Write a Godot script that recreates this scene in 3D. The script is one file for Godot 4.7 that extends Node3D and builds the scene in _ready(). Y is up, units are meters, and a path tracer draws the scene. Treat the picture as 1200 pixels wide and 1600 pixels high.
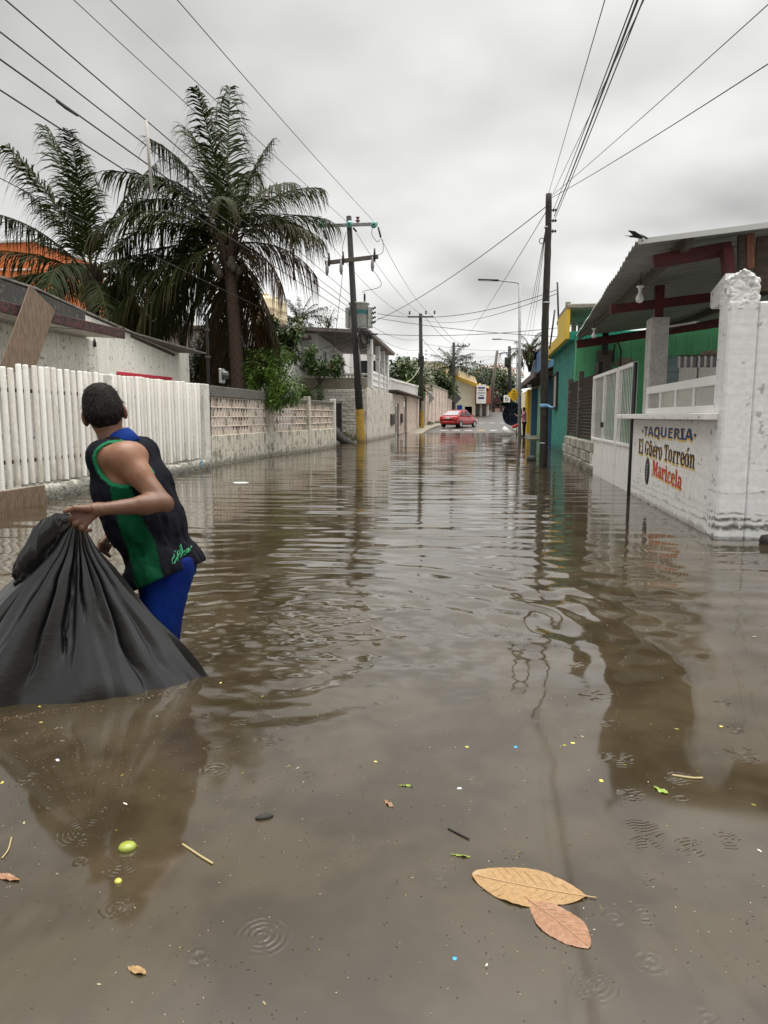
extends Node3D

const YAW := 0.139277
const PITCH := 0.133437
var used := {}
var mat := {}
var rng := RandomNumberGenerator.new()

# ---------------------------------------------------------------- naming

func numbered(called):
	if not used.has(called):
		used[called] = 0
		return called
	used[called] += 1
	return "%s_%03d" % [called, used[called]]

func tag(o, label, category, group = ""):
	o.set_meta("label", label)
	o.set_meta("category", category)
	if group:
		o.set_meta("group", group)
	return o

func thing(called, label, category, at = Vector3.ZERO, turn = 0.0, group = ""):
	var o := Node3D.new()
	o.name = numbered(called)
	add_child(o)
	o.position = at
	o.rotation.y = turn
	return tag(o, label, category, group)

func obj(called, shape, m, parent = null, at = Vector3.ZERO, turn = Basis()):
	var o := MeshInstance3D.new()
	o.mesh = done(shape) if shape is SurfaceTool else shape
	o.material_override = m
	o.transform = Transform3D(turn, at)
	if parent == null:
		o.name = numbered(called)
		add_child(o)
	else:
		o.name = called
		parent.add_child(o, true)
	return o

func struct(called, shape, m):
	var o = obj(called, shape, m)
	o.set_meta("kind", "structure")
	return o

# ---------------------------------------------------------------- shapes

func mb(smooth = false) -> SurfaceTool:
	var st := SurfaceTool.new()
	st.begin(Mesh.PRIMITIVE_TRIANGLES)
	st.set_smooth_group(0 if smooth else -1)
	return st

func done(st: SurfaceTool) -> ArrayMesh:
	st.generate_normals()
	return st.commit()

func tri(st, a, b, c):
	st.add_vertex(a)
	st.add_vertex(c)
	st.add_vertex(b)

func quad(st, a, b, c, d):
	tri(st, a, b, c)
	tri(st, a, c, d)

func fquad(st, a, b, c, d, away):
	if (b - a).cross(c - a).dot(away) < 0.0:
		quad(st, a, d, c, b)
	else:
		quad(st, a, b, c, d)

# a box with chamfered edges (r = 0: plain)
func box(st, c: Vector3, s: Vector3, r := 0.0, b := Basis()):
	var h := s * 0.5
	r = minf(r, minf(h.x, minf(h.y, h.z)) * 0.9)
	if r <= 0.0:
		for a in 3:
			for sg in [-1.0, 1.0]:
				var n := Vector3.ZERO
				n[a] = sg
				var u := Vector3.ZERO
				u[(a + 1) % 3] = h[(a + 1) % 3]
				var v := Vector3.ZERO
				v[(a + 2) % 3] = h[(a + 2) % 3]
				var o := n * h[a]
				fquad(st, c + b * (o - u - v), c + b * (o + u - v), c + b * (o + u + v), c + b * (o - u + v), b * n)
		return
	var i := h - Vector3(r, r, r)
	for a in 3:
		var e := (a + 1) % 3
		var f := (a + 2) % 3
		for sg in [-1.0, 1.0]:
			var n := Vector3.ZERO
			n[a] = sg
			var u := Vector3.ZERO
			u[e] = i[e]
			var v := Vector3.ZERO
			v[f] = i[f]
			var o := n * h[a]
			fquad(st, c + b * (o - u - v), c + b * (o + u - v), c + b * (o + u + v), c + b * (o - u + v), b * n)
			for s2 in [-1.0, 1.0]:
				var p := Vector3.ZERO
				p[a] = sg * h[a]
				p[e] = s2 * i[e]
				var q := Vector3.ZERO
				q[a] = sg * i[a]
				q[e] = s2 * h[e]
				fquad(st, c + b * (p - v), c + b * (p + v), c + b * (q + v), c + b * (q - v), b * (p + q))
	for x in [-1.0, 1.0]:
		for y in [-1.0, 1.0]:
			for z in [-1.0, 1.0]:
				var k := Vector3(x, y, z)
				var p0 := c + b * (k * Vector3(h.x, i.y, i.z))
				var p1 := c + b * (k * Vector3(i.x, h.y, i.z))
				var p2 := c + b * (k * Vector3(i.x, i.y, h.z))
				if (p1 - p0).cross(p2 - p0).dot(b * k) < 0.0:
					tri(st, p0, p2, p1)
				else:
					tri(st, p0, p1, p2)

func span(st, lo: Vector3, hi: Vector3, r := 0.0):
	box(st, (lo + hi) * 0.5, (hi - lo).abs(), r)

# a square bar from a to b
func bar(st, a: Vector3, b: Vector3, w: float, h: float, r := 0.0):
	var z := (b - a).normalized()
	var x := (Vector3.UP if absf(z.y) < 0.95 else Vector3.RIGHT).cross(z).normalized()
	box(st, (a + b) * 0.5, Vector3(w, h, a.distance_to(b)), r, Basis(x, z.cross(x), z))

func tube(st, pts: Array, rad, sides := 8, cap := true):
	var n := pts.size()
	var rings := []
	var nrm := Vector3.ZERO
	for i in n:
		var t: Vector3 = (pts[mini(i + 1, n - 1)] - pts[maxi(i - 1, 0)]).normalized()
		if i == 0:
			nrm = (Vector3.UP if absf(t.y) < 0.9 else Vector3.RIGHT).cross(t).normalized()
		else:
			nrm = (nrm - t * nrm.dot(t)).normalized()
		var bin := t.cross(nrm)
		var r: float = rad[i] if rad is Array else rad
		var ring := []
		for k in sides:
			var a := TAU * k / sides
			ring.append(pts[i] + (nrm * cos(a) + bin * sin(a)) * r)
		rings.append(ring)
	for i in n - 1:
		for k in sides:
			var k2 := (k + 1) % sides
			quad(st, rings[i][k], rings[i][k2], rings[i + 1][k2], rings[i + 1][k])
	if cap:
		for k in sides:
			var k2 := (k + 1) % sides
			tri(st, pts[0], rings[0][k2], rings[0][k])
			tri(st, pts[n - 1], rings[n - 1][k], rings[n - 1][k2])

func lathe(st, prof: Array, sides := 16, at := Vector3.ZERO, b := Basis()):
	for i in prof.size() - 1:
		for k in sides:
			var a0 := TAU * k / sides
			var a1 := TAU * (k + 1) / sides
			var p: Vector2 = prof[i]
			var q: Vector2 = prof[i + 1]
			var A := at + b * Vector3(p.x * cos(a0), p.y, -p.x * sin(a0))
			var B := at + b * Vector3(p.x * cos(a1), p.y, -p.x * sin(a1))
			var C := at + b * Vector3(q.x * cos(a1), q.y, -q.x * sin(a1))
			var D := at + b * Vector3(q.x * cos(a0), q.y, -q.x * sin(a0))
			if p.x < 1e-6:
				tri(st, A, C, D)
			elif q.x < 1e-6:
				tri(st, A, B, D)
			else:
				quad(st, A, B, C, D)

# a flat outline (x, y) pushed from z = 0 to z = depth, then placed by xf
func prism(st, poly: PackedVector2Array, depth: float, xf := Transform3D()):
	if Geometry2D.is_polygon_clockwise(poly):
		poly.reverse()
	var t := Geometry2D.triangulate_polygon(poly)
	var n := poly.size()
	for i in range(0, t.size(), 3):
		var a := Vector3(poly[t[i]].x, poly[t[i]].y, 0)
		var b := Vector3(poly[t[i + 1]].x, poly[t[i + 1]].y, 0)
		var c := Vector3(poly[t[i + 2]].x, poly[t[i + 2]].y, 0)
		if (b - a).cross(c - a).z < 0:
			var s := b
			b = c
			c = s
		var up := Vector3(0, 0, depth)
		tri(st, xf * (a + up), xf * (b + up), xf * (c + up))
		tri(st, xf * a, xf * c, xf * b)
	for i in n:
		var a := Vector3(poly[i].x, poly[i].y, 0)
		var b := Vector3(poly[(i + 1) % n].x, poly[(i + 1) % n].y, 0)
		var up := Vector3(0, 0, depth)
		quad(st, xf * a, xf * b, xf * (b + up), xf * (a + up))

func arrays_mesh(v, n, idx, col = null, uv = null) -> ArrayMesh:
	var a := []
	a.resize(Mesh.ARRAY_MAX)
	a[Mesh.ARRAY_VERTEX] = v
	a[Mesh.ARRAY_NORMAL] = n
	a[Mesh.ARRAY_INDEX] = idx
	if col != null:
		a[Mesh.ARRAY_COLOR] = col
	if uv != null:
		a[Mesh.ARRAY_TEX_UV] = uv
	var m := ArrayMesh.new()
	m.add_surface_from_arrays(Mesh.PRIMITIVE_TRIANGLES, a)
	return m

# ---------------------------------------------------------------- materials

func lin(r, g = null, b = null) -> Color:
	return (Color(r, r, r) if g == null else Color(r, g, b)).linear_to_srgb()

func paint(r, g, b, rough := 0.7, metal := 0.0) -> StandardMaterial3D:
	var m := StandardMaterial3D.new()
	m.albedo_color = lin(r, g, b)
	m.roughness = rough
	m.metallic = metal
	return m

func nz(sd: int, freq: float, size: int, oct := 4) -> PackedByteArray:
	var f := FastNoiseLite.new()
	f.seed = sd
	f.noise_type = FastNoiseLite.TYPE_SIMPLEX
	f.frequency = freq
	f.fractal_octaves = oct
	var im := f.get_seamless_image(size, size, false, false, 0.12)
	im.convert(Image.FORMAT_L8)
	return im.get_data()

func step01(a: float, b: float, x: float) -> float:
	var t := clampf((x - a) / (b - a), 0.0, 1.0)
	return t * t * (3.0 - 2.0 * t)

# Painted masonry with grime, peeling and a damp, mossy foot. One tile is `tile` metres, its last row at height 0.
func weathered(sd: int, base: Color, o := {}) -> StandardMaterial3D:
	var N: int = o.get("size", 256)
	var tile: float = o.get("tile", 4.0)
	var grime: Color = o.get("grime", Color(0.09, 0.085, 0.07))
	var peel: Color = o.get("peel", Color(0.3, 0.28, 0.25))
	var g_amt: float = o.get("grime_amount", 0.4)
	var p_amt: float = o.get("peel_amount", 0.15)
	var foot: float = o.get("foot", 0.35)
	var level: bool = o.get("level", false)
	var bands: Array = o.get("bands", [])
	var k := N / 512.0
	var n1 := nz(sd, 0.012 / k, N, 5)
	var n2 := nz(sd + 1, 0.09 / k, N, 3)
	var n3 := nz(sd + 2, 0.03 / k, N, 5)
	var px := PackedByteArray()
	px.resize(N * N * 3)
	var hp := PackedByteArray()
	hp.resize(N * N)
	for y in N:
		var h := (1.0 - (y + 0.5) / N) * tile
		for x in N:
			var i := y * N + x
			var a := n1[i] / 255.0
			var f := n2[i] / 255.0
			var d := n3[i] / 255.0
			var s := n3[((y * 3) % N) * N + (x / 7 + 31) % N] / 255.0 if level else n3[((y / 9 + 77) % N) * N + (x * 2) % N] / 255.0
			var t := 0.9 + 0.2 * (f - 0.5) + 0.16 * (a - 0.5)
			var g := step01(0.5, 0.85, a * 0.55 + s * 0.55) * g_amt
			g = maxf(g, step01(foot * (0.4 + 1.3 * d), foot * 0.15, h) * 0.8)
			g *= 0.6 + 0.8 * f
			for b in bands:
				var e: float = absf(h - b[0] - 0.05 * (d - 0.5)) / b[1]
				if e < 1.0:
					g = maxf(g, (1.0 - e * e) * step01(0.3, 0.6, f * 0.7 + d * 0.4) * b[2])
			var p := step01(0.78 - p_amt * 0.4, 0.8 - p_amt * 0.4, d * 0.75 + f * 0.25) if p_amt > 0.0 else 0.0
			var c := base * t
			c = c.lerp(peel * (0.8 + 0.4 * f), p)
			c = c.lerp(grime * (0.7 + 0.6 * a), clampf(g, 0.0, 1.0))
			c = c.linear_to_srgb()
			px[i * 3] = int(clampf(c.r, 0, 1) * 255)
			px[i * 3 + 1] = int(clampf(c.g, 0, 1) * 255)
			px[i * 3 + 2] = int(clampf(c.b, 0, 1) * 255)
			hp[i] = int(clampf(f * 0.55 + a * 0.3 - p * 0.3 + 0.15, 0, 1) * 255)
	var m := StandardMaterial3D.new()
	m.albedo_texture = ImageTexture.create_from_image(Image.create_from_data(N, N, false, Image.FORMAT_RGB8, px))
	m.uv1_triplanar = true
	m.uv1_world_triplanar = true
	m.uv1_triplanar_sharpness = 8.0
	m.uv1_scale = Vector3.ONE / tile
	m.roughness = o.get("rough", 0.85)
	m.heightmap_enabled = true
	m.heightmap_texture = ImageTexture.create_from_image(Image.create_from_data(N, N, false, Image.FORMAT_L8, hp))
	m.heightmap_scale = o.get("bump", 0.8)
	return m

# A material whose colour runs between two tones by stretched noise (wood grain, metal, plastic).
func grained(sd: int, c1: Color, c2: Color, tile: float, sx: int, sy: int, rough: float, bump := 0.2, world := true) -> StandardMaterial3D:
	var N := 256
	var n1 := nz(sd, 0.02, N, 5)
	var n2 := nz(sd + 5, 0.1, N, 3)
	var px := PackedByteArray()
	px.resize(N * N * 3)
	var hp := PackedByteArray()
	hp.resize(N * N)
	for y in N:
		for x in N:
			var i := y * N + x
			var a := n1[((y * sy) % N) * N + (x * sx) % N] / 255.0
			var f := n2[((y * sy) % N) * N + (x * sx) % N] / 255.0
			var c := c1.lerp(c2, clampf((a - 0.5) * 1.8 + 0.5, 0, 1)) * (0.8 + 0.4 * f)
			c = c.linear_to_srgb()
			px[i * 3] = int(clampf(c.r, 0, 1) * 255)
			px[i * 3 + 1] = int(clampf(c.g, 0, 1) * 255)
			px[i * 3 + 2] = int(clampf(c.b, 0, 1) * 255)
			hp[i] = int(clampf(a * 0.5 + f * 0.5, 0, 1) * 255)
	var m := StandardMaterial3D.new()
	m.albedo_texture = ImageTexture.create_from_image(Image.create_from_data(N, N, false, Image.FORMAT_RGB8, px))
	m.uv1_triplanar = true
	m.uv1_world_triplanar = world
	m.uv1_scale = Vector3.ONE / tile
	m.roughness = rough
	m.heightmap_enabled = true
	var hk := "grain %d %d" % [sx, sy]
	if not mat.has(hk):
		mat[hk] = ImageTexture.create_from_image(Image.create_from_data(N, N, false, Image.FORMAT_L8, hp))
	m.heightmap_texture = mat[hk]
	m.heightmap_scale = bump
	return m

func leaf_mat(rough := 0.5) -> StandardMaterial3D:
	var m := StandardMaterial3D.new()
	m.vertex_color_use_as_albedo = true
	m.roughness = rough
	m.backlight_enabled = true
	m.backlight = Color(0.5, 0.5, 0.3)
	return m

func pane(r, g, b, a, rough := 0.06) -> StandardMaterial3D:
	var m := paint(r, g, b, rough)
	m.albedo_color.a = a
	m.transparency = BaseMaterial3D.TRANSPARENCY_ALPHA
	return m

# ---------------------------------------------------------------- water

# [x, z, wave number, slope, inner radius, outer radius, phase]
var rings := []

func add_rings():
	var r := RandomNumberGenerator.new()
	r.seed = 71
	# the wader's wake: wide circles round his legs and the bag
	rings.append([-1.25, -3.35, TAU / 0.26, 0.055, 0.3, 6.5, 0.4])
	rings.append([-0.95, -3.2, TAU / 0.155, 0.06, 0.1, 2.8, 1.4])
	rings.append([-0.85, -4.1, TAU / 0.19, 0.05, 0.0, 3.0, 2.0])
	rings.append([0.25, -5.4, TAU / 0.33, 0.034, 0.2, 4.2, 0.0])
	rings.append([1.7, -4.6, TAU / 0.22, 0.03, 0.1, 1.7, 0.0])
	# rain drops: [pixel-free places on the water near the camera]
	for p in [Vector3(-0.843, 0, -1.437), Vector3(-1.089, 0, -1.713), Vector3(-0.895, 0, -2.458), Vector3(-0.92, 0, -2.244), Vector3(-0.747, 0, -2.343), Vector3(-0.63, 0, -1.688), Vector3(0.454, 0, -1.914), Vector3(0.679, 0, -1.924), Vector3(0.572, 0, -1.871), Vector3(0.424, 0, -1.709), Vector3(0.392, 0, -1.584), Vector3(0.475, 0, -2.368), Vector3(0.466, 0, -2.137), Vector3(0.479, 0, -2.935), Vector3(0.496, 0, -2.653), Vector3(0.639, 0, -2.26), Vector3(-0.47, 0, -1.396), Vector3(-0.911, 0, -1.594), Vector3(0.245, 0, -1.355), Vector3(-0.023, 0, -2.147), Vector3(0.415, 0, -3.557), Vector3(0.897, 0, -2.45)]:
		var rad := r.randf_range(0.035, 0.08)
		rings.append([p.x, p.z, TAU / r.randf_range(0.011, 0.016), r.randf_range(0.12, 0.38), 0.0, rad, r.randf() * TAU])
	for i in 90:
		var z := -1.3 - 5.0 * r.randf()
		var x := r.randf_range(-0.9, 0.75) * (-z) + 0.2
		rings.append([x, z, TAU / r.randf_range(0.012, 0.022), r.randf_range(0.1, 0.4), 0.0, r.randf_range(0.02, 0.05) * (1.0 - 0.05 * z), r.randf() * TAU])

func water_mesh() -> ArrayMesh:
	add_rings()
	var zs := PackedFloat32Array([30.0, 10.0, 2.0, 0.0])
	var d := 0.85
	while d < 62.0:
		zs.append(-d)
		d += maxf(0.0065, 0.0031 * d)
	var us := PackedFloat32Array()
	var NU := 400
	for i in NU + 1:
		us.append(lerpf(-0.92, 0.62, float(i) / NU))
	var cols := NU + 3
	var rows := zs.size()
	var v := PackedVector3Array()
	var n := PackedVector3Array()
	v.resize(cols * rows)
	n.resize(cols * rows)
	var patch := FastNoiseLite.new()
	patch.seed = 5
	patch.frequency = 0.35
	patch.fractal_octaves = 2
	var bumpy := FastNoiseLite.new()
	bumpy.seed = 9
	bumpy.frequency = 1.0
	bumpy.fractal_octaves = 1
	# travelling ripples, crests mostly across the street
	var wk := []
	var r := RandomNumberGenerator.new()
	r.seed = 12
	for i in 9:
		var wl: float = [0.62, 0.45, 0.36, 0.29, 0.24, 0.2, 0.17, 0.52, 0.33][i]
		var ang := r.randfn(0.0, 0.11) + 0.06
		wk.append([sin(ang) * TAU / wl, cos(ang) * TAU / wl, r.randf() * TAU, [0.02, 0.02, 0.019, 0.016, 0.014, 0.009, 0.006, 0.019, 0.017][i]])
	for j in rows:
		var z := zs[j]
		var dist := maxf(-z, 0.85)
		var near := []
		for q in rings:
			if absf(z - q[1]) < q[5]:
				near.append(q)
		var live := z < -0.5
		# how lively the ripples are: still near the lens, lively 3 to 20 m off
		var amp := step01(2.2, 4.2, dist) * (1.0 - 0.45 * step01(14.0, 40.0, dist))
		var fine := 1.0 - step01(18.0, 45.0, dist)
		for i in cols:
			var x: float
			if i == 0:
				x = -70.0
			elif i == cols - 1:
				x = 70.0
			else:
				x = us[i - 1] * (dist + 0.25) + 0.0
			var y := 0.0
			var sx := 0.0
			var sz := 0.0
			if live and i > 1 and i < cols - 2:
				var m := 0.35 + 0.9 * absf(patch.get_noise_2d(x * 0.8, z * 0.5)) * 2.0
				var a := amp * m
				if a > 0.001:
					var wob := patch.get_noise_2d(x * 1.1 + 40.0, z * 2.0) * 1.3
					for w in wk:
						var ph: float = w[0] * x + w[1] * z + w[2] + wob
						var s: float = w[3] * a * (1.0 if w[1] < 20.0 else fine)
						var c := cos(ph)
						sx += c * s * 0.7 * w[0] / absf(w[1])
						sz += c * s
						y += sin(ph) * s / absf(w[1])
				# lazy swell and tiny unevenness everywhere
				var e := 0.0022 + 0.006 * step01(1.8, 3.4, dist)
				sx += e * 0.5 * bumpy.get_noise_2d(x * 4.0, z * 5.0)
				sz += e * bumpy.get_noise_2d(x * 4.0 + 50.0, z * 5.0)
				for q in near:
					var dx: float = x - q[0]
					var dz: float = z - q[1]
					var rr := sqrt(dx * dx + dz * dz)
					if rr < q[5] and rr > q[4] * 0.5 and rr > 0.002:
						var fall: float = (1.0 - rr / q[5])
						var env: float
						if q[5] < 0.5:
							env = sqrt(fall) * step01(0.0, 0.25, rr / q[5]) * clampf(0.75 + 1.5 * bumpy.get_noise_2d(dx / rr * 1.3 + q[0] * 9.0, dz / rr * 1.3 + q[1] * 9.0), 0.0, 1.2)
						else:
							env = fall * fall * 1.5 * step01(q[4] * 0.5, q[4] + 0.2, rr) * (0.5 + 0.9 * absf(patch.get_noise_2d(x * 1.3 + 9.0, z * 1.3)) * 2.0) * step01(1.9, 3.2, dist)
						var warp := 0.0 if q[5] < 0.5 else 1.6 * patch.get_noise_2d(x * 3.0, z * 3.0 + 20.0)
						var c: float = cos(rr * q[2] + q[6] + warp) * q[3] * env
						sx += c * dx / rr
						sz += c * dz / rr
						y += sin(rr * q[2] + q[6] + warp) * q[3] * env / q[2]
				# the churned water beside the wader's legs
				var cx := (x + 0.85) / 0.85
				var cz := (z + 3.5) / 0.75
				var ch := exp(-(cx * cx + cz * cz)) * 0.13
				if ch > 0.004:
					sx += ch * bumpy.get_noise_2d(x * 8.0, z * 13.0)
					sz += ch * bumpy.get_noise_2d(x * 8.0 + 31.0, z * 13.0)
			v[j * cols + i] = Vector3(x, y, z)
			n[j * cols + i] = Vector3(-sx, 1.0, -sz).normalized()
	var idx := PackedInt32Array()
	idx.resize((rows - 1) * (cols - 1) * 6)
	var k := 0
	for j in rows - 1:
		for i in cols - 1:
			var a := j * cols + i
			idx[k] = a
			idx[k + 1] = a + cols + 1
			idx[k + 2] = a + 1
			idx[k + 3] = a
			idx[k + 4] = a + cols
			idx[k + 5] = a + cols + 1
			k += 6
	return arrays_mesh(v, n, idx)

# ---------------------------------------------------------------- plants

class Leaves:
	var v := PackedVector3Array()
	var n := PackedVector3Array()
	var c := PackedColorArray()
	var i := PackedInt32Array()

	# a pointed blade of three cross sections, folded along its rib
	func blade(at: Vector3, dir: Vector3, side: Vector3, length: float, width: float, bend: float, col: Color):
		var nrm := dir.cross(side).normalized()
		var down := Vector3(0, -bend * length, 0)
		var b := v.size()
		var m1 := at + dir * length * 0.4 + down * 0.2
		var tip := at + dir * length + down
		var fold := nrm * width * 0.18
		v.append_array([at, m1 - side * width * 0.5 + fold, m1 - fold * 0.3, m1 + side * width * 0.5 + fold, tip])
		for k in 5:
			n.append(nrm)
		var c2 := col * 1.15
		c.append_array([col * 0.85, col, c2, col, col * 0.95])
		i.append_array([b, b + 2, b + 1, b, b + 3, b + 2, b + 1, b + 2, b + 4, b + 2, b + 3, b + 4])

	func strip(pts: Array, side: Vector3, w: float, col: Color, col2: Color):
		var b := v.size()
		var m := pts.size()
		for k in m:
			var f := float(k) / (m - 1)
			var t: Vector3 = (pts[mini(k + 1, m - 1)] - pts[maxi(k - 1, 0)]).normalized()
			var nrm := side.cross(t).normalized()
			var ww := w * (0.55 if k == 0 else (1.0 - f * f * 0.94)) * 0.5
			v.append(pts[k] - side * ww)
			v.append(pts[k] + side * ww)
			n.append(nrm)
			n.append(nrm)
			c.append(col.lerp(col2, f * f))
			c.append(col.lerp(col2, f * f))
		for k in m - 1:
			i.append_array([b + 2 * k, b + 2 * k + 2, b + 2 * k + 1, b + 2 * k + 1, b + 2 * k + 2, b + 2 * k + 3])

	func mesh() -> ArrayMesh:
		var a := []
		a.resize(Mesh.ARRAY_MAX)
		a[Mesh.ARRAY_VERTEX] = v
		a[Mesh.ARRAY_NORMAL] = n
		a[Mesh.ARRAY_COLOR] = c
		a[Mesh.ARRAY_INDEX] = i
		var m := ArrayMesh.new()
		m.add_surface_from_arrays(Mesh.PRIMITIVE_TRIANGLES, a)
		return m

# One coconut frond that leaves the crown along +x at `elev` and bows down by `droop`.
func frond_mesh(r: RandomNumberGenerator, length: float, elev: float, droop: float, dead: float, count := 105) -> ArrayMesh:
	var L := Leaves.new()
	var pts := []
	var p := Vector3.ZERO
	var seg := 22
	var sway := r.randfn(0, 0.12)
	for k in seg + 1:
		pts.append(p)
		var s := float(k) / seg
		var a := elev - droop * pow(s, 1.25)
		p += Vector3(cos(a) * cos(sway * s), sin(a), sin(sway * s)) * length / seg
	var green := Color(0.012, 0.026, 0.006).lerp(Color(0.026, 0.042, 0.009), r.randf())
	var brown := Color(0.09, 0.045, 0.025).lerp(Color(0.06, 0.038, 0.025), r.randf())
	var base := green.lerp(brown, dead)
	# the midrib
	for q in [Vector3.UP, Vector3(0, 0, 1)]:
		for k in seg:
			var t: Vector3 = (pts[k + 1] - pts[k]).normalized()
			var side: Vector3 = t.cross(q).normalized()
			var w0 := 0.055 * (1.0 - float(k) / seg) + 0.008
			var w1 := 0.055 * (1.0 - float(k + 1) / seg) + 0.008
			var b := L.v.size()
			L.v.append_array([pts[k] - side * w0 * 0.5, pts[k] + side * w0 * 0.5, pts[k + 1] - side * w1 * 0.5, pts[k + 1] + side * w1 * 0.5])
			var rc := Color(0.09, 0.08, 0.03).lerp(brown, dead)
			for e in 4:
				L.n.append(q)
				L.c.append(rc)
			L.i.append_array([b, b + 2, b + 1, b + 1, b + 2, b + 3])
	for k in count:
		var s := lerpf(0.14, 0.99, float(k) / (count - 1))
		var f := s * seg
		var i0 := mini(int(f), seg - 1)
		var at: Vector3 = pts[i0].lerp(pts[i0 + 1], f - i0)
		var t: Vector3 = (pts[i0 + 1] - pts[i0]).normalized()
		var ln := length * (0.06 + 0.24 * pow(sin(PI * clampf(s * 0.86 + 0.1, 0, 1)), 0.7)) * r.randf_range(0.85, 1.1)
		for sg in [-1.0, 1.0]:
			if r.randf() < 0.1 + 0.25 * dead:
				continue
			var out = (Vector3(0, 0, sg) - t * t.z * sg).normalized()
			var dir = (out * r.randf_range(0.65, 0.9) + t * r.randf_range(0.55, 0.95) + Vector3(0, r.randf_range(-0.3, 0.25) - 0.4 * dead, 0)).normalized()
			var sag := r.randf_range(0.2, 1.0) * (0.6 + 0.8 * s) + 0.5 * dead
			var q := []
			for e in 4:
				var g := e / 3.0
				q.append(at + dir * ln * g * (1.0 - 0.22 * g) + Vector3(0, -sag * ln * g * g, 0))
			var side = dir.cross(out.cross(t) if absf(dir.dot(out)) < 0.99 else t)
			side = (t - dir * t.dot(dir)).normalized().rotated(dir, r.randf_range(-0.5, 0.5))
			var col := base * r.randf_range(0.75, 1.25)
			var tipc := col.lerp(brown * 1.1, 0.6 if r.randf() < 0.3 + 0.4 * s else 0.15)
			L.strip(q, side, r.randf_range(0.038, 0.056) * length / 4.0 * (1.0 if count > 60 else 1.8), col, tipc)
	return L.mesh()

# fronds: [azimuth, elevation, droop, length share, dead share]
func palm(called, label, foot: Vector3, crown: Vector3, radius: float, length: float, fronds: Array, nuts: int, sd: int, group := "", count := 105):
	var t = thing(called, label, "palm tree", foot, 0.0, group)
	var r := RandomNumberGenerator.new()
	r.seed = sd
	var top := crown - foot
	var st := mb(true)
	var pts := []
	var rad := []
	for k in 41:
		var s := k / 40.0
		pts.append(Vector3(top.x * s + 0.15 * sin(s * 3.0) * top.length() * 0.04, top.y * s, top.z * s))
		rad.append(radius * (1.25 - 0.45 * s + (0.35 * pow(1.0 - s, 8.0))) * (1.05 if k % 2 else 0.96))
	tube(st, pts, rad, 12)
	obj("trunk", st, mat.palm_bark, t)
	# old leaf bases and fibre round the crown shaft
	st = mb()
	for k in 26:
		var a := k * 2.4
		var h := r.randf_range(-0.9, 0.1)
		var d := Vector3(cos(a), 0, sin(a))
		bar(st, top + Vector3(0, h - 0.25, 0) + d * radius * 0.6, top + Vector3(0, h + 0.35, 0) + d * (radius * 1.1 + r.randf() * 0.3), 0.1, 0.03)
	obj("leaf_base", st, mat.palm_bark, t)
	for k in fronds.size():
		var f: Array = fronds[k]
		obj("frond", frond_mesh(r, length * f[3], f[1], f[2], f[4], count), mat.frond, t, top + Vector3(0, r.randf_range(-0.1, 0.15), 0), Basis(Vector3.UP, f[0]))
	for k in nuts:
		st = mb(true)
		lathe(st, [Vector2(0, -0.15), Vector2(0.07, -0.12), Vector2(0.115, -0.04), Vector2(0.11, 0.05), Vector2(0.06, 0.12), Vector2(0, 0.15)], 10)
		var a := k * 2.1 + r.randf()
		obj("coconut", st, mat.nut_green if sd % 2 else mat.nut_brown, t, top + Vector3(cos(a) * r.randf_range(0.25, 0.42), -0.35 - r.randf() * 0.45, sin(a) * 0.36))
	return t

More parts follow.
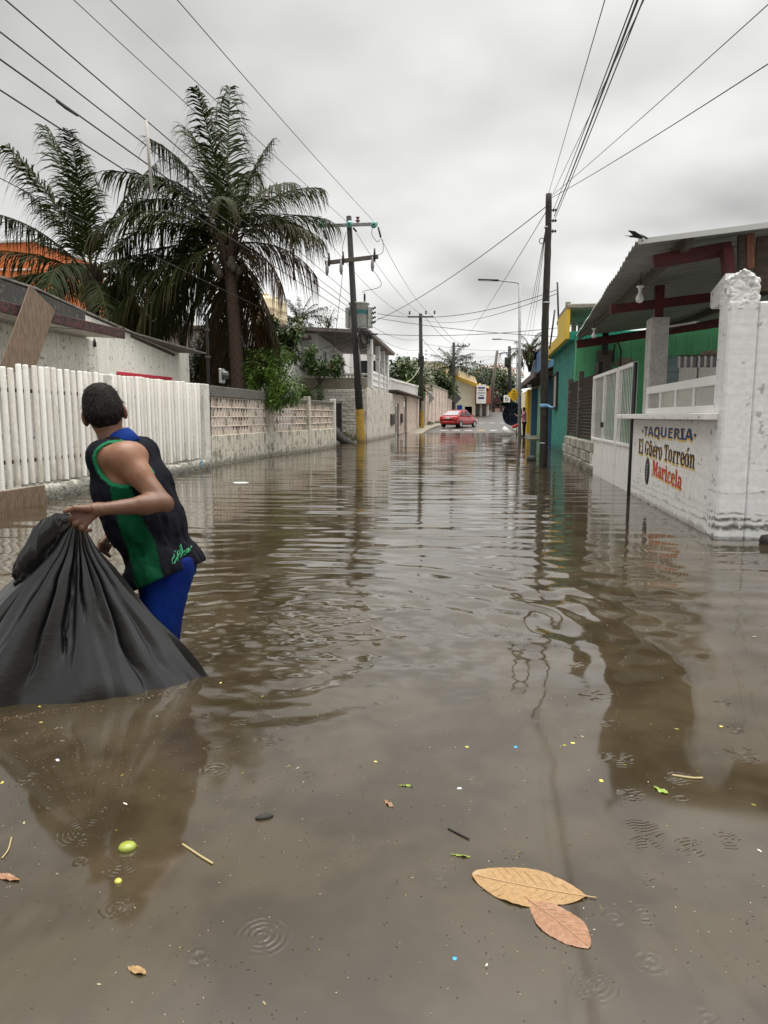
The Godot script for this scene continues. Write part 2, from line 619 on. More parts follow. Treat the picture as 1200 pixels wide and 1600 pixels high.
# A broadleaf crown: leaves thickly set in `lobes` ([centre, radii]) with limbs leading to each.
func leafy(called, label, cat, foot: Vector3, lobes: Array, count: int, size: float, c1: Color, c2: Color, sd: int, trunk := 0.08, group := "", flowers = null):
	var t = thing(called, label, cat, foot, 0.0, group)
	var r := RandomNumberGenerator.new()
	r.seed = sd
	var clump := FastNoiseLite.new()
	clump.seed = sd
	clump.frequency = 0.55 / (size * 5.0)
	var total := 0.0
	for l in lobes:
		total += l[1].x * l[1].y + l[1].y * l[1].z + l[1].x * l[1].z
	var L := Leaves.new()
	var st := mb(true)
	for l in lobes:
		var c: Vector3 = l[0] - foot
		var R: Vector3 = l[1]
		var mid := c * 0.5 + Vector3(r.randfn(0, 0.1), 0, r.randfn(0, 0.1)) * c.length() * 0.5
		mid.x *= 0.7
		mid.z *= 0.7
		tube(st, [Vector3.ZERO, mid, c], [trunk, trunk * 0.6, trunk * 0.25], 7)
		for k in 7:
			var e := c + Vector3(r.randf_range(-0.9, 0.9) * R.x, r.randf_range(-0.5, 0.9) * R.y, r.randf_range(-0.9, 0.9) * R.z)
			tube(st, [mid.lerp(c, 0.5), mid.lerp(c, 0.9).lerp(e, 0.4), e], [trunk * 0.3, trunk * 0.18, trunk * 0.06], 5)
		var want := int(count * (R.x * R.y + R.y * R.z + R.x * R.z) / total)
		var made := 0
		var tries := 0
		while made < want and tries < want * 6:
			tries += 1
			var d := Vector3(r.randfn(), r.randfn(), r.randfn()).normalized()
			var rr := pow(r.randf(), 0.45) * r.randf_range(0.75, 1.12)
			var p := c + d * rr * R
			var cl := clump.get_noise_3dv(p)
			if cl < -0.18 + 0.3 * (rr - 0.6):
				continue
			made += 1
			var dir := (d * 0.7 + Vector3(r.randfn() * 0.6, r.randfn() * 0.5 - 0.25, r.randfn() * 0.6)).normalized()
			var side := dir.cross(Vector3(r.randfn() * 0.4, 1.0, r.randfn() * 0.4)).normalized()
			var ln := size * r.randf_range(0.6, 1.3)
			var col := c1.lerp(c2, clampf(0.5 + cl * 1.6 + r.randfn() * 0.22, 0, 1)) * r.randf_range(0.8, 1.2)
			if r.randf() < 0.02:
				col = Color(0.2, 0.16, 0.04)
			L.blade(p, dir, side, ln, ln * r.randf_range(0.36, 0.5), r.randf_range(0.0, 0.35), col)
	obj("branch", st, mat.bark, t)
	var f = obj("foliage", L.mesh(), mat.leaf, t)
	f.set_meta("kind", "stuff")
	if flowers != null:
		var F := Leaves.new()
		for k in flowers[1]:
			var l: Array = lobes[k % lobes.size()]
			var d := Vector3(r.randfn(), absf(r.randfn()) * flowers[2], absf(r.randfn())).normalized()
			var p: Vector3 = l[0] - foot + d * l[1] * 1.02
			for e in 4:
				var dir := (d + Vector3(r.randfn(), r.randfn(), r.randfn()) * 0.8).normalized()
				F.blade(p, dir, dir.cross(Vector3.UP).normalized(), flowers[3], flowers[3] * 0.7, 0.1, flowers[0] * r.randf_range(0.8, 1.2))
		var fl = obj("blossom", F.mesh(), mat.leaf, t)
		fl.set_meta("kind", "stuff")
	return t

# ---------------------------------------------------------------- cables

func wire(label, a: Vector3, b: Vector3, sag: float, r := 0.008, m = null, group := "overhead cables", called := "overhead_cable"):
	var pts := []
	var n := 28
	for k in n + 1:
		var s := float(k) / n
		pts.append(a.lerp(b, s) + Vector3(0, -sag * 4.0 * s * (1.0 - s), 0))
	var st := mb(true)
	tube(st, pts, maxf(r * 0.7, 0.0045), 5)
	return tag(obj(called, st, mat.cable if m == null else m), label, "cable", group)

# ---------------------------------------------------------------- figures

# Meshes where f(p) = 0 (inside negative) with one vertex per crossed cell. tint(p) gives the vertex colour.
func nets(f: Callable, lo: Vector3, hi: Vector3, cell: float, tint: Callable, prims := []) -> ArrayMesh:
	var B := 6
	var size := (hi - lo) / cell
	var bx := int(ceil(size.x / B))
	var by := int(ceil(size.y / B))
	var bz := int(ceil(size.z / B))
	var nx := bx * B + 1
	var ny := by * B + 1
	var nzz := bz * B + 1
	var val := PackedFloat32Array()
	val.resize(nx * ny * nzz)
	val.fill(1e3)
	var blocks := []
	var reach := cell * B * 0.87 + cell * 2.0
	for z in bz:
		for y in by:
			for x in bx:
				var mid := lo + Vector3(x + 0.5, y + 0.5, z + 0.5) * B * cell
				if prims.is_empty():
					if absf(f.call(mid)) < reach * 1.25:
						blocks.append(Vector3i(x, y, z) * B)
				elif absf(f.call(mid, prims)) < reach * 1.25:
					blocks.append(Vector3i(x, y, z) * B)
	var sy := nx
	var sz := nx * ny
	for b in blocks:
		# only the bones near this block
		var close := []
		if not prims.is_empty():
			var mid := lo + (Vector3(b) + Vector3.ONE * B * 0.5) * cell
			var ds := []
			var least := 10.0
			for c in prims:
				var e := bones(mid, [c])
				ds.append(e)
				least = minf(least, e)
			for k in prims.size():
				if ds[k] < least + reach * 2.0 + prims[k][4]:
					close.append(prims[k])
		for z in range(b.z, b.z + B + 1):
			for y in range(b.y, b.y + B + 1):
				var o: int = z * sz + y * sy
				for x in range(b.x, b.x + B + 1):
					if val[o + x] == 1e3:
						var p := lo + Vector3(x, y, z) * cell
						val[o + x] = f.call(p) if close.is_empty() else f.call(p, close)
	var V := PackedVector3Array()
	var C := PackedColorArray()
	var I := PackedInt32Array()
	var at := {}
	var offs := [0, 1, sy, sy + 1, sz, sz + 1, sz + sy, sz + sy + 1]
	var cor := [Vector3(0, 0, 0), Vector3(1, 0, 0), Vector3(0, 1, 0), Vector3(1, 1, 0), Vector3(0, 0, 1), Vector3(1, 0, 1), Vector3(0, 1, 1), Vector3(1, 1, 1)]
	var edges := [[0, 1], [2, 3], [4, 5], [6, 7], [0, 2], [1, 3], [4, 6], [5, 7], [0, 4], [1, 5], [2, 6], [3, 7]]
	for b in blocks:
		for z in range(b.z, b.z + B):
			for y in range(b.y, b.y + B):
				for x in range(b.x, b.x + B):
					var o: int = z * sz + y * sy + x
					var inside := 0
					for k in 8:
						if val[o + offs[k]] < 0.0:
							inside += 1
					if inside == 0 or inside == 8:
						continue
					var s := Vector3.ZERO
					var m := 0
					for e in edges:
						var va: float = val[o + offs[e[0]]]
						var vb: float = val[o + offs[e[1]]]
						if (va < 0.0) != (vb < 0.0):
							s += cor[e[0]].lerp(cor[e[1]], va / (va - vb))
							m += 1
					at[o] = V.size()
					var p := lo + (Vector3(x, y, z) + s / m) * cell
					V.append(p)
					C.append(tint.call(p))
	var N := PackedVector3Array()
	N.resize(V.size())
	for o in at:
		for ax in 3:
			var d: int = [1, sy, sz][ax]
			var va := val[o]
			var vb := val[o + d]
			if (va < 0.0) == (vb < 0.0):
				continue
			var u: int = [sy, sz, 1][ax]
			var w: int = [sz, 1, sy][ax]
			if not (at.has(o - u) and at.has(o - w) and at.has(o - u - w)):
				continue
			var q := [at[o], at[o - u], at[o - u - w], at[o - w]]
			if va >= 0.0:
				q.reverse()
			# q is counter-clockwise seen from outside; Godot wants it clockwise
			I.append_array([q[0], q[2], q[1], q[0], q[3], q[2]])
			var nn: Vector3 = (V[q[1]] - V[q[0]]).cross(V[q[2]] - V[q[0]])
			var n2: Vector3 = (V[q[2]] - V[q[0]]).cross(V[q[3]] - V[q[0]])
			for e in 4:
				N[q[e]] += nn + n2
	for k in N.size():
		N[k] = N[k].normalized()
	return arrays_mesh(V, N, I, C)

func merge(list: Array) -> ArrayMesh:
	var V := PackedVector3Array()
	var N := PackedVector3Array()
	var C := PackedColorArray()
	var I := PackedInt32Array()
	for m in list:
		var a: Array = m.surface_get_arrays(0)
		var b := V.size()
		V.append_array(a[Mesh.ARRAY_VERTEX])
		N.append_array(a[Mesh.ARRAY_NORMAL])
		C.append_array(a[Mesh.ARRAY_COLOR])
		for k in a[Mesh.ARRAY_INDEX]:
			I.append(k + b)
	return arrays_mesh(V, N, I, C)

# smooth union of tapered bones: [a, b, ra, rb, blend]
func bones(p: Vector3, list: Array) -> float:
	var d := 10.0
	for c in list:
		var a: Vector3 = c[0]
		var ab: Vector3 = c[1] - a
		var t := clampf((p - a).dot(ab) / maxf(ab.length_squared(), 1e-8), 0.0, 1.0)
		var e: float = (p - a - ab * t).length() - lerpf(c[2], c[3], t)
		var k: float = c[4]
		var h := clampf(0.5 + 0.5 * (e - d) / k, 0.0, 1.0)
		d = lerpf(e, d, h) - k * h * (1.0 - h)
	return d

func smin(a: float, b: float, k: float) -> float:
	var h := clampf(0.5 + 0.5 * (b - a) / k, 0.0, 1.0)
	return lerpf(b, a, h) - k * h * (1.0 - h)

func egg(p: Vector3, c: Vector3, b: Basis, r: Vector3) -> float:
	var q := b.transposed() * (p - c)
	var k0 := (q / r).length()
	var k1 := (q / (r * r)).length()
	return k0 * (k0 - 1.0) / maxf(k1, 1e-6)

# ---------------------------------------------------------------- the wading man

func make_wader():
	var base := Vector3(-1.044, -0.036, -3.2)
	base.y = -0.34
	var J := {
		"head": Vector3(-1.248, 1.167, -3.2), "neck0": Vector3(-1.192, 1.022, -3.2), "neck1": Vector3(-1.231, 1.107, -3.2),
		"sh": Vector3(-1.168, 0.982, -3.2), "chest": Vector3(-1.138, 0.837, -3.2), "mid": Vector3(-1.081, 0.676, -3.2), "hip": Vector3(-1.005, 0.471, -3.2),
		"ls": Vector3(-1.102, 0.977, -3.04), "le": Vector3(-0.928, 0.788, -2.98), "lw": Vector3(-1.156, 0.779, -2.84),
		"rs": Vector3(-1.245, 0.97, -3.36), "re": Vector3(-1.235, 0.688, -3.44), "rw": Vector3(-1.289, 0.593, -3.33), "rh": Vector3(-1.309, 0.561, -3.3),
		"lh": Vector3(-0.973, 0.46, -3.13), "lk": Vector3(-1.044, 0.064, -3.05), "la": Vector3(-0.996, -0.333, -3.16),
		"rhip": Vector3(-1.019, 0.436, -3.28), "rk": Vector3(-1.106, -0.039, -3.34), "ra": Vector3(-1.107, -0.469, -3.45),
	}
	for k in J:
		J[k] -= base
	var side := Vector3(-0.26, 0, 0.966)
	var fwd := Vector3(-0.966, 0, -0.26)
	var t = thing("person", "man in black and green sleeveless jersey wading beside his black bag, head turned away", "person", Basis(Vector3.UP, YAW) * base, YAW)

	# torso, arms and legs
	var torso := [
		[J.sh + side * 0.13, J.sh - side * 0.13, 0.068, 0.068, 0.05],
		[J.chest + side * 0.08, J.chest - side * 0.08, 0.112, 0.112, 0.06],
		[J.mid + side * 0.065, J.mid - side * 0.065, 0.112, 0.112, 0.08],
		[J.hip + side * 0.05, J.hip - side * 0.05, 0.082, 0.082, 0.08],
		[J.sh, J.neck0, 0.075, 0.06, 0.05],
		[J.neck0, J.neck1, 0.056, 0.052, 0.03],
		[J.ls - side * 0.05, J.ls, 0.062, 0.062, 0.05],
		[J.chest + side * 0.1 + Vector3(0.03, 0.02, 0), J.ls + Vector3(0.01, -0.01, -0.03), 0.055, 0.05, 0.05],
	]
	var arm := [
		[J.ls, J.ls.lerp(J.le, 0.35), 0.058, 0.046, 0.04],
		[J.ls.lerp(J.le, 0.35), J.le, 0.045, 0.034, 0.03],
		[J.le, J.le.lerp(J.lw, 0.3), 0.034, 0.0405, 0.02], [J.le + Vector3(0.006, -0.004, 0), J.le + Vector3(0.008, -0.008, 0), 0.03, 0.03, 0.012], [J.ls.lerp(J.le, 0.3) + Vector3(-0.02, -0.012, 0), J.ls.lerp(J.le, 0.75) + Vector3(-0.016, -0.012, 0), 0.036, 0.03, 0.02],
		[J.le.lerp(J.lw, 0.3), J.lw, 0.038, 0.0245, 0.025],
		[J.lw, J.lw + (J.lw - J.le) * 0.1, 0.027, 0.024, 0.02],
		[J.rs, J.re, 0.055, 0.04, 0.04], [J.re, J.rw, 0.04, 0.026, 0.02],
	]
	var legs := [
		[J.lh - side * 0.025, J.lk, 0.07, 0.055, 0.05], [J.lk, J.la, 0.052, 0.036, 0.03], [J.la + Vector3(0, 0.02, 0), J.la + fwd * 0.17 + Vector3(0, -0.02, 0), 0.04, 0.03, 0.03],
		[J.rhip, J.rk, 0.07, 0.055, 0.05], [J.rk, J.ra, 0.052, 0.036, 0.03], [J.ra + Vector3(0, 0.02, 0), J.ra + fwd * 0.17 + Vector3(0, -0.02, 0), 0.04, 0.03, 0.03],
	]
	var all: Array = torso + arm + legs
	var spots := FastNoiseLite.new()
	spots.seed = 3
	spots.frequency = 9.0
	var skin := Color(0.21, 0.097, 0.053)
	var dark := Color(0.088, 0.036, 0.018)
	# forearms more tanned than the shoulder
	var tan := func(p: Vector3) -> Color:
		var s: float = step01(0.03, 0.2, p.distance_to(J.ls) - 0.06)
		return skin.lerp(dark, 0.75 * s) * (1.0 + 0.14 * spots.get_noise_3dv(p))
	var fbody := func(p: Vector3, near: Array) -> float:
		return bones(p, near)
	var lo := Vector3(-0.55, -0.06, -0.5)
	var hi := Vector3(0.32, 1.55, 0.5)
	var body := nets(fbody, lo, hi, 0.012, tan, all)

	# the head, in axes of its own: x to his right, y up, z to the back of the head
	var zb := Vector3(0.32, 0.02, 0.95).normalized()
	var xr := Vector3(0.94, 0.2, -0.3)
	xr = (xr - zb * xr.dot(zb)).normalized()
	var hb := Basis(xr, zb.cross(xr), zb)
	var hc: Vector3 = J.head
	var fhead := func(p: Vector3) -> float:
		var q: Vector3 = hb.transposed() * (p - hc)
		var d: float = egg(q, Vector3(0, 0.012, 0.005), Basis(), Vector3(0.076, 0.098, 0.096))
		d = smin(d, egg(q, Vector3(0, -0.055, -0.04), Basis(), Vector3(0.055, 0.062, 0.062)), 0.04)
		d = smin(d, bones(q, [[Vector3(0, -0.02, 0.02), Vector3(0.0, -0.14, 0.03), 0.05, 0.056, 0.02]]), 0.03)
		# nose, brow, lips, chin
		d = smin(d, bones(q, [[Vector3(0, 0.0, -0.093), Vector3(0, -0.038, -0.112), 0.008, 0.012, 0.008], [Vector3(-0.03, 0.014, -0.083), Vector3(0.03, 0.014, -0.083), 0.011, 0.011, 0.01], [Vector3(-0.018, -0.062, -0.094), Vector3(0.018, -0.062, -0.094), 0.008, 0.008, 0.006], [Vector3(0, -0.1, -0.078), Vector3(0, -0.1, -0.078), 0.017, 0.017, 0.01]]), 0.012)
		for s in [-1.0, 1.0]:
			d = maxf(d, -((q - Vector3(s * 0.031, -0.002, -0.095)).length() - 0.012))
			d = minf(d, (q - Vector3(s * 0.031, -0.002, -0.083)).length() - 0.0115)
			# the ear: a rim round a hollow
			var e: Vector3 = q - Vector3(s * 0.083, -0.012, 0.018)
			var eb := Basis(Vector3.UP, s * 0.5)
			var w: Vector3 = eb.transposed() * e
			var shell: float = egg(w, Vector3.ZERO, Basis(), Vector3(0.011, 0.034, 0.021))
			shell = maxf(shell, -egg(w, Vector3(s * 0.009, 0.004, -0.003), Basis(), Vector3(0.008, 0.02, 0.011)))
			d = smin(d, shell, 0.006)
		return d
	var face := func(p: Vector3) -> Color:
		var q: Vector3 = hb.transposed() * (p - hc)
		for s in [-1.0, 1.0]:
			if (q - Vector3(s * 0.031, -0.002, -0.083)).length() < 0.0122:
				return Color(0.02, 0.012, 0.01) if Vector2(q.x - s * 0.031, q.y + 0.002).length() < 0.0055 else Color(0.6, 0.55, 0.5)
		if absf(q.y + 0.062) < 0.008 and q.z < -0.085 and absf(q.x) < 0.024:
			return Color(0.2, 0.07, 0.05)
		return skin.lerp(dark, 0.5) * (1.0 + 0.12 * spots.get_noise_3dv(p * 2.0))
	var head := nets(fhead, hc - Vector3(0.15, 0.18, 0.15), hc + Vector3(0.15, 0.15, 0.15), 0.0048, face)

	# the near hand closes on the bag's neck: four knuckles fanned from index (top) to little finger, thumb along the top
	var kn := [Vector3(-1.232, 0.778, -2.79), Vector3(-1.237, 0.753, -2.785), Vector3(-1.223, 0.73, -2.785), Vector3(-1.203, 0.711, -2.795)]
	var hand := [[J.lw + Vector3(0.01, 0, 0), J.lw + Vector3(-0.02, -0.004, 0.002), 0.026, 0.024, 0.015]]
	for i in 4:
		var k: Vector3 = kn[i] - base
		var g: float = [1.0, 1.08, 1.0, 0.82][i]
		var p1: Vector3 = k + Vector3(-0.016, -0.02 + 0.002 * i, -0.03) * g
		var p2: Vector3 = p1 + Vector3(0.014, -0.01, -0.022) * g
		var p3: Vector3 = p2 + Vector3(0.02, 0.004, -0.004) * g
		hand.append([J.lw + Vector3(-0.015, 0.006 - 0.008 * i, 0.004), k, 0.019, 0.0115, 0.012])
		hand.append([k, p1, 0.0115, 0.0098, 0.004])
		hand.append([p1, p2, 0.0098, 0.0088, 0.003])
		hand.append([p2, p3, 0.0088, 0.0075, 0.003])
	var th0: Vector3 = Vector3(-1.175, 0.787, -2.8) - base
	var th1: Vector3 = Vector3(-1.215, 0.793, -2.77) - base
	var th2: Vector3 = Vector3(-1.249, 0.782, -2.76) - base
	hand.append([th0, th1, 0.016, 0.012, 0.012])
	hand.append([th1, th2, 0.0115, 0.009, 0.004])
	var fhand := func(p: Vector3, near: Array) -> float:
		return bones(p, near)
	var tanned := func(p: Vector3) -> Color:
		return dark.lerp(skin, 0.2) * (1.0 + 0.2 * spots.get_noise_3dv(p * 3.0))
	var hand_mesh := nets(fhand, Vector3(-1.194, 0.746, -2.78) - base - Vector3(0.13, 0.09, 0.11), Vector3(-1.194, 0.746, -2.78) - base + Vector3(0.12, 0.08, 0.1), 0.003, tanned, hand)

	# the far hand, mostly behind the bag
	var far := [[J.rw, J.rw.lerp(J.rh, 0.4), 0.026, 0.026, 0.015]]
	for i in 4:
		var k: Vector3 = J.rh + Vector3(-0.012 + 0.004 * i, -0.008 - 0.012 * i + 0.02, 0.03 - 0.02 * i)
		far.append([J.rw, k, 0.02, 0.012, 0.012])
		far.append([k, k + Vector3(-0.012, -0.03, 0.006), 0.0105, 0.009, 0.004])
		far.append([k + Vector3(-0.012, -0.03, 0.006), k + Vector3(0.006, -0.045, 0.012), 0.009, 0.0078, 0.003])
	far.append([J.rw + Vector3(-0.01, 0.0, 0.02), J.rh + Vector3(-0.005, 0.005, 0.05), 0.015, 0.011, 0.008])
	far.append([J.rh + Vector3(-0.005, 0.005, 0.05), J.rh + Vector3(-0.012, -0.022, 0.058), 0.0105, 0.009, 0.004])
	var ffar := func(p: Vector3, near: Array) -> float:
		return bones(p, near)
	var far_mesh := nets(ffar, J.rh - Vector3(0.1, 0.12, 0.12), J.rh + Vector3(0.12, 0.11, 0.13), 0.003, tanned, far)
	obj("body", merge([body, head, hand_mesh, far_mesh]), mat.skin, t)

	# short black hair, thicker on top
	var tuft := FastNoiseLite.new()
	tuft.seed = 8
	tuft.frequency = 55.0
	var fhair := func(p: Vector3) -> float:
		var q: Vector3 = hb.transposed() * (p - hc)
		var d: float = egg(q, Vector3(0, 0.016, 0.008), Basis(), Vector3(0.086, 0.112, 0.104))
		if absf(d) < 0.03:
			d += 0.0012 * tuft.get_noise_3d(q.x * 0.7, q.y * 0.5, q.z * 0.7) * (1.0 + 2.0 * step01(0.05, 0.1, q.y))
			d -= 0.006 * step01(0.05, 0.11, q.y)
		var line := lerpf(0.045, -0.012, step01(-0.07, 0.0, q.z))
		line = lerpf(line, -0.072, step01(0.02, 0.075, q.z))
		return maxf(d, (line - q.y) * 0.8 + 0.004 * tuft.get_noise_3d(q.x * 0.6, 0, q.z * 0.6))
	var black := func(p: Vector3) -> Color:
		return Color(0.012, 0.01, 0.009) * (1.0 + 0.6 * tuft.get_noise_3dv(p))
	var hair = obj("hair", nets(fhair, hc - Vector3(0.14, 0.13, 0.14), hc + Vector3(0.14, 0.16, 0.14), 0.0048, black), mat.hair, t)
	var L := Leaves.new()
	var r := RandomNumberGenerator.new()
	r.seed = 44
	for k in 4200:
		var d := Vector3(r.randfn(), absf(r.randfn()) * 0.9 - 0.3, r.randfn() + 0.4).normalized()
		var q := Vector3(0, 0.016, 0.008) + d * Vector3(0.085, 0.112, 0.103)
		if q.y < lerpf(0.05, -0.062, step01(-0.06, 0.07, q.z)):
			continue
		var lay := (Vector3(r.randfn() * 0.5, -0.5, 0.5) - d * 0.2 + Vector3(0, 0.9, -0.2) * step01(0.06, 0.1, q.y) * r.randf()).normalized()
		lay = (lay + d * r.randf_range(0.02, 0.22)).normalized()
		var sd := lay.cross(d).normalized()
		L.strip([hc + hb * q, hc + hb * (q + lay * 0.009 + d * 0.001), hc + hb * (q + lay * r.randf_range(0.016, 0.03) - d * 0.002)], hb * sd, 0.0022, Color(0.014, 0.011, 0.01), Color(0.03, 0.025, 0.022))
	obj("hair_strand", L.mesh(), mat.hair, hair).set_meta("kind", "stuff")

	# the jersey: wider than the body, cut at hem and armholes
	var coat := [
		[J.sh + side * 0.14, J.sh - side * 0.14, 0.076, 0.076, 0.05],
		[J.chest + side * 0.08, J.chest - side * 0.08, 0.132, 0.132, 0.07],
		[J.mid + side * 0.07, J.mid - side * 0.07, 0.139, 0.139, 0.09],
		[J.hip + side * 0.07 + Vector3(0.0, -0.02, 0), J.hip - side * 0.07 + Vector3(0.0, -0.02, 0), 0.143, 0.143, 0.09],
		[J.sh, J.neck0, 0.084, 0.066, 0.05],
	]
	var hem0: Vector3 = Vector3(-0.989, 0.423, -3.2) - base
	var hn := Vector3(0.4, -0.916, 0.1).normalized()
	var hole: Vector3 = Vector3(-1.124, 0.951, -3.05) - base
	var hole2: Vector3 = hole * Vector3(1, 1, 0) + Vector3(0, 0, J.rs.z)
	var hx := Vector3(0.78, -0.62, 0).normalized()
	var hy := Vector3(0.62, 0.78, 0).normalized()
	var folds := FastNoiseLite.new()
	folds.seed = 21
	folds.frequency = 1.0
	var oval := func(p: Vector3) -> float:
		var q: Vector3 = p - hole
		return (Vector2(q.dot(hx) / 0.098, q.dot(hy) / 0.082).length() - 1.0) * 0.085
	var fcoat := func(p: Vector3, near: Array) -> float:
		var d := bones(p, near)
		if d < 0.06:
			var low := step01(0.05, 0.45, (p - J.sh).length())
			d += (0.019 * folds.get_noise_3d(p.x * 9.0 + p.y * 5.0, p.y * 2.5 - p.x * 2.0, p.z * 9.0) + 0.007 * folds.get_noise_3d(p.x * 22.0, p.y * 9.0, p.z * 22.0)) * (0.25 + low)
		d = maxf(d, (p - hem0).dot(hn))
		if absf(p.z - hole.z) < 0.2 and p.z > J.sh.z + 0.055:
			d = maxf(d, -oval.call(p))
		d = maxf(d, -((p - J.neck1).length() - 0.066))
		return d
	# panels: black front and back, green side, a lighter green tape round the armhole
	var pa: Vector3 = Vector3(-1.157, 0.83, -3.05) - base
	var pb: Vector3 = Vector3(-1.068, 0.371, -3.05) - base
	var qa: Vector3 = Vector3(-1.083, 0.874, -3.05) - base
	var qb: Vector3 = Vector3(-0.939, 0.414, -3.05) - base
	var cloth := func(p: Vector3) -> Color:
		var jet := Color(0.006, 0.006, 0.008)
		if p.z > J.sh.z + 0.02:
			var o: float = oval.call(p)
			if o < 0.012 and o > -0.02 and p.y > pa.y - 0.2:
				return Color(0.012, 0.14, 0.062)
			var l: float = (p.x - pa.x) * (pb.y - pa.y) - (p.y - pa.y) * (pb.x - pa.x)
			var q: float = (p.x - qa.x) * (qb.y - qa.y) - (p.y - qa.y) * (qb.x - qa.x)
			if l < 0.0 and q > 0.0 and p.y < pa.y + 0.04:
				return Color(0.003, 0.046, 0.018)
		return jet
	var shirt = obj("jersey", nets(fcoat, Vector3(-0.45, 0.55, -0.4), Vector3(0.34, 1.42, 0.42), 0.0068, cloth, coat), mat.cloth, t)

	# script across the lower back, sewn on: each stroke follows the cloth
	var strokes := [
		[Vector2(277, 868), Vector2(273, 874), Vector2(273, 881), Vector2(277, 880), Vector2(281, 872), Vector2(282, 862), Vector2(278, 861), Vector2(276, 867)],
		[Vector2(283, 877), Vector2(283, 868), Vector2(282, 862), Vector2(287, 859), Vector2(287, 865), Vector2(283, 868)],
		[Vector2(288, 871), Vector2(292, 862), Vector2(288, 850), Vector2(286, 853), Vector2(290, 862), Vector2(294, 869)],
		[Vector2(297, 860), Vector2(293, 863), Vector2(295, 868), Vector2(298, 862), Vector2(298, 867)],
		[Vector2(300, 857), Vector2(299, 864), Vector2(302, 863), Vector2(303, 856)],
		[Vector2(303, 863), Vector2(305, 856), Vector2(305, 861), Vector2(308, 853)],
	]
	for s in strokes:
		var pts := []
		for q0 in s:
			var q: Vector2 = q0
			q.x = 269.0 + (q.x - 273.0) * 0.86
			var dir := Vector3((q.x - 600.0) / 1110.0, (800.0 - q.y) / 1110.0, -1.0)
			dir = (Basis(Vector3.RIGHT, -PITCH) * dir).normalized()
			var p: Vector3 = Vector3(0, 1.15, 0) + dir * 2.6 - base
			var best := p
			var least := 1.0
			for k in 60:
				var d: float = fcoat.call(p, coat)
				if d < least:
					least = d
					best = p
				if d < 0.001:
					break
				p += dir * maxf(d * 0.6, 0.002)
			pts.append(best + Vector3(0.0008, 0, 0.0018))
		var st := mb(true)
		tube(st, pts, 0.0028, 6)
		obj("lettering", st, mat.green_thread, shirt)

	# blue collar of the shirt below
	var ax := Vector3(-0.5, 0.86, 0.0).normalized()
	var ux := Vector3(0, 0, 1).cross(ax).normalized()
	var st := mb(true)
	lathe(st, [Vector2(0.082, -0.05), Vector2(0.09, -0.045), Vector2(0.08, 0.0), Vector2(0.071, 0.022), Vector2(0.067, 0.024), Vector2(0.066, -0.01)], 32, (Vector3(-1.197, 1.048, -3.2)) - base, Basis(-ux, ax, Vector3(0, 0, 1)))
	obj("collar", st, mat.blue_cloth, t)

	# loose blue trousers
	var slack := [
		[J.hip + side * 0.05, J.hip - side * 0.06, 0.108, 0.108, 0.05],
		[J.lh - side * 0.02, J.lk, 0.105, 0.088, 0.05], [J.lk, J.la + Vector3(0, 0.05, 0), 0.09, 0.075, 0.04],
		[J.rhip, J.rk, 0.105, 0.086, 0.04], [J.rk, J.ra + Vector3(0, 0.05, 0), 0.09, 0.075, 0.04],
	]
	var fslack := func(p: Vector3, near: Array) -> float:
		var d := bones(p, near)
		if d < 0.05:
			d += 0.011 * folds.get_noise_3d(p.x * 9.0, p.y * 3.5 + p.x * 4.0, p.z * 9.0) + 0.006 * folds.get_noise_3d(p.x * 20.0, p.y * 6.0, p.z * 20.0)
		return maxf(d, p.y - (J.hip.y + 0.05))
	var blue := func(p: Vector3) -> Color:
		return Color(0.003, 0.012, 0.095) * (1.0 + 0.2 * folds.get_noise_3dv(p * 4.0))
	obj("trousers", nets(fslack, Vector3(-0.4, -0.02, -0.5), Vector3(0.4, 0.95, 0.4), 0.011, blue, slack), mat.cloth, t)

	# what the far hand holds
	st = mb()
	var wc: Vector3 = Vector3(-1.249, 0.59, -3.24)
	box(st, Vector3.ZERO, Vector3(0.022, 0.058, 0.006), 0.002, Basis(Vector3(0, 0, 1), -0.42))
	tag(obj("paper_slip", st, mat.white_plastic, null, Basis(Vector3.UP, YAW) * wc, Basis(Vector3.UP, YAW)), "small white slip held in the wading man's far hand", "paper slip")

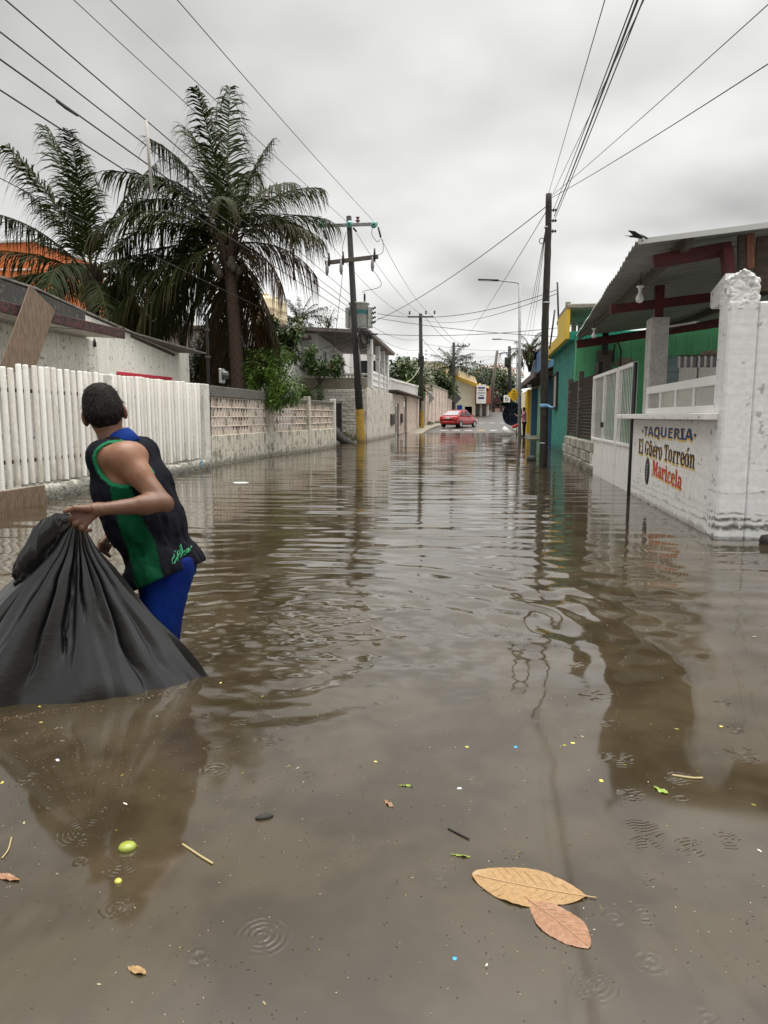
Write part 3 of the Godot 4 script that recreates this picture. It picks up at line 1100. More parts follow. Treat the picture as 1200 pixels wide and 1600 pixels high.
func make_bag():
	var A := Vector3(-1.251, 0.708, -2.86)
	var base := Vector3(-1.204, 0.066, -2.85)
	base.y = 0.0
	var turn := Basis(Vector3.UP, YAW)
	var t = thing("bin_bag", "huge black plastic bin bag dragged through the water by the wading man", "bin bag", turn * base, YAW)
	# where the plastic meets the water
	var rim := [Vector3(-1.204, 0, -2.915), Vector3(-1.323, 0, -2.761), Vector3(-1.447, 0, -2.651), Vector3(-1.594, 0, -2.563), Vector3(-1.75, 0, -2.502), Vector3(-1.857, 0, -2.455), Vector3(-2.015, 0, -2.408), Vector3(-2.327, 0, -2.541), Vector3(-2.638, 0, -2.937), Vector3(-2.57, 0, -3.244), Vector3(-2.207, 0, -3.349), Vector3(-1.739, 0, -3.276), Vector3(-1.364, 0, -3.115)]
	var inv := turn.inverse()
	var c := Curve3D.new()
	var n := rim.size()
	var flat := []
	for p in rim:
		flat.append(inv * p - base)
	for i in n + 1:
		var p: Vector3 = flat[i % n]
		var d: Vector3 = (flat[(i + 1) % n] - flat[(i + n - 1) % n]) * 0.16
		c.add_point(p, -d, d)
	var len := c.get_baked_length()
	var ap: Vector3 = A - base
	var nzv := FastNoiseLite.new()
	nzv.seed = 17
	nzv.frequency = 1.0
	nzv.fractal_octaves = 3
	var soft := FastNoiseLite.new()
	soft.seed = 18
	soft.frequency = 1.0
	soft.fractal_type = FastNoiseLite.FRACTAL_NONE
	var NA := 560
	var NT := 170
	var V := PackedVector3Array()
	var I := PackedInt32Array()
	var mid := Vector3.ZERO
	for p in flat:
		mid += p / n
	# pleats: [place round the neck, width, depth, where it dies out, drift]
	var pleats := []
	var pr := RandomNumberGenerator.new()
	pr.seed = 23
	for g in [0.035, 0.075, 0.09, 0.13, 0.152, 0.163, 0.176, 0.22, 0.27, 0.34, 0.45, 0.6, 0.75, 0.9, 0.965]:
		pleats.append([g, pr.randf_range(0.003, 0.0065), pr.randf_range(0.015, 0.034), pr.randf_range(0.6, 1.15), pr.randf_range(-0.012, 0.012)])
	for j in NT + 1:
		var s := float(j) / NT
		var tt := s * 1.04
		for i in NA:
			var a := float(i) / NA
			var foot := c.sample_baked(a * len)
			# flares a little at the foot, tight at the neck
			var sp := lerpf(tt, pow(tt, 1.7), 0.18)
			var p := ap.lerp(foot, sp)
			p.y = lerpf(ap.y, -0.03, tt) + 0.05 * sin(PI * clampf(tt, 0, 1)) * 0.6
			if s < 0.05:
				p = ap + (p - ap)
			var out := Vector3(foot.x - mid.x, 0.25, foot.z - mid.z).normalized()
			var neck := out * 0.022 * (1.0 - step01(0.0, 0.18, s))
			p += neck
			# long pleats fan out from the fist; they die away towards the foot, where the plastic crumples
			var dip := 0.0
			for g in pleats:
				var da: float = absf(a - g[0] - 0.012 * nzv.get_noise_2d(g[0] * 90.0, s * 2.0) - g[4] * s)
				da = minf(da, 1.0 - da)
				if da < g[1] * 3.0:
					dip += g[2] * exp(-da * da / (g[1] * g[1])) * (1.0 - step01(g[3] * 0.6, g[3], s))
			var big := soft.get_noise_2d(a * 9.0, s * 1.6 + 30.0)
			p += out * (-dip * (0.25 + 0.75 * step01(0.0, 0.35, s)) + 0.045 * s * big + 0.01 * soft.get_noise_2d(a * 22.0, s * 0.6 + 60.0) * step01(0.1, 0.5, s))
			var cr := step01(0.55, 1.0, s)
			p += out * cr * 0.007 * soft.get_noise_2d(a * 44.0, s * 0.8 + 12.0)
			p += out * 0.0003 * nzv.get_noise_3d(p.x * 30.0, p.y * 12.0, p.z * 30.0)
			V.append(p)
	for j in NT:
		for i in NA:
			var a := j * NA + i
			var b := j * NA + (i + 1) % NA
			I.append_array([a, b, b + NA, a, b + NA, a + NA])
	obj("bag_body", skinned(V, I), mat.bag, t)

	# the slack mouth of the bag, folded over on the far side of the fist
	V = PackedVector3Array()
	I = PackedInt32Array()
	var lip := [Vector3(-1.266, 0.765, -2.83), Vector3(-1.327, 0.76, -2.85), Vector3(-1.4, 0.734, -2.88), Vector3(-1.455, 0.686, -2.9), Vector3(-1.492, 0.629, -2.92)]
	var drop := [Vector3(-1.251, 0.701, -2.87), Vector3(-1.294, 0.627, -2.9), Vector3(-1.363, 0.514, -2.92), Vector3(-1.455, 0.399, -2.94), Vector3(-1.552, 0.366, -2.96)]
	var NS := 90
	var ND := 70
	for back in [0.0, 1.0]:
		for j in ND + 1:
			var s := float(j) / ND
			for i in NS + 1:
				var u := float(i) / NS * 3.999
				var k := int(u)
				var f := u - k
				f = f * f * (3.0 - 2.0 * f) * 0.4 + f * 0.6
				var p: Vector3 = lip[k].lerp(lip[k + 1], f).lerp(drop[k].lerp(drop[k + 1], f), s) - base
				var w := sin(PI * s) * (0.025 + 0.03 * i / NS)
				p.z += w * (1.0 - 2.2 * back)
				p.x -= 0.03 * sin(PI * s) * i / NS
				p += Vector3(-0.4, 0.4, 0.8 - 1.6 * back) * (0.02 * nzv.get_noise_2d(u * 0.9 - s * 0.6, s * 1.0 + 9.0 * back) * 1.6 - 0.018 * exp(-pow((s - 0.35 - 0.1 * u) / 0.05, 2.0)) - 0.014 * exp(-pow((s - 0.72 + 0.04 * u) / 0.04, 2.0))) * (0.3 + 0.7 * sin(PI * s))
				V.append(p)
	var W := NS + 1
	for back in 2:
		for j in ND:
			for i in NS:
				var a := back * W * (ND + 1) + j * W + i
				if back == 0:
					I.append_array([a, a + 1, a + W + 1, a, a + W + 1, a + W])
				else:
					I.append_array([a, a + W + 1, a + 1, a, a + W, a + W + 1])
	obj("bag_mouth", skinned(V, I), mat.bag, t)

func skinned(V: PackedVector3Array, I: PackedInt32Array) -> ArrayMesh:
	var N := PackedVector3Array()
	N.resize(V.size())
	for k in range(0, I.size(), 3):
		var q := (V[I[k + 2]] - V[I[k]]).cross(V[I[k + 1]] - V[I[k]])
		for e in 3:
			N[I[k + e]] += q
	for k in N.size():
		N[k] = N[k].normalized()
	return arrays_mesh(V, N, I)

# the woman at the far corner, behind a navy umbrella held out before her
func make_woman():
	var base := Vector3(2.148, 0.103, -40)
	base.y = 0.02
	var t = thing("person", "woman in a pink top and dark trousers at the far kerb holding out an umbrella", "person", base, 0.0)
	var H := 1.62
	var hip := Vector3(0.02, 0.82, 0)
	var sh := Vector3(0, 1.32, 0)
	var all := [
		[hip + Vector3(0, 0, 0.07), hip + Vector3(0, 0, -0.07), 0.12, 0.12, 0.06], [hip, sh, 0.12, 0.12, 0.06], [sh + Vector3(0, -0.03, 0.14), sh + Vector3(0, -0.03, -0.14), 0.07, 0.07, 0.05],
		[sh, sh + Vector3(0, 0.13, 0), 0.05, 0.045, 0.04], [sh + Vector3(-0.01, 0.2, 0), sh + Vector3(-0.01, 0.24, 0), 0.085, 0.09, 0.03],
		[sh + Vector3(0, -0.03, 0.15), sh + Vector3(-0.16, -0.16, 0.2), 0.05, 0.042, 0.03], [sh + Vector3(-0.16, -0.16, 0.2), sh + Vector3(-0.44, -0.14, 0.1), 0.042, 0.035, 0.03],
		[sh + Vector3(0, -0.03, -0.15), sh + Vector3(-0.1, -0.22, -0.2), 0.05, 0.042, 0.03], [sh + Vector3(-0.1, -0.22, -0.2), sh + Vector3(-0.4, -0.18, -0.02), 0.042, 0.035, 0.03],
		[hip + Vector3(0, -0.02, 0.08), Vector3(0.02, 0.45, 0.09), 0.1, 0.07, 0.04], [Vector3(0.02, 0.45, 0.09), Vector3(0.04, 0.06, 0.09), 0.065, 0.05, 0.03], [Vector3(0.04, 0.05, 0.09), Vector3(-0.12, 0.03, 0.09), 0.045, 0.035, 0.03],
		[hip + Vector3(0, -0.02, -0.08), Vector3(0.0, 0.45, -0.1), 0.1, 0.07, 0.04], [Vector3(0.0, 0.45, -0.1), Vector3(0.02, 0.06, -0.1), 0.065, 0.05, 0.03], [Vector3(0.02, 0.05, -0.1), Vector3(-0.14, 0.03, -0.1), 0.045, 0.035, 0.03],
	]
	for g in [[0.1, 0.03], [-0.02, 0.0]]:
		for k in 4:
			var a := sh + Vector3(-0.45, -0.14 + 0.02 * k - 0.03, g[0])
			all.append([a, a + Vector3(-0.045, 0.0, -0.01), 0.012, 0.01, 0.008])
	var f := func(p: Vector3, near: Array) -> float:
		return bones(p, near)
	var col := func(p: Vector3) -> Color:
		if p.x < -0.3 and p.y > 1.0 and p.x < -0.38:
			return Color(0.32, 0.16, 0.1)
		if p.y > 1.4:
			return Color(0.02, 0.014, 0.012) if (p.x > -0.04 or p.y > 1.58) and p.y > 1.45 else Color(0.32, 0.16, 0.1)
		if p.y > 0.84:
			return Color(0.62, 0.25, 0.34)
		return Color(0.02, 0.023, 0.035) if p.y > 0.08 else Color(0.03, 0.03, 0.03)
	obj("body", nets(f, Vector3(-0.65, -0.02, -0.4), Vector3(0.3, 1.72, 0.4), 0.028, col, all), mat.cloth, t)
	# the umbrella, its top towards the street
	var c := Vector3(1.408, 1.326, -40.5)
	var u = thing("umbrella", "large navy blue umbrella held sideways in front of the woman in pink", "umbrella", c, 0.0)
	var d := Vector3(-0.5, 0.1, -0.85).normalized()
	var x := Vector3.UP.cross(d).normalized()
	var b := Basis(x, d, x.cross(d))
	var st := mb()
	var R := 0.76
	var prof := [Vector2(0, 0.0), Vector2(0.25, -0.025), Vector2(0.5, -0.1), Vector2(0.68, -0.2), Vector2(0.76, -0.28)]
	for i in 4:
		for k in 16:
			var a0 := TAU * k / 16
			var a1 := TAU * (k + 1) / 16
			var s0 := 1.0 if k % 2 == 0 else 0.955
			var s1 := 0.955 if k % 2 == 0 else 1.0
			var p0: Vector2 = prof[i]
			var p1: Vector2 = prof[i + 1]
			quad(st, b * Vector3(p0.x * s0 * cos(a0), p0.y, -p0.x * s0 * sin(a0)), b * Vector3(p1.x * s0 * cos(a0), p1.y, -p1.x * s0 * sin(a0)), b * Vector3(p1.x * s1 * cos(a1), p1.y, -p1.x * s1 * sin(a1)), b * Vector3(p0.x * s1 * cos(a1), p0.y, -p0.x * s1 * sin(a1)))
	u.scale = Vector3.ONE * 0.88
	obj("canopy", st, mat.navy, u)
	for k in 8:
		st = mb(true)
		var a := TAU * k / 8
		var q := []
		for p in prof:
			q.append(b * Vector3(p.x * cos(a), p.y - 0.012, -p.x * sin(a)))
		tube(st, q, 0.006, 5)
		obj("rib", st, mat.steel, u)
	st = mb(true)
	tube(st, [b * Vector3(0, 0.05, 0), b * Vector3(0, -0.75, 0)], 0.008, 6)
	obj("shaft", st, mat.steel, u)

# ---------------------------------------------------------------- left side of the street

func sheet(st, a: Vector3, b: Vector3, c: Vector3, d: Vector3, thick: float):
	# a slab whose top corners run a, b, c, d counter-clockwise seen from above
	var t := Vector3(0, -thick, 0)
	quad(st, a, b, c, d)
	quad(st, a + t, d + t, c + t, b + t)
	var q := [a, b, c, d]
	for i in 4:
		var p: Vector3 = q[i]
		var s: Vector3 = q[(i + 1) % 4]
		quad(st, p + t, s + t, s, p)

func make_pipe_fence():
	var X := -6.15
	var t = thing("pipe_fence", "tall fence of white round pipes on a rough grey concrete kerb", "fence", Vector3(X, 0, -11))
	# one pipe with a capped, slightly domed top
	var st := mb(true)
	lathe(st, [Vector2(0.037, 0.0), Vector2(0.037, 1.585), Vector2(0.033, 1.6), Vector2(0.0, 1.603)], 16)
	var pipe := done(st)
	var r := RandomNumberGenerator.new()
	r.seed = 2
	var z := -6.6
	var n := 0
	var mats := [mat.pvc, mat.pvc2, mat.pvc3]
	while z > -14.95:
		if not (z < -10.93 and z > -11.2):
			var o = obj("picket", pipe, mats[n % 3], t, Vector3(r.randfn(0, 0.004), 0.235 - 0.004 * (z + 8) - (0.05 if z > -8.82 else 0.0) + r.randfn(0, 0.008), z + 11 + r.randfn(0, 0.003)), Basis.from_euler(Vector3(r.randfn(0, 0.004), r.randf() * TAU, r.randfn(0, 0.004))))
			o.name = numbered("picket") if n == 0 else "picket_%03d" % n
		n += 1
		z -= 0.16 if z > -11 else 0.145
	for y in [0.55, 1.5]:
		st = mb()
		span(st, Vector3(-0.12, y - 0.025, 4.3), Vector3(-0.07, y + 0.025, -3.95))
		obj("rail", st, mat.rust_dark, t)
	st = mb()
	span(st, Vector3(-0.075, -0.3, 0.0), Vector3(0.075, 1.83, -0.13), 0.01)
	obj("post", st, mat.plaster_white, t)
	st = mb()
	span(st, Vector3(-0.09, -0.3, -4.0), Vector3(0.09, 1.86, -4.3), 0.012)
	obj("end_post", st, mat.plaster_white, t)
	# the kerb under the pipes: rough, uneven concrete
	var nzv := FastNoiseLite.new()
	nzv.seed = 31
	nzv.frequency = 2.2
	var V := PackedVector3Array()
	var I := PackedInt32Array()
	var prof := [Vector2(0.22, -0.4), Vector2(0.2, -0.02), Vector2(0.17, 0.1), Vector2(0.12, 0.19), Vector2(0.02, 0.215), Vector2(-0.15, 0.21), Vector2(-0.16, -0.4)]
	for i in 180:
		var zz := 4.5 - i * 0.0475
		for p in prof.size():
			var q: Vector2 = prof[p]
			V.append(Vector3(q.x + 0.035 * nzv.get_noise_2d(zz * 1.5, p * 1.7) + 0.02 * nzv.get_noise_2d(zz * 6.0, p * 3.0), q.y + 0.03 * nzv.get_noise_2d(zz * 2.0 + 50.0, p * 0.6), zz))
	for i in 179:
		for p in prof.size() - 1:
			var a := i * prof.size() + p
			var b := a + prof.size()
			I.append_array([a, b, a + 1, a + 1, b, b + 1])
	obj("concrete_kerb", skinned(V, I), mat.mossy, t)
	# a grey board closes the gap below the nearest pipes
	st = mb()
	span(st, Vector3(0.27, -0.3, 2.2), Vector3(0.31, 0.24, 5.0), 0.004)
	tag(obj("board", st, mat.plywood, null, Vector3(X, 0, -11)), "brown weathered board standing in the water below the nearest white pipes", "board")

func make_white_house():
	var t = thing("house", "low white house with worn red concrete canopy behind the pipe fence", "house", Vector3(-8, 0, -15))
	var o := Vector3(8, 0, 15)
	var st := mb()
	# front wall under the sloping roof, and the gable end
	var top := PackedVector2Array([Vector2(-7.5, -0.3), Vector2(3.8, -0.3), Vector2(3.8, 2.86), Vector2(0.7, 3.0), Vector2(-2.5, 3.3), Vector2(-7.5, 3.5)])
	prism(st, top, 0.2, Transform3D(Basis(Vector3(0, 0, -1), Vector3.UP, Vector3(1, 0, 0)), Vector3(-0.2, 0, 0)))
	obj("front_wall", st, mat.plaster_old, t)
	st = mb()
	span(st, Vector3(-6, -0.3, -3.8), Vector3(-0.2, 2.82, -3.6))
	obj("end_wall", st, mat.plaster_old, t)
	st = mb()
	# the thicker wall section beside the canopy
	span(st, Vector3(0.0, -0.3, 0.95), Vector3(0.06, 2.7, 7.5), 0.01)
	obj("wall_facing", st, mat.plaster_old2, t)
	# blackened parapet above the canopy
	st = mb()
	var par := PackedVector2Array([Vector2(-7.5, 2.95), Vector2(-1.45, 2.93), Vector2(-1.45, 3.2), Vector2(-2.8, 3.33), Vector2(-7.5, 3.52)])
	prism(st, par, 0.1, Transform3D(Basis(Vector3(0, 0, -1), Vector3.UP, Vector3(1, 0, 0)), Vector3(0.003, 0, 0)))
	obj("parapet", st, mat.black_parapet, t)
	# the canopy slab with its flaking red edge
	st = mb()
	sheet(st, o + Vector3(-7.2, 2.87, -13.72), o + Vector3(-8.0, 2.92, -13.72), o + Vector3(-8.0, 2.92, -6.0), o + Vector3(-7.2, 2.86, -6.0), 0.17)
	obj("canopy_slab", st, mat.plaster_white, t)
	st = mb()
	span(st, o + Vector3(-7.2, 2.695, -13.74), o + Vector3(-7.17, 2.872, -6.0), 0.008)
	obj("canopy_edge", st, mat.red_flaking, t)
	st = mb()
	span(st, o + Vector3(-8.0, 2.76, -13.75), o + Vector3(-7.17, 2.925, -13.722), 0.008)
	obj("canopy_edge", st, mat.red_flaking, t)
	# roof: a thin sheet with an overhang, dark underneath, that runs down to the far corner
	st = mb()
	var R := [Vector3(-7.95, 3.46, -11.127), Vector3(-7.95, 3.437, -12.114), Vector3(-7.95, 3.271, -13.581), Vector3(-7.9, 3.049, -15.569), Vector3(-7.25, 2.811, -18.16)]
	for i in 4:
		var a: Vector3 = R[i] + o
		var b: Vector3 = R[i + 1] + o
		var dx := Vector3(-7.0, 0.35, 0)
		sheet(st, a, b, b + dx, a + dx, 0.035)
	obj("roof_sheet", st, mat.old_sheet, t)
	st = mb()
	for i in range(1, 4):
		bar(st, R[i] + o + Vector3(-0.12, -0.08, 0), R[i + 1] + o + Vector3(-0.3 if i < 3 else -0.75, -0.08, 0.3), 0.05, 0.07)
	obj("rafter", st, mat.grey_wood, t)
	obj("red_band", red_band(o), mat.red_band, t)
	# the wall lamp's stub and a hole in the plaster
	st = mb(true)
	lathe(st, [Vector2(0, -0.05), Vector2(0.035, -0.05), Vector2(0.03, 0.05), Vector2(0.012, 0.12), Vector2(0, 0.12)], 10)
	obj("lamp_stub", st, mat.black_metal, t, Vector3(-7.92, 2.616, -13.888) + o)
	# the plywood sheet leans on the canopy
	var tl := Vector3(-7.1, 3.201, -10.641)
	var tr := Vector3(-7.1, 2.9, -11.27)
	var br := Vector3(-7, 1.939, -10.521)
	var bl := Vector3(-6.95, 1.706, -9.501)
	st = mb()
	var nn := (tr - tl).cross(bl - tl).normalized() * 0.018
	for q in [[tl, tr, br, bl]]:
		fquad(st, q[0], q[1], q[2], q[3], -nn)
		fquad(st, q[0] + nn, q[1] + nn, q[2] + nn, q[3] + nn, nn)
		for k in 4:
			var a: Vector3 = q[k]
			var b: Vector3 = q[(k + 1) % 4]
			fquad(st, a, b, b + nn, a + nn, (a + b) * 0.5 - (tl + br) * 0.5)
	tag(obj("plywood_sheet", st, mat.plywood), "brown knotty plywood sheet leaning against the red canopy edge", "plywood sheet")

func red_band(o: Vector3):
	var st := mb()
	var a := Vector3(-7.99, 2.095, -14.869) + o
	var b := Vector3(-7.99, 2.113, -17.628) + o
	var c := (a + b) * 0.5
	box(st, c, Vector3(0.03, 0.075, a.distance_to(b)), 0.0, Basis.looking_at(b - a))
	return st

func make_breeze_wall():
	# the wall runs in three bays, bending a little towards the street
	var P := [Vector3(-6.3, 0, -15.3), Vector3(-6.24, 0, -20.25), Vector3(-5.75, 0, -22.9), Vector3(-5.62, 0, -26.3)]
	var t = thing("breeze_block_wall", "stained garden wall with pierced pinkish breeze blocks along its upper half", "wall", P[0])
	var r := RandomNumberGenerator.new()
	r.seed = 6
	# one pierced block: a frame with a V of two slanting ribs
	var blk := mb()
	var w := 0.2
	var h := 0.205
	for e in [[Vector2(0, 0), Vector2(w, 0)], [Vector2(0, h), Vector2(w, h)]]:
		bar(blk, Vector3(e[0].x - w / 2, e[0].y, 0), Vector3(e[1].x - w / 2, e[1].y, 0), 0.035, 0.02)
	bar(blk, Vector3(-w / 2 + 0.012, 0.0, 0.0), Vector3(0, h, 0.002), 0.024, 0.03)
	bar(blk, Vector3(w / 2 - 0.012, 0.0, 0.0), Vector3(0, h, -0.002), 0.024, 0.028)
	bar(blk, Vector3(0, 0.0, 0), Vector3(0, h, 0), 0.014, 0.024)
	var block := done(blk)
	for bay in 3:
		var a: Vector3 = P[bay]
		var b: Vector3 = P[bay + 1]
		var d := (b - a).normalized()
		var L := a.distance_to(b)
		var B := Basis(-d, Vector3.UP, (-d).cross(Vector3.UP))
		var mid = (a + b) * 0.5 - P[0]
		var low := 0.71
		var st := mb()
		box(st, mid + Vector3(0, (low - 0.3) * 0.5, 0), Vector3(L, low + 0.3, 0.15), 0.01, B)
		obj("base_wall", st, mat.damp_wall, t)
		var rows: int = [4, 4, 4][bay]
		var ptop := low + rows * 0.225
		st = mb()
		box(st, mid + Vector3(0, (ptop + (1.86 if bay == 0 else 1.7)) * 0.5, 0), Vector3(L, (1.86 if bay == 0 else 1.7) - ptop, 0.14), 0.012, B)
		obj("coping", st, mat.black_mould, t)
		# mortar courses between the rows of blocks
		for k in rows:
			st = mb()
			box(st, mid + Vector3(0, low + k * 0.225 + 0.21, 0), Vector3(L - 0.02, 0.028, 0.05), 0.006, B)
			obj("mortar_course", st, mat.breeze, t)
		var n := int((L - 0.34) / 0.205)
		for k in rows:
			for i in n:
				obj("breeze_block", block, mat.breeze if (i * 7 + k * 3) % 5 else mat.breeze2, t, a - P[0] + d * (0.22 + 0.205 * (i + 0.5)) + Vector3(0, low + k * 0.225, 0), B.rotated(Vector3.UP, r.randfn(0, 0.01)))
		for e in [a, b] if bay == 2 else [a]:
			st = mb()
			box(st, e - P[0] + Vector3(0, 0.72, 0), Vector3(0.2, 2.16, 0.2), 0.012, B)
			obj("pillar", st, mat.plaster_white if e == b else mat.damp_wall, t)
		if bay == 0:
			# dark yard wall close behind, seen through the piercings
			pass
	# the electricity meter, the black post and the strip of blue plastic at the corner
	var m = thing("electric_meter", "round grey electricity meter at the near end of the pierced wall", "meter", Vector3(-6.15, 2.137, -16.604))
	var st := mb(true)
	var face := Basis(Vector3(0, 1, 0), Vector3(1, 0, 0), Vector3(0, 0, -1))
	lathe(st, [Vector2(0, 0), Vector2(0.11, 0), Vector2(0.115, 0.07), Vector2(0.09, 0.15), Vector2(0.0, 0.16)], 18, Vector3(-0.1, 0, 0), face)
	obj("meter_glass", st, mat.dark_glass, m)
	st = mb()
	box(st, Vector3(-0.1, -0.02, 0), Vector3(0.06, 0.34, 0.26), 0.01)
	obj("meter_box", st, mat.steel, m)
	m = thing("service_post", "thin black service post with a small hook rising beside the meter", "post", Vector3(-6.25, 1.889, -15.747))
	st = mb(true)
	var p := [Vector3(0, -1.9, 0), Vector3(0, 1.35, 0), Vector3(0, 1.5, 0.03), Vector3(-0.03, 1.56, 0.1), Vector3(-0.06, 1.5, 0.16)]
	tube(st, p, 0.032, 10)
	obj("pipe", st, mat.black_metal, m)
	for y in [0.6, 1.2]:
		st = mb()
		box(st, Vector3(0, y, 0), Vector3(0.1, 0.05, 0.1), 0.008)
		obj("clamp", st, mat.rust_dark, m)
	st = mb(true)
	tube(st, [Vector3(-6, 0.267, -14.548), Vector3(-6, 0.167, -14.61), Vector3(-6, 0.094, -14.464), Vector3(-6, 0.005, -14.561)], 0.014, 6)
	tag(obj("plastic_strip", st, mat.blue_plastic), "scrap of blue plastic caught at the foot of the last white pipe", "plastic scrap")

func make_brick_house():
	var t = thing("house", "white two storey house with a covered corner balcony behind the whitewashed brick wall", "house", Vector3(-7.5, 0, -37))
	var o := Vector3(7.5, 0, 37)
	# upper storey: wall towards us, then the wall of the porch with dark windows
	var st := mb()
	span(st, o + Vector3(-11.5, 0.0, -33.6), o + Vector3(-7.85, 5.25, -33.4))
	obj("end_wall", st, mat.plaster_far, t)
	st = mb()
	span(st, o + Vector3(-8.05, 0.0, -42), o + Vector3(-7.86, 5.2, -33.605))
	obj("porch_wall", st, mat.plaster_far, t)
	for z in [[-34.4, -35.3], [-36.2, -37.2], [-37.6, -38.4], [-38.8, -39.6]]:
		var w = obj("window", frame_box(Vector3(0.08, 1.35, z[0] - z[1]), 0.07), mat.paint_white, t, o + Vector3(-7.84, 3.75, (z[0] + z[1]) * 0.5))
		st = mb()
		box(st, Vector3(-0.02, 0, 0), Vector3(0.01, 1.24, z[0] - z[1] - 0.12))
		obj("glass", st, mat.window_dark, w)
		st = mb()
		box(st, Vector3.ZERO, Vector3(0.04, 1.22, 0.04))
		obj("mullion", st, mat.paint_white, w)
	st = mb()
	span(st, o + Vector3(-7.85, 2.3, -42), o + Vector3(-5.35, 2.47, -33.6))
	obj("balcony_floor", st, mat.plaster_far, t)
	st = mb()
	span(st, o + Vector3(-7.85, 2.47, -42.1), o + Vector3(-5.6, 5.0, -41.9))
	var bw = obj("back_wall", st, mat.plaster_far, t)
	for k in 2:
		st = mb()
		span(st, o + Vector3(-7.5 + k * 1.0, 2.6, -41.9), o + Vector3(-6.8 + k * 1.0, 4.4, -41.87), 0.008)
		obj("dark_opening", st, mat.window_dark, bw)
	# columns and the panelled parapet along the street
	var cz := [-33.75, -36.2, -38.0, -39.3]
	for k in 4:
		st = mb()
		var wdt: float = [0.42, 0.2, 0.2, 0.24][k]
		span(st, o + Vector3(-5.5, 2.48, cz[k] - wdt / 2), o + Vector3(-5.28, 4.75 - 0.08 * k, cz[k] + wdt / 2), 0.01)
		obj("column", st, mat.plaster_far, t)
	for k in 3:
		st = mb()
		span(st, o + Vector3(-5.44, 2.48, cz[k + 1] + 0.1), o + Vector3(-5.36, 3.35, cz[k] - 0.1 - (0.1 if k == 0 else 0.0)), 0.01)
		var pn = obj("parapet_panel", st, mat.plaster_far, t)
		for y in [2.62, 2.92, 3.2]:
			st = mb()
			span(st, o + Vector3(-5.355, y, cz[k + 1] + 0.16), o + Vector3(-5.33, y + 0.1, cz[k] - 0.24), 0.008)
			obj("moulding", st, mat.paint_white, pn)
	# balusters on the side towards us
	for k in 12:
		st = mb(true)
		lathe(st, [Vector2(0.06, 2.5), Vector2(0.04, 2.62), Vector2(0.075, 2.78), Vector2(0.035, 2.98), Vector2(0.06, 3.08)], 8)
		obj("baluster", st, mat.plaster_far, t, o + Vector3(-7.6 + k * 0.17, 0, -33.65))
	st = mb()
	span(st, o + Vector3(-7.84, 3.08, -33.75), o + Vector3(-5.5, 3.18, -33.55), 0.02)
	obj("handrail", st, mat.plaster_far, t)
	# the roof slab
	st = mb()
	var A := Vector3(-9.942, 5.368, -32.6)
	var B := Vector3(-5.185, 5.031, -32.6)
	var C := Vector3(-4.95, 4.642, -39.625)
	var D := Vector3(-11.5, C.y + 0.3, C.z)
	sheet(st, A + o, B + o, C + o, D + o, 0.16)
	obj("roof_slab", st, mat.roof_grey, t)

	# whitewashed brick wall towards us
	t = thing("brick_wall", "tall whitewashed brick wall with a grey weathered top behind the leaning pole", "wall", Vector3(-7.4, 0, -32.5))
	o = Vector3(7.4, 0, 32.5)
	st = mb()
	span(st, o + Vector3(-11.5, -0.3, -32.62), o + Vector3(-5.36, 2.4, -32.45))
	obj("backing", st, mat.brick_mortar, t)
	st = mb()
	span(st, o + Vector3(-11.5, 2.4, -32.63), o + Vector3(-5.36, 2.93, -32.44), 0.02)
	obj("rendered_top", st, mat.grey_render, t)
	var r := RandomNumberGenerator.new()
	r.seed = 15
	var bm := []
	for k in 3:
		st = mb()
		box(st, Vector3.ZERO, Vector3(0.31, 0.115, 0.06), 0.012)
		bm.append(done(st))
	var count := 0
	for row in 19:
		var x := -9.0 + (0.17 if row % 2 else 0.0)
		while x < -5.5:
			if not (x > -7.35 and x < -6.45 and row < 15) and count < 290:
				obj("brick", bm[count % 3], [mat.brick_white, mat.brick_white2, mat.brick_white3][r.randi() % 3], t, o + Vector3(x, -0.08 + row * 0.133, -32.43 + r.randf_range(-0.012, 0.01)))
				count += 1
			x += 0.335
	# rubble and growth at its foot
	var g = thing("iron_gate", "dark iron gate standing open beside the pierced wall", "gate", Vector3(-6.571, 0.026, -31.8))
	st = mb()
	span(st, Vector3(0.1, 0.0, -0.03), Vector3(0.18, 1.75, 0.05), 0.005)
	obj("post", st, mat.black_metal, g)
	st = mb()
	span(st, Vector3(-0.62, 0.6, -0.02), Vector3(0.1, 1.72, 0.02), 0.004)
	obj("gate_leaf", st, mat.black_metal, g)
	for k in 4:
		st = mb()
		span(st, Vector3(-0.6 + k * 0.2, 0.62, 0.02), Vector3(-0.57 + k * 0.2, 1.7, 0.04))
		obj("bar", st, mat.rust_dark, g)
	st = mb(true)
	tube(st, [Vector3(-6.524, 0.681, -30.5), Vector3(-6.223, 0.297, -30.4), Vector3(-5.923, 0.081, -30.3), Vector3(-5.624, -0.051, -30.2)], [0.16, 0.2, 0.17, 0.1], 9)
	tag(obj("log", st, mat.black_wood), "black rotten log lying in the gateway beside the brick wall", "log")

	# the street wall with its two doors and meter boxes
	t = thing("street_wall", "stained cream street wall with two dark doors and meter boxes", "wall", Vector3(-5.35, 0, -45))
	o = Vector3(5.35, 0, 45)
	st = mb()
	span(st, o + Vector3(-5.5, -0.3, -42.6), o + Vector3(-5.32, 2.46, -32.44), 0.02)
	obj("wall", st, mat.streaked, t)
	for z in [[-42.6, -42.9], [-45.0, -47.6], [-49.6, -58.6]]:
		st = mb()
		span(st, o + Vector3(-5.52, -0.2, z[1]), o + Vector3(-5.34, 2.55 + (0.2 if z[1] < -50 else 0.0), z[0]), 0.02)
		obj("wall", st, mat.streaked_pink, t)
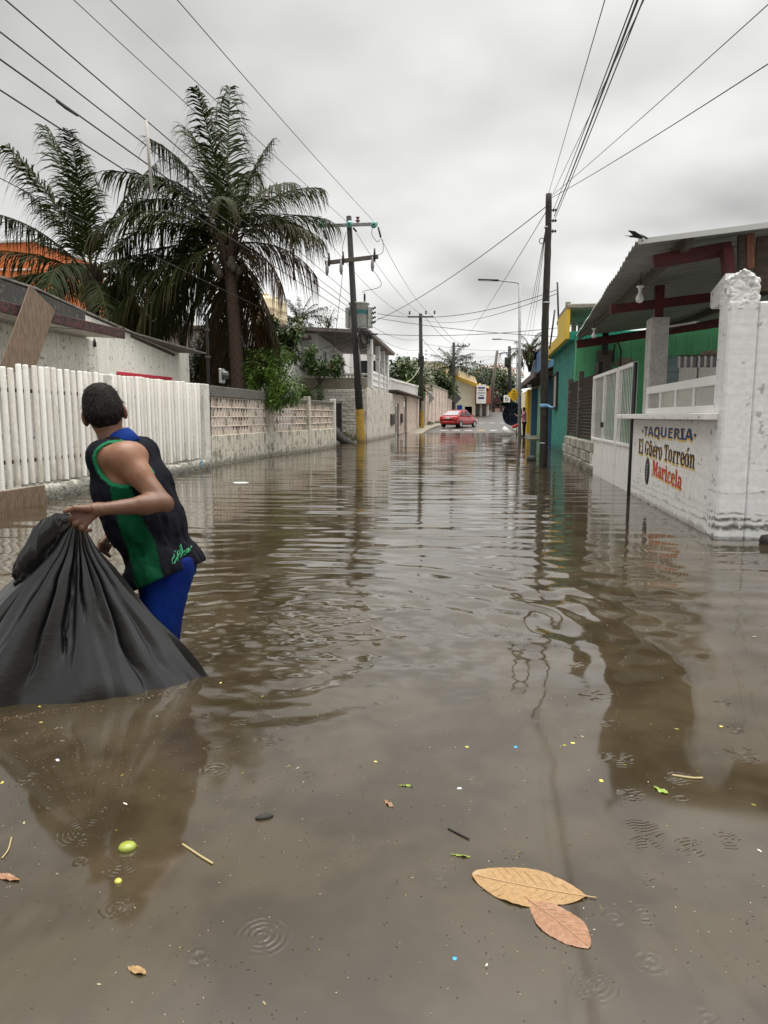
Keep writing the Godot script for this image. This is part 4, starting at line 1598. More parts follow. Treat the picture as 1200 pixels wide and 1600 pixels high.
	for z in [[-42.9, -45.0, 1.95], [-47.6, -49.6, 2.55]]:
		st = mb()
		span(st, o + Vector3(-5.62, 0, z[1]), o + Vector3(-5.55, z[2], z[0]), 0.01)
		var d = obj("door", st, mat.black_wood, t)
		st = mb()
		for q in 3:
			span(st, o + Vector3(-5.55, 0.3 + q * 0.55, z[1] + 0.15), o + Vector3(-5.53, 0.7 + q * 0.55, z[0] - 0.15), 0.008)
		obj("door_panel", st, mat.brown_door, d)
		st = mb()
		span(st, o + Vector3(-5.54, z[2], z[1]), o + Vector3(-5.36, 2.5, z[0]), 0.01)
		obj("lintel", st, mat.streaked_pink, t)
	for z in [[-40.5, -42.0, 0.68, 1.3], [-45.6, -46.4, 0.75, 1.35]]:
		st = mb()
		span(st, o + Vector3(-5.32, z[2], z[1]), o + Vector3(-5.24, z[3], z[0]), 0.01)
		var d = obj("meter_box", st, mat.brown_door, t)
		for q in 3:
			st = mb()
			span(st, o + Vector3(-5.24, z[2] + 0.08 + q * 0.17, z[1] + 0.1), o + Vector3(-5.23, z[2] + 0.2 + q * 0.17, z[0] - 0.1))
			obj("box_panel", st, mat.black_wood, d)
	st = mb()
	span(st, o + Vector3(-5.75, 2.6, -58.6), o + Vector3(-4.95, 2.7, -41.5), 0.01)
	obj("canopy", st, mat.rust_dark, t)
	for k in 28:
		st = mb()
		var z := -41.3 - k * 0.62
		span(st, o + Vector3(-5.5, 2.7, z - 0.14), o + Vector3(-5.4, 3.25 + 0.01 * k, z + 0.14), 0.02)
		obj("baluster", st, mat.plaster_far, t)
	st = mb()
	sheet(st, o + Vector3(-5.36, 3.36, -41.0), o + Vector3(-5.36, 3.64, -58.6), o + Vector3(-5.56, 3.64, -58.6), o + Vector3(-5.56, 3.36, -41.0), 0.12)
	obj("handrail", st, mat.plaster_far, t)
	# long pink garden wall beyond
	t = thing("garden_wall", "long faded pink garden wall with dark streaks running towards the yellow roofed house", "wall", Vector3(-5.2, 0, -62))
	st = mb()
	var far := Vector3(-4.064, 2.041, -92) - Vector3(-5.2, 0, -62)
	var d2 := Vector3(far.x, 0, far.z)
	box(st, d2 * 0.5 + Vector3(0, 1.9, 0), Vector3(0.25, 4.2, d2.length()), 0.02, Basis.looking_at(d2.normalized()))
	obj("wall", st, mat.streaked_pink, t)
	st = mb()
	box(st, d2 * 0.5 + Vector3(0, 4.06, 0), Vector3(0.4, 0.14, d2.length()), 0.02, Basis.looking_at(d2.normalized()))
	obj("coping", st, mat.grey_render, t)
	for k in 9:
		st = mb()
		box(st, d2 * (0.06 + k * 0.11) + Vector3(0.13, 1.9, 0), Vector3(0.12, 4.15, 0.4), 0.02, Basis.looking_at(d2.normalized()))
		obj("pier", st, mat.streaked_pink, t)

func frame_box(s: Vector3, w: float):
	# a window frame in the y-z plane
	var st := mb()
	for k in [-1.0, 1.0]:
		box(st, Vector3(0, k * (s.y - w) * 0.5, 0), Vector3(s.x, w, s.z), 0.006)
		box(st, Vector3(0, 0, k * (s.z - w) * 0.5), Vector3(s.x, s.y - w * 2.0, w), 0.006)
	return st

func make_left_background():
	# orange building and grey one behind the palms
	var t = thing("building", "bright orange building partly hidden by the left palm's fronds", "building", Vector3(-18.901, 2.423, -26))
	var st := mb()
	var a = Vector3(-17.056, 6.153, -26) - t.position
	var b = Vector3(-20.104, 7.71, -26) - t.position
	span(st, Vector3(b.x - 2, -2.0, -5), Vector3(a.x, b.y, 0), 0.02)
	obj("wall", st, mat.orange, t)
	st = mb()
	span(st, Vector3(b.x - 2.1, b.y, -5.1), Vector3(a.x + 0.1, b.y + 0.12, 0.1), 0.02)
	obj("roof_edge", st, mat.plaster_far, t)
	for k in 3:
		st = mb()
		span(st, Vector3(b.x + k * 1.0, b.y - 0.95 - k * 0.03, 0.0), Vector3(b.x + 0.85 + k, b.y - 0.9 - k * 0.03, 0.05))
		obj("ledge", st, mat.paint_white, t)
	t = thing("building", "plain pale grey building beside the orange one behind the left palm", "building", Vector3(-18.68, 2.599, -30))
	st = mb()
	a = Vector3(-19.671, 7.059, -30) - t.position
	b = Vector3(-17.625, 7.278, -30) - t.position
	span(st, Vector3(a.x, -2.0, -4), Vector3(b.x, a.y, 0), 0.02)
	obj("wall", st, mat.plaster_far, t)
	st = mb()
	span(st, Vector3(a.x - 0.1, a.y, -4.1), Vector3(b.x + 0.1, a.y + 0.1, 0.1), 0.02)
	obj("roof_edge", st, mat.roof_grey, t)
	t = thing("house", "pale flat roofed house with a brown roof edge behind the tall palm's trunk", "house", Vector3(-11.117, 2.508, -29))
	st = mb()
	a = Vector3(-14.087, 4.652, -29) - t.position
	b = Vector3(-8.522, 4.717, -29) - t.position
	span(st, Vector3(a.x, -2.5, -4), Vector3(b.x, b.y, 0), 0.02)
	obj("wall", st, mat.plaster_far, t)
	st = mb()
	span(st, Vector3(a.x - 0.4, b.y, -4.4), Vector3(b.x + 0.4, b.y + 0.16, 0.4), 0.02)
	obj("roof_slab", st, mat.roof_grey, t)
	for k in 3:
		st = mb()
		span(st, Vector3(b.x - 0.9 - k * 1.6, b.y - 1.9, -0.05), Vector3(b.x - 1.8 - k * 1.6, b.y - 0.7, 0.02), 0.01)
		obj("window", st, mat.window_dark, t)
	# two cream water tanks
	for k in 2:
		var c := Vector3(-10.244, 5.627, -33) if k == 0 else Vector3(-10.164, 5.699, -34.5)
		var w = thing("water_tank", ["cream ribbed water tank on the roof, the nearer of the two", "cream water tank half hidden behind the nearer tank"][k], "water tank", c, 0.0, "roof water tanks")
		st = mb(true)
		lathe(st, [Vector2(0.0, -0.3), Vector2(0.52, -0.3), Vector2(0.54, 0.0), Vector2(0.57, 0.04), Vector2(0.57, 0.14), Vector2(0.54, 0.18), Vector2(0.54, 0.4), Vector2(0.57, 0.44), Vector2(0.57, 0.54), Vector2(0.54, 0.58), Vector2(0.54, 0.86), Vector2(0.48, 0.97), Vector2(0.3, 1.06), Vector2(0.18, 1.09), Vector2(0.0, 1.09)], 24)
		obj("tank_body", st, mat.tank, w)
		st = mb(true)
		lathe(st, [Vector2(0.22, 1.07), Vector2(0.22, 1.15), Vector2(0.19, 1.19), Vector2(0, 1.2)], 18)
		obj("lid", st, mat.tank, w)
		if k == 0:
			st = mb(true)
			tube(st, [Vector3(0.05, 0.72, 0.545), Vector3(-0.02, 0.75, 0.548), Vector3(-0.07, 0.71, 0.545), Vector3(-0.02, 0.66, 0.548), Vector3(0.04, 0.62, 0.548), Vector3(0.05, 0.56, 0.548), Vector3(-0.03, 0.53, 0.548)], 0.018, 6)
			obj("emblem", st, mat.plaster_far, w)

# ---------------------------------------------------------------- right side of the street

func ribbed(A: Vector3, B: Vector3, C: Vector3, D: Vector3, ribs: int, height: float) -> ArrayMesh:
	# corrugated sheet: A-B is the near edge (street side first), C-D the far one; ribs run from the street edge inwards
	var V := PackedVector3Array()
	var I := PackedInt32Array()
	var prof := [0.0, 0.0, 0.0, 0.35, 1.0, 0.35]
	var n := ribs * prof.size() + 1
	var cols := 7
	for low in 2:
		for k in n:
			var s := float(k) / (n - 1)
			var h: float = prof[k % prof.size()] * height
			for i in cols:
				var u := float(i) / (cols - 1)
				V.append(A.lerp(B, u).lerp(C.lerp(D, u), s) + Vector3(0, h + 0.012 * sin(s * 31.0 + u * 3.0) - 0.006 * low, 0))
	for low in 2:
		for k in n - 1:
			for i in cols - 1:
				var a := low * n * cols + k * cols + i
				if low == 0:
					I.append_array([a, a + cols, a + 1, a + 1, a + cols, a + cols + 1])
				else:
					I.append_array([a, a + 1, a + cols, a + 1, a + cols + 1, a + cols])
	return skinned(V, I)

func letters(text: String, font: String, bold: int, m, shade, a: Vector3, b: Vector3, h: float, parent, lift := 0.0):
	# painted lettering on the street wall between a (its foot, far end) and b (near end)
	var f := SystemFont.new()
	f.font_names = PackedStringArray([font])
	f.font_weight = bold
	var t := TextMesh.new()
	t.text = text
	t.font = f
	t.font_size = 64
	t.pixel_size = 0.01
	t.depth = 0.002
	var bb := t.get_aabb()
	var st := SurfaceTool.new()
	var arr := t.get_mesh_arrays()
	var wave := FastNoiseLite.new()
	wave.seed = 88
	wave.frequency = 1.0
	for pass_ in 2:
		var off := Vector3(-0.0045 + 0.003 * pass_, 0, 0)
		if pass_ == 1:
			off += Vector3(0, -0.026, -0.02)
		var V: PackedVector3Array = arr[Mesh.ARRAY_VERTEX]
		var out := PackedVector3Array()
		for v in V:
			var u := (v.x - bb.position.x) / bb.size.x
			var w := (v.y - bb.position.y) / bb.size.y
			var hand := Vector3(0, wave.get_noise_2d(u * 9.0, w * 2.0) * 0.012, wave.get_noise_2d(u * 12.0 + 40.0, w * 3.0) * 0.03)
			out.append(a.lerp(b, u) + Vector3(-v.z * 0.5, w * h + lift * u, 0) + off + hand)
		var I := PackedInt32Array(arr[Mesh.ARRAY_INDEX]) if arr[Mesh.ARRAY_INDEX] != null else PackedInt32Array(range(V.size()))
		var N := PackedVector3Array()
		for k in out.size():
			N.append(Vector3(-1, 0, 0))
		var o = obj("lettering" if pass_ == 0 else "letter_shadow", arrays_mesh(out, N, I), m if pass_ == 0 else shade, parent)

func make_taqueria():
	var t = thing("food_stall", "open fronted white taco stall with painted lettering under a corrugated roof", "food stall", Vector3(2.3, 0, -9))
	var o = -t.position
	var st := mb()
	span(st, o + Vector3(2.2, -0.4, -11.085), o + Vector3(2.4, 1.115, -7.345), 0.012)
	var wall = obj("counter_wall", st, mat.stall_white, t)
	st = mb()
	span(st, o + Vector3(2.07, 1.117, -11.75), o + Vector3(2.55, 1.187, -7.17), 0.008)
	obj("counter_top", st, mat.stall_white, t)
	# near pillar and the wall that runs on to the right
	st = mb()
	span(st, o + Vector3(2.195, -0.4, -7.34), o + Vector3(2.45, 2.2, -7.04), 0.02)
	obj("pillar", st, mat.pillar_white, t)
	st = mb()
	span(st, o + Vector3(2.455, -0.4, -7.3), o + Vector3(6.5, 2.19, -7.055), 0.015)
	obj("side_wall", st, mat.pillar_white, t)
	# its broken top: a lump of rough mortar, and the bracket that carries the beam
	var nzv := FastNoiseLite.new()
	nzv.seed = 4
	nzv.frequency = 6.0
	var lump := func(p: Vector3) -> float:
		# a rough block with a sloping, crumbled top
		var q := p - Vector3(2.325, 2.3, -7.19)
		var e := Vector3(absf(q.x) - 0.115, absf(q.y) - 0.17, absf(q.z) - 0.135)
		var d := Vector3(maxf(e.x, 0), maxf(e.y, 0), maxf(e.z, 0)).length() + minf(maxf(e.x, maxf(e.y, e.z)), 0.0) - 0.012
		d = maxf(d, (q.y - 0.17) * 0.9 + absf(q.x + 0.02) * 0.45)
		d += 0.016 * nzv.get_noise_3dv(p) + 0.014 * nzv.get_noise_3dv(p * 3.0) + 0.01 * nzv.get_noise_3dv(p * 7.0)
		return maxf(d, 2.12 - p.y + 0.09 * nzv.get_noise_3dv(p * 1.2))
	var white := func(_p: Vector3) -> Color:
		return Color(1, 1, 1)
	obj("broken_mortar", nets(lump, Vector3(2.1, 2.05, -7.5), Vector3(2.55, 2.6, -6.95), 0.009, white), mat.pillar_white, t, o)
	st = mb()
	var poly := PackedVector2Array([Vector2(0.0, 0.02), Vector2(0.0, -0.24), Vector2(0.36, -0.25), Vector2(0.42, -0.22), Vector2(0.42, -0.08)])
	prism(st, poly, 0.25, Transform3D(Basis(Vector3(0, 0, -1), Vector3.UP, Vector3(1, 0, 0)), o + Vector3(2.197, 2.45, -7.22)))
	obj("bracket", st, mat.pillar_white, t)
	# middle column
	st = mb()
	span(st, o + Vector3(2.24, 1.19, -10.72), o + Vector3(2.48, 2.5, -10.4), 0.012)
	obj("column", st, mat.column_grey, t)
	# roof
	var A := Vector3(1.414, 2.807, -7.3)
	var B := Vector3(7.2, 3.36, -7.3)
	var C := Vector3(2.435, 3.315, -20.4)
	var D := Vector3(7.2, 3.82, -20.4)
	obj("roof_sheet", ribbed(A + o, B + o, C + o, D + o, 46, 0.035), mat.sheet_metal, t)
	st = mb()
	bar(st, o + A + Vector3(0, -0.012, 0.012), o + B + Vector3(0, -0.012, 0.012), 0.02, 0.05)
	obj("roof_edge", st, mat.sheet_bright, t)
	st = mb()
	bar(st, o + Vector3(1.916, 2.819, -7.42), o + Vector3(2.508, 3.286, -20.3), 0.07, 0.12, 0.006)
	obj("purlin", st, mat.grey_wood, t)
	st = mb()
	bar(st, o + Vector3(4.6, 3.06, -7.42), o + Vector3(4.7, 3.46, -20.3), 0.07, 0.12, 0.006)
	obj("purlin", st, mat.grey_wood, t)
	# red steel beams and the stub posts that carry them
	for q in [[Vector3(1.654, 2.694, -7.75), Vector3(2.393, 2.807, -7.75), 0.13], [Vector3(1.708, 2.63, -10.55), Vector3(3.156, 2.779, -10.55), 0.12], [Vector3(2.447, 3.1, -20.3), Vector3(6.271, 3.625, -20.3), 0.22]]:
		st = mb()
		bar(st, o + q[0], o + q[1], 0.08, q[2], 0.006)
		obj("beam", st, mat.red_steel, t)
	st = mb()
	bar(st, o + Vector3(2.34, 2.4, -7.55), o + Vector3(2.311, 2.781, -7.62), 0.1, 0.1, 0.006)
	obj("beam_post", st, mat.red_steel, t)
	st = mb()
	bar(st, o + Vector3(2.36, 2.5, -10.56), o + Vector3(2.36, 2.94, -10.56), 0.12, 0.12, 0.006)
	obj("beam_post", st, mat.red_steel, t)
	st = mb()
	bar(st, o + Vector3(2.519, 2.568, -7.55), o + Vector3(2.498, 2.895, -7.55), 0.055, 0.07, 0.004)
	obj("wooden_post", st, mat.red_wood, t)
	st = mb()
	bar(st, o + Vector3(2.504, 2.577, -7.75), o + Vector3(2.482, 2.926, -7.75), 0.07, 0.06, 0.004)
	obj("wooden_post", st, mat.grey_wood, t)
	st = mb()
	span(st, o + Vector3(2.704, 2.421, -7.95), o + Vector3(5.706, 2.984, -8), 0.004)
	obj("hardboard_panel", st, mat.hardboard, t)
	# fluorescent tube under the sheet
	st = mb(true)
	tube(st, [o + Vector3(3.226, 2.774, -14), o + Vector3(3.804, 2.867, -14)], 0.02, 8)
	obj("tube_lamp", st, mat.white_plastic, t)

	# the sign painted on the counter wall
	var X := 2.2
	letters("·TAQUERIA·", "Droid Sans", 700, mat.sign_blue, mat.sign_yellow, Vector3(X, 0.865, -10.45), Vector3(X, 0.865, -7.85), 0.155, wall)
	letters("El Güero Torreón", "Droid Serif", 700, mat.sign_brown, mat.sign_yellow, Vector3(X, 0.635, -10.62), Vector3(X, 0.6, -7.85), 0.21, wall)
	letters("Maricela", "Droid Serif", 700, mat.sign_red, mat.sign_yellow, Vector3(X, 0.4, -9.72), Vector3(X, 0.335, -8.3), 0.2, wall)
	for w in wall.get_children():
		w.position = o
	st = mb(true)
	var e := []
	for k in 41:
		var a := TAU * k / 40
		e.append(Vector2(0.13 * cos(a), 0.185 * sin(a)))
	prism(st, PackedVector2Array(e.slice(0, 40)), 0.004, Transform3D(Basis(Vector3(0, 0, 1), Vector3.UP, Vector3(-1, 0, 0)), o + Vector3(2.199, 0.42, -10.02)))
	obj("painted_oval", st, mat.sign_black, wall)
	st = mb()
	for k in 5:
		prism(st, PackedVector2Array([Vector2(-0.012, -0.11 + 0.04 * k), Vector2(0.02, -0.1 + 0.04 * k), Vector2(0.03, -0.07 + 0.04 * k), Vector2(-0.02, -0.085 + 0.04 * k)]), 0.002, Transform3D(Basis(Vector3(0, 0, 1), Vector3.UP, Vector3(-1, 0, 0)), o + Vector3(2.194, 0.43, -10.02)))
	obj("painted_highlight", st, mat.sign_grey, wall)

	# glazed case on the counter
	t = thing("display_case", "white framed glass display case standing on the taco stall's counter", "display case", Vector3(2.3, 1.19, -8.95))
	st = mb()
	span(st, Vector3(-0.09, 0.0, -1.42), Vector3(-0.04, 0.07, 1.6), 0.006)
	obj("bottom_rail", st, mat.paint_white, t)
	st = mb()
	span(st, Vector3(-0.09, 0.265, -1.42), Vector3(-0.04, 0.36, 1.6), 0.006)
	obj("top_rail", st, mat.paint_white, t)
	st = mb()
	span(st, Vector3(-0.04, 0.33, -1.42), Vector3(0.34, 0.355, 1.6), 0.006)
	obj("top_board", st, mat.paint_white, t)
	for k in 5:
		var z := 1.57 - k * 0.74
		st = mb()
		span(st, Vector3(-0.085, 0.07, z - 0.022), Vector3(-0.045, 0.265, z + 0.022), 0.004)
		obj("mullion", st, mat.paint_white, t)
		if k < 4:
			st = mb()
			span(st, Vector3(-0.067, 0.07, z - 0.718), Vector3(-0.061, 0.265, z - 0.022))
			obj("pane", st, mat.pane_grey, t)
	st = mb()
	span(st, Vector3(0.3, 0.0, -1.42), Vector3(0.34, 0.33, 1.6), 0.004)
	obj("back_board", st, mat.case_back, t)
	st = mb()
	span(st, Vector3(-0.03, 0.0, -1.42), Vector3(0.3, 0.33, -1.39), 0.004)
	obj("end_board", st, mat.case_back, t)

	# bulbs in porcelain sockets
	var spots := [[Vector3(1.831, 2.674, -9.2), "bare white bulb hanging beside the red beam over the counter"], [Vector3(2.206, 2.919, -15.5), "bare white bulb hanging farther in under the corrugated roof"]]
	for s in spots:
		t = thing("light_bulb", s[1], "light bulb", s[0], 0.0, "unlit bulbs under the corrugated roof")
		st = mb(true)
		lathe(st, [Vector2(0, 0.05), Vector2(0.055, 0.05), Vector2(0.06, 0.035), Vector2(0.03, 0.02), Vector2(0.026, -0.03), Vector2(0, -0.03)], 16)
		obj("socket", st, mat.white_plastic, t)
		st = mb(true)
		lathe(st, [Vector2(0.022, -0.03), Vector2(0.028, -0.07), Vector2(0.055, -0.12), Vector2(0.06, -0.155), Vector2(0.045, -0.195), Vector2(0.0, -0.21)], 18)
		obj("bulb", st, mat.milk_glass, t)
		t.scale = Vector3.ONE * 0.78
		st = mb(true)
		tube(st, [Vector3(0, 0.05, 0), Vector3(0.01, 0.25, 0)], 0.006, 5)
		obj("cord", st, mat.cable, t)

	# the gate
	t = thing("metal_gate", "white two leaf metal gate with vertical bars over solid lower panels", "gate", Vector3(2.22, 0, -13.2))
	for leaf in [[2.02, 0.72], [0.66, -2.04]]:
		var z0: float = leaf[0]
		var z1: float = leaf[1]
		st = mb()
		for z in [z0 - 0.035, z1 + 0.035]:
			span(st, Vector3(-0.03, -0.35, z - 0.035), Vector3(0.03, 1.96, z + 0.035), 0.006)
		span(st, Vector3(-0.028, 1.9, z1), Vector3(0.028, 1.965, z0), 0.006)
		span(st, Vector3(-0.028, 0.68, z1), Vector3(0.028, 0.73, z0), 0.006)
		obj("frame", st, mat.gate_white, t)
		var n := int((z0 - z1 - 0.14) / 0.125)
		for k in n:
			var z := z1 + 0.07 + (z0 - z1 - 0.14) * (k + 0.5) / n
			st = mb()
			span(st, Vector3(-0.004, 0.73, z - 0.009), Vector3(0.004, 1.9, z + 0.009))
			obj("bar", st, mat.gate_white, t)
		st = mb()
		span(st, Vector3(-0.012, -0.35, z1 + 0.07), Vector3(0.0, 0.68, z0 - 0.07))
		obj("panel", st, mat.gate_white, t)
		if z1 < 0:
			st = mb()
			span(st, Vector3(-0.03, -0.35, -0.72), Vector3(0.03, 1.9, -0.65), 0.006)
			obj("stile", st, mat.gate_white, t)
			st = mb()
			box(st, Vector3(-0.05, 1.0, -0.58), Vector3(0.05, 0.1, 0.07), 0.008)
			obj("lock", st, mat.rust_dark, t)
	st = mb()
	span(st, Vector3(-0.03, -0.4, 0.0), Vector3(0.03, 1.9, 0.06), 0.006)
	st = mb(true)
	tube(st, [Vector3(2.19, -0.4, -11.12), Vector3(2.2, 1.95, -11.12)], 0.032, 12)
	tag(obj("iron_post", st, mat.black_metal), "black iron post between the white gate and the stall's counter wall", "post")

	# low block wall and the boarded gap
	t = thing("block_wall", "low mouldy block wall under brown shutters beside the white gate", "wall", Vector3(2.3, 0, -17.9))
	st = mb()
	span(st, Vector3(-0.04, -0.4, -2.8), Vector3(0.1, 0.6, 2.6))
	obj("core", st, mat.brick_mortar, t)
	var r := RandomNumberGenerator.new()
	r.seed = 19
	st = mb()
	box(st, Vector3.ZERO, Vector3(0.2, 0.21, 0.41), 0.014)
	var bk := done(st)
	for row in 4:
		for k in 13:
			obj("block", bk, mat.block_damp if (row * 5 + k) % 3 else mat.block_damp2, t, Vector3(r.randf_range(-0.015, 0.008), -0.16 + row * 0.225, -2.55 + k * 0.425 + (0.21 if row % 2 else 0.0)))
	t = thing("shutter_fence", "brown louvred boards between white flaking posts above the low block wall", "fence", Vector3(2.35, 0.64, -17.9))
	for k in 3:
		st = mb()
		var z: float = [-2.55, -0.35, 2.35][k]
		span(st, Vector3(-0.07, 0.0, z - 0.1), Vector3(0.05, [1.55, 1.62, 1.3][k], z + 0.08), 0.012)
		obj("post", st, mat.flaking_post, t)
	for bay in [[-2.4, -0.5], [-0.22, 2.2]]:
		for k in 19:
			st = mb()
			box(st, Vector3(0.0, 0.04 + k * 0.075, (bay[0] + bay[1]) * 0.5), Vector3(0.02, 0.07, bay[1] - bay[0]), 0.0, Basis(Vector3(0, 0, 1), 0.45))
			obj("slat", st, mat.brown_slat, t)
	st = mb()
	span(st, Vector3(0.2, 0.0, 0.3), Vector3(0.3, 1.75, 0.9), 0.01)
	obj("board", st, mat.black_wood, t)

	# green house: teal street front, green flank under the stall's roof
	t = thing("house", "teal and green painted house with a yellow stepped parapet beyond the stall", "house", Vector3(3, 0, -23))
	o = -t.position
	st = mb()
	span(st, o + Vector3(2.45, -0.4, -26.9), o + Vector3(2.75, 3.42, -20.7), 0.02)
	obj("street_wall", st, mat.teal, t)
	st = mb()
	prism(st, PackedVector2Array([Vector2(2.46, -0.4), Vector2(8.0, -0.4), Vector2(8.0, 3.85), Vector2(2.46, 3.2)]), 0.2, Transform3D(Basis(), o + Vector3(0, 0, -20.69)))
	var fl = obj("flank_wall", st, mat.green, t)
	st = mb()
	var P := PackedVector2Array([Vector2(20.75, 3.3), Vector2(27.3, 3.3), Vector2(27.3, 3.62), Vector2(23.2, 3.62), Vector2(23.2, 4.12), Vector2(20.75, 4.12)])
	prism(st, P, 0.1, Transform3D(Basis(Vector3(0, 0, -1), Vector3.UP, Vector3(1, 0, 0)), o + Vector3(2.2, 0, 0)))
	obj("parapet", st, mat.yellow, t)
	st = mb()
	span(st, o + Vector3(2.3, 3.25, -27.3), o + Vector3(6.0, 3.5, -20.75), 0.02)
	obj("roof_slab", st, mat.teal, t)
	st = mb()
	span(st, o + Vector3(2.2, 4.122, -23.3), o + Vector3(3.6, 4.24, -20.7), 0.02)
	obj("roof_ledge", st, mat.grey_render, t)
	# street window
	var w = obj("window", frame_box(Vector3(0.1, 1.25, 1.35), 0.09), mat.black_wood, t, o + Vector3(2.43, 2.03, -25.6))
	for k in 3:
		st = mb()
		box(st, Vector3(0.0, 0, -0.4 + k * 0.4), Vector3(0.03, 1.08, 0.34), 0.01)
		obj("shutter_slat", st, mat.grey_shutter, w)
	# flank window: green glass and white doors with a row of lights
	var a := Vector3(4.584, 2.764, -20.45)
	var b := Vector3(5.191, 1.924, -20.45)
	st = mb()
	span(st, o + Vector3(a.x, b.y, -20.47), o + Vector3(b.x, a.y, -20.42), 0.01)
	w = obj("window", st, mat.green_dark, t)
	for k in 4:
		st = mb()
		var y := lerpf(b.y, a.y, (k + 0.5) / 4)
		span(st, o + Vector3(a.x + 0.04, y - 0.11, -20.42), o + Vector3(b.x - 0.04, y + 0.11, -20.41))
		obj("pane", st, mat.green_glass, w)
	a = Vector3(5.129, 2.791, -20.45)
	b = Vector3(6.178, 1.918, -20.45)
	st = mb()
	span(st, o + Vector3(a.x, b.y, -20.47), o + Vector3(b.x, a.y, -20.43), 0.01)
	w = obj("window", st, mat.rust_dark, t)
	for k in 2:
		st = mb()
		var x0 := lerpf(a.x, b.x, 0.03 + 0.485 * k)
		var x1 := lerpf(a.x, b.x, 0.485 + 0.485 * k)
		span(st, o + Vector3(x0, b.y + 0.03, -20.43), o + Vector3(x1, a.y - 0.33, -20.4), 0.01)
		obj("shutter", st, mat.old_white, w)
		for j in 3:
			st = mb()
			var xa := lerpf(x0, x1, j / 3.0) + 0.03
			span(st, o + Vector3(xa, a.y - 0.31, -20.43), o + Vector3(lerpf(x0, x1, (j + 1) / 3.0) - 0.03, a.y - 0.05, -20.415))
			obj("pane", st, mat.window_dark, w)
			st = mb()
			span(st, o + Vector3(xa - 0.06, a.y - 0.33, -20.43), o + Vector3(xa, a.y - 0.03, -20.4))
			obj("frame_bar", st, mat.old_white, w)
	# bare patches where the green render has come away
	for q in [[Vector3(3.792, 2.603, -20.46), 0.55, 0.3, 1], [Vector3(5.998, 2.816, -20.46), 0.75, 0.22, 2], [Vector3(6.204, 2.359, -20.46), 0.22, 0.8, 3]]:
		st = mb()
		var pp := PackedVector2Array()
		r.seed = q[3]
		for k in 18:
			var an := TAU * k / 18
			var rr := r.randf_range(0.75, 1.1)
			pp.append(Vector2(cos(an) * q[1] * rr * 0.5, sin(an) * q[2] * rr * 0.5))
		prism(st, pp, 0.006, Transform3D(Basis(), o + q[0]))
		obj("bare_patch", st, mat.bare_plaster, fl)
	# electric service drop: a grey board with a pipe
	t = thing("fuse_board", "grey fuse board with a bent pipe on the green flank wall", "fuse board", Vector3(3.214, 2.52, -20.42))
	st = mb()
	box(st, Vector3(0, 0, 0), Vector3(0.42, 0.85, 0.08), 0.01)
	obj("board", st, mat.grey_wood, t)
	st = mb()
	box(st, Vector3(0.0, 0.75, 0.0), Vector3(0.16, 0.9, 0.1), 0.008)
	obj("box_cover", st, mat.black_metal, t)
	st = mb(true)
	tube(st, [Vector3(0.22, 0.1, 0.05), Vector3(0.24, 0.55, 0.05), Vector3(0.34, 0.62, 0.05), Vector3(0.42, 0.4, 0.05), Vector3(0.42, -0.3, 0.05)], 0.025, 6)
	obj("conduit", st, mat.black_metal, t)

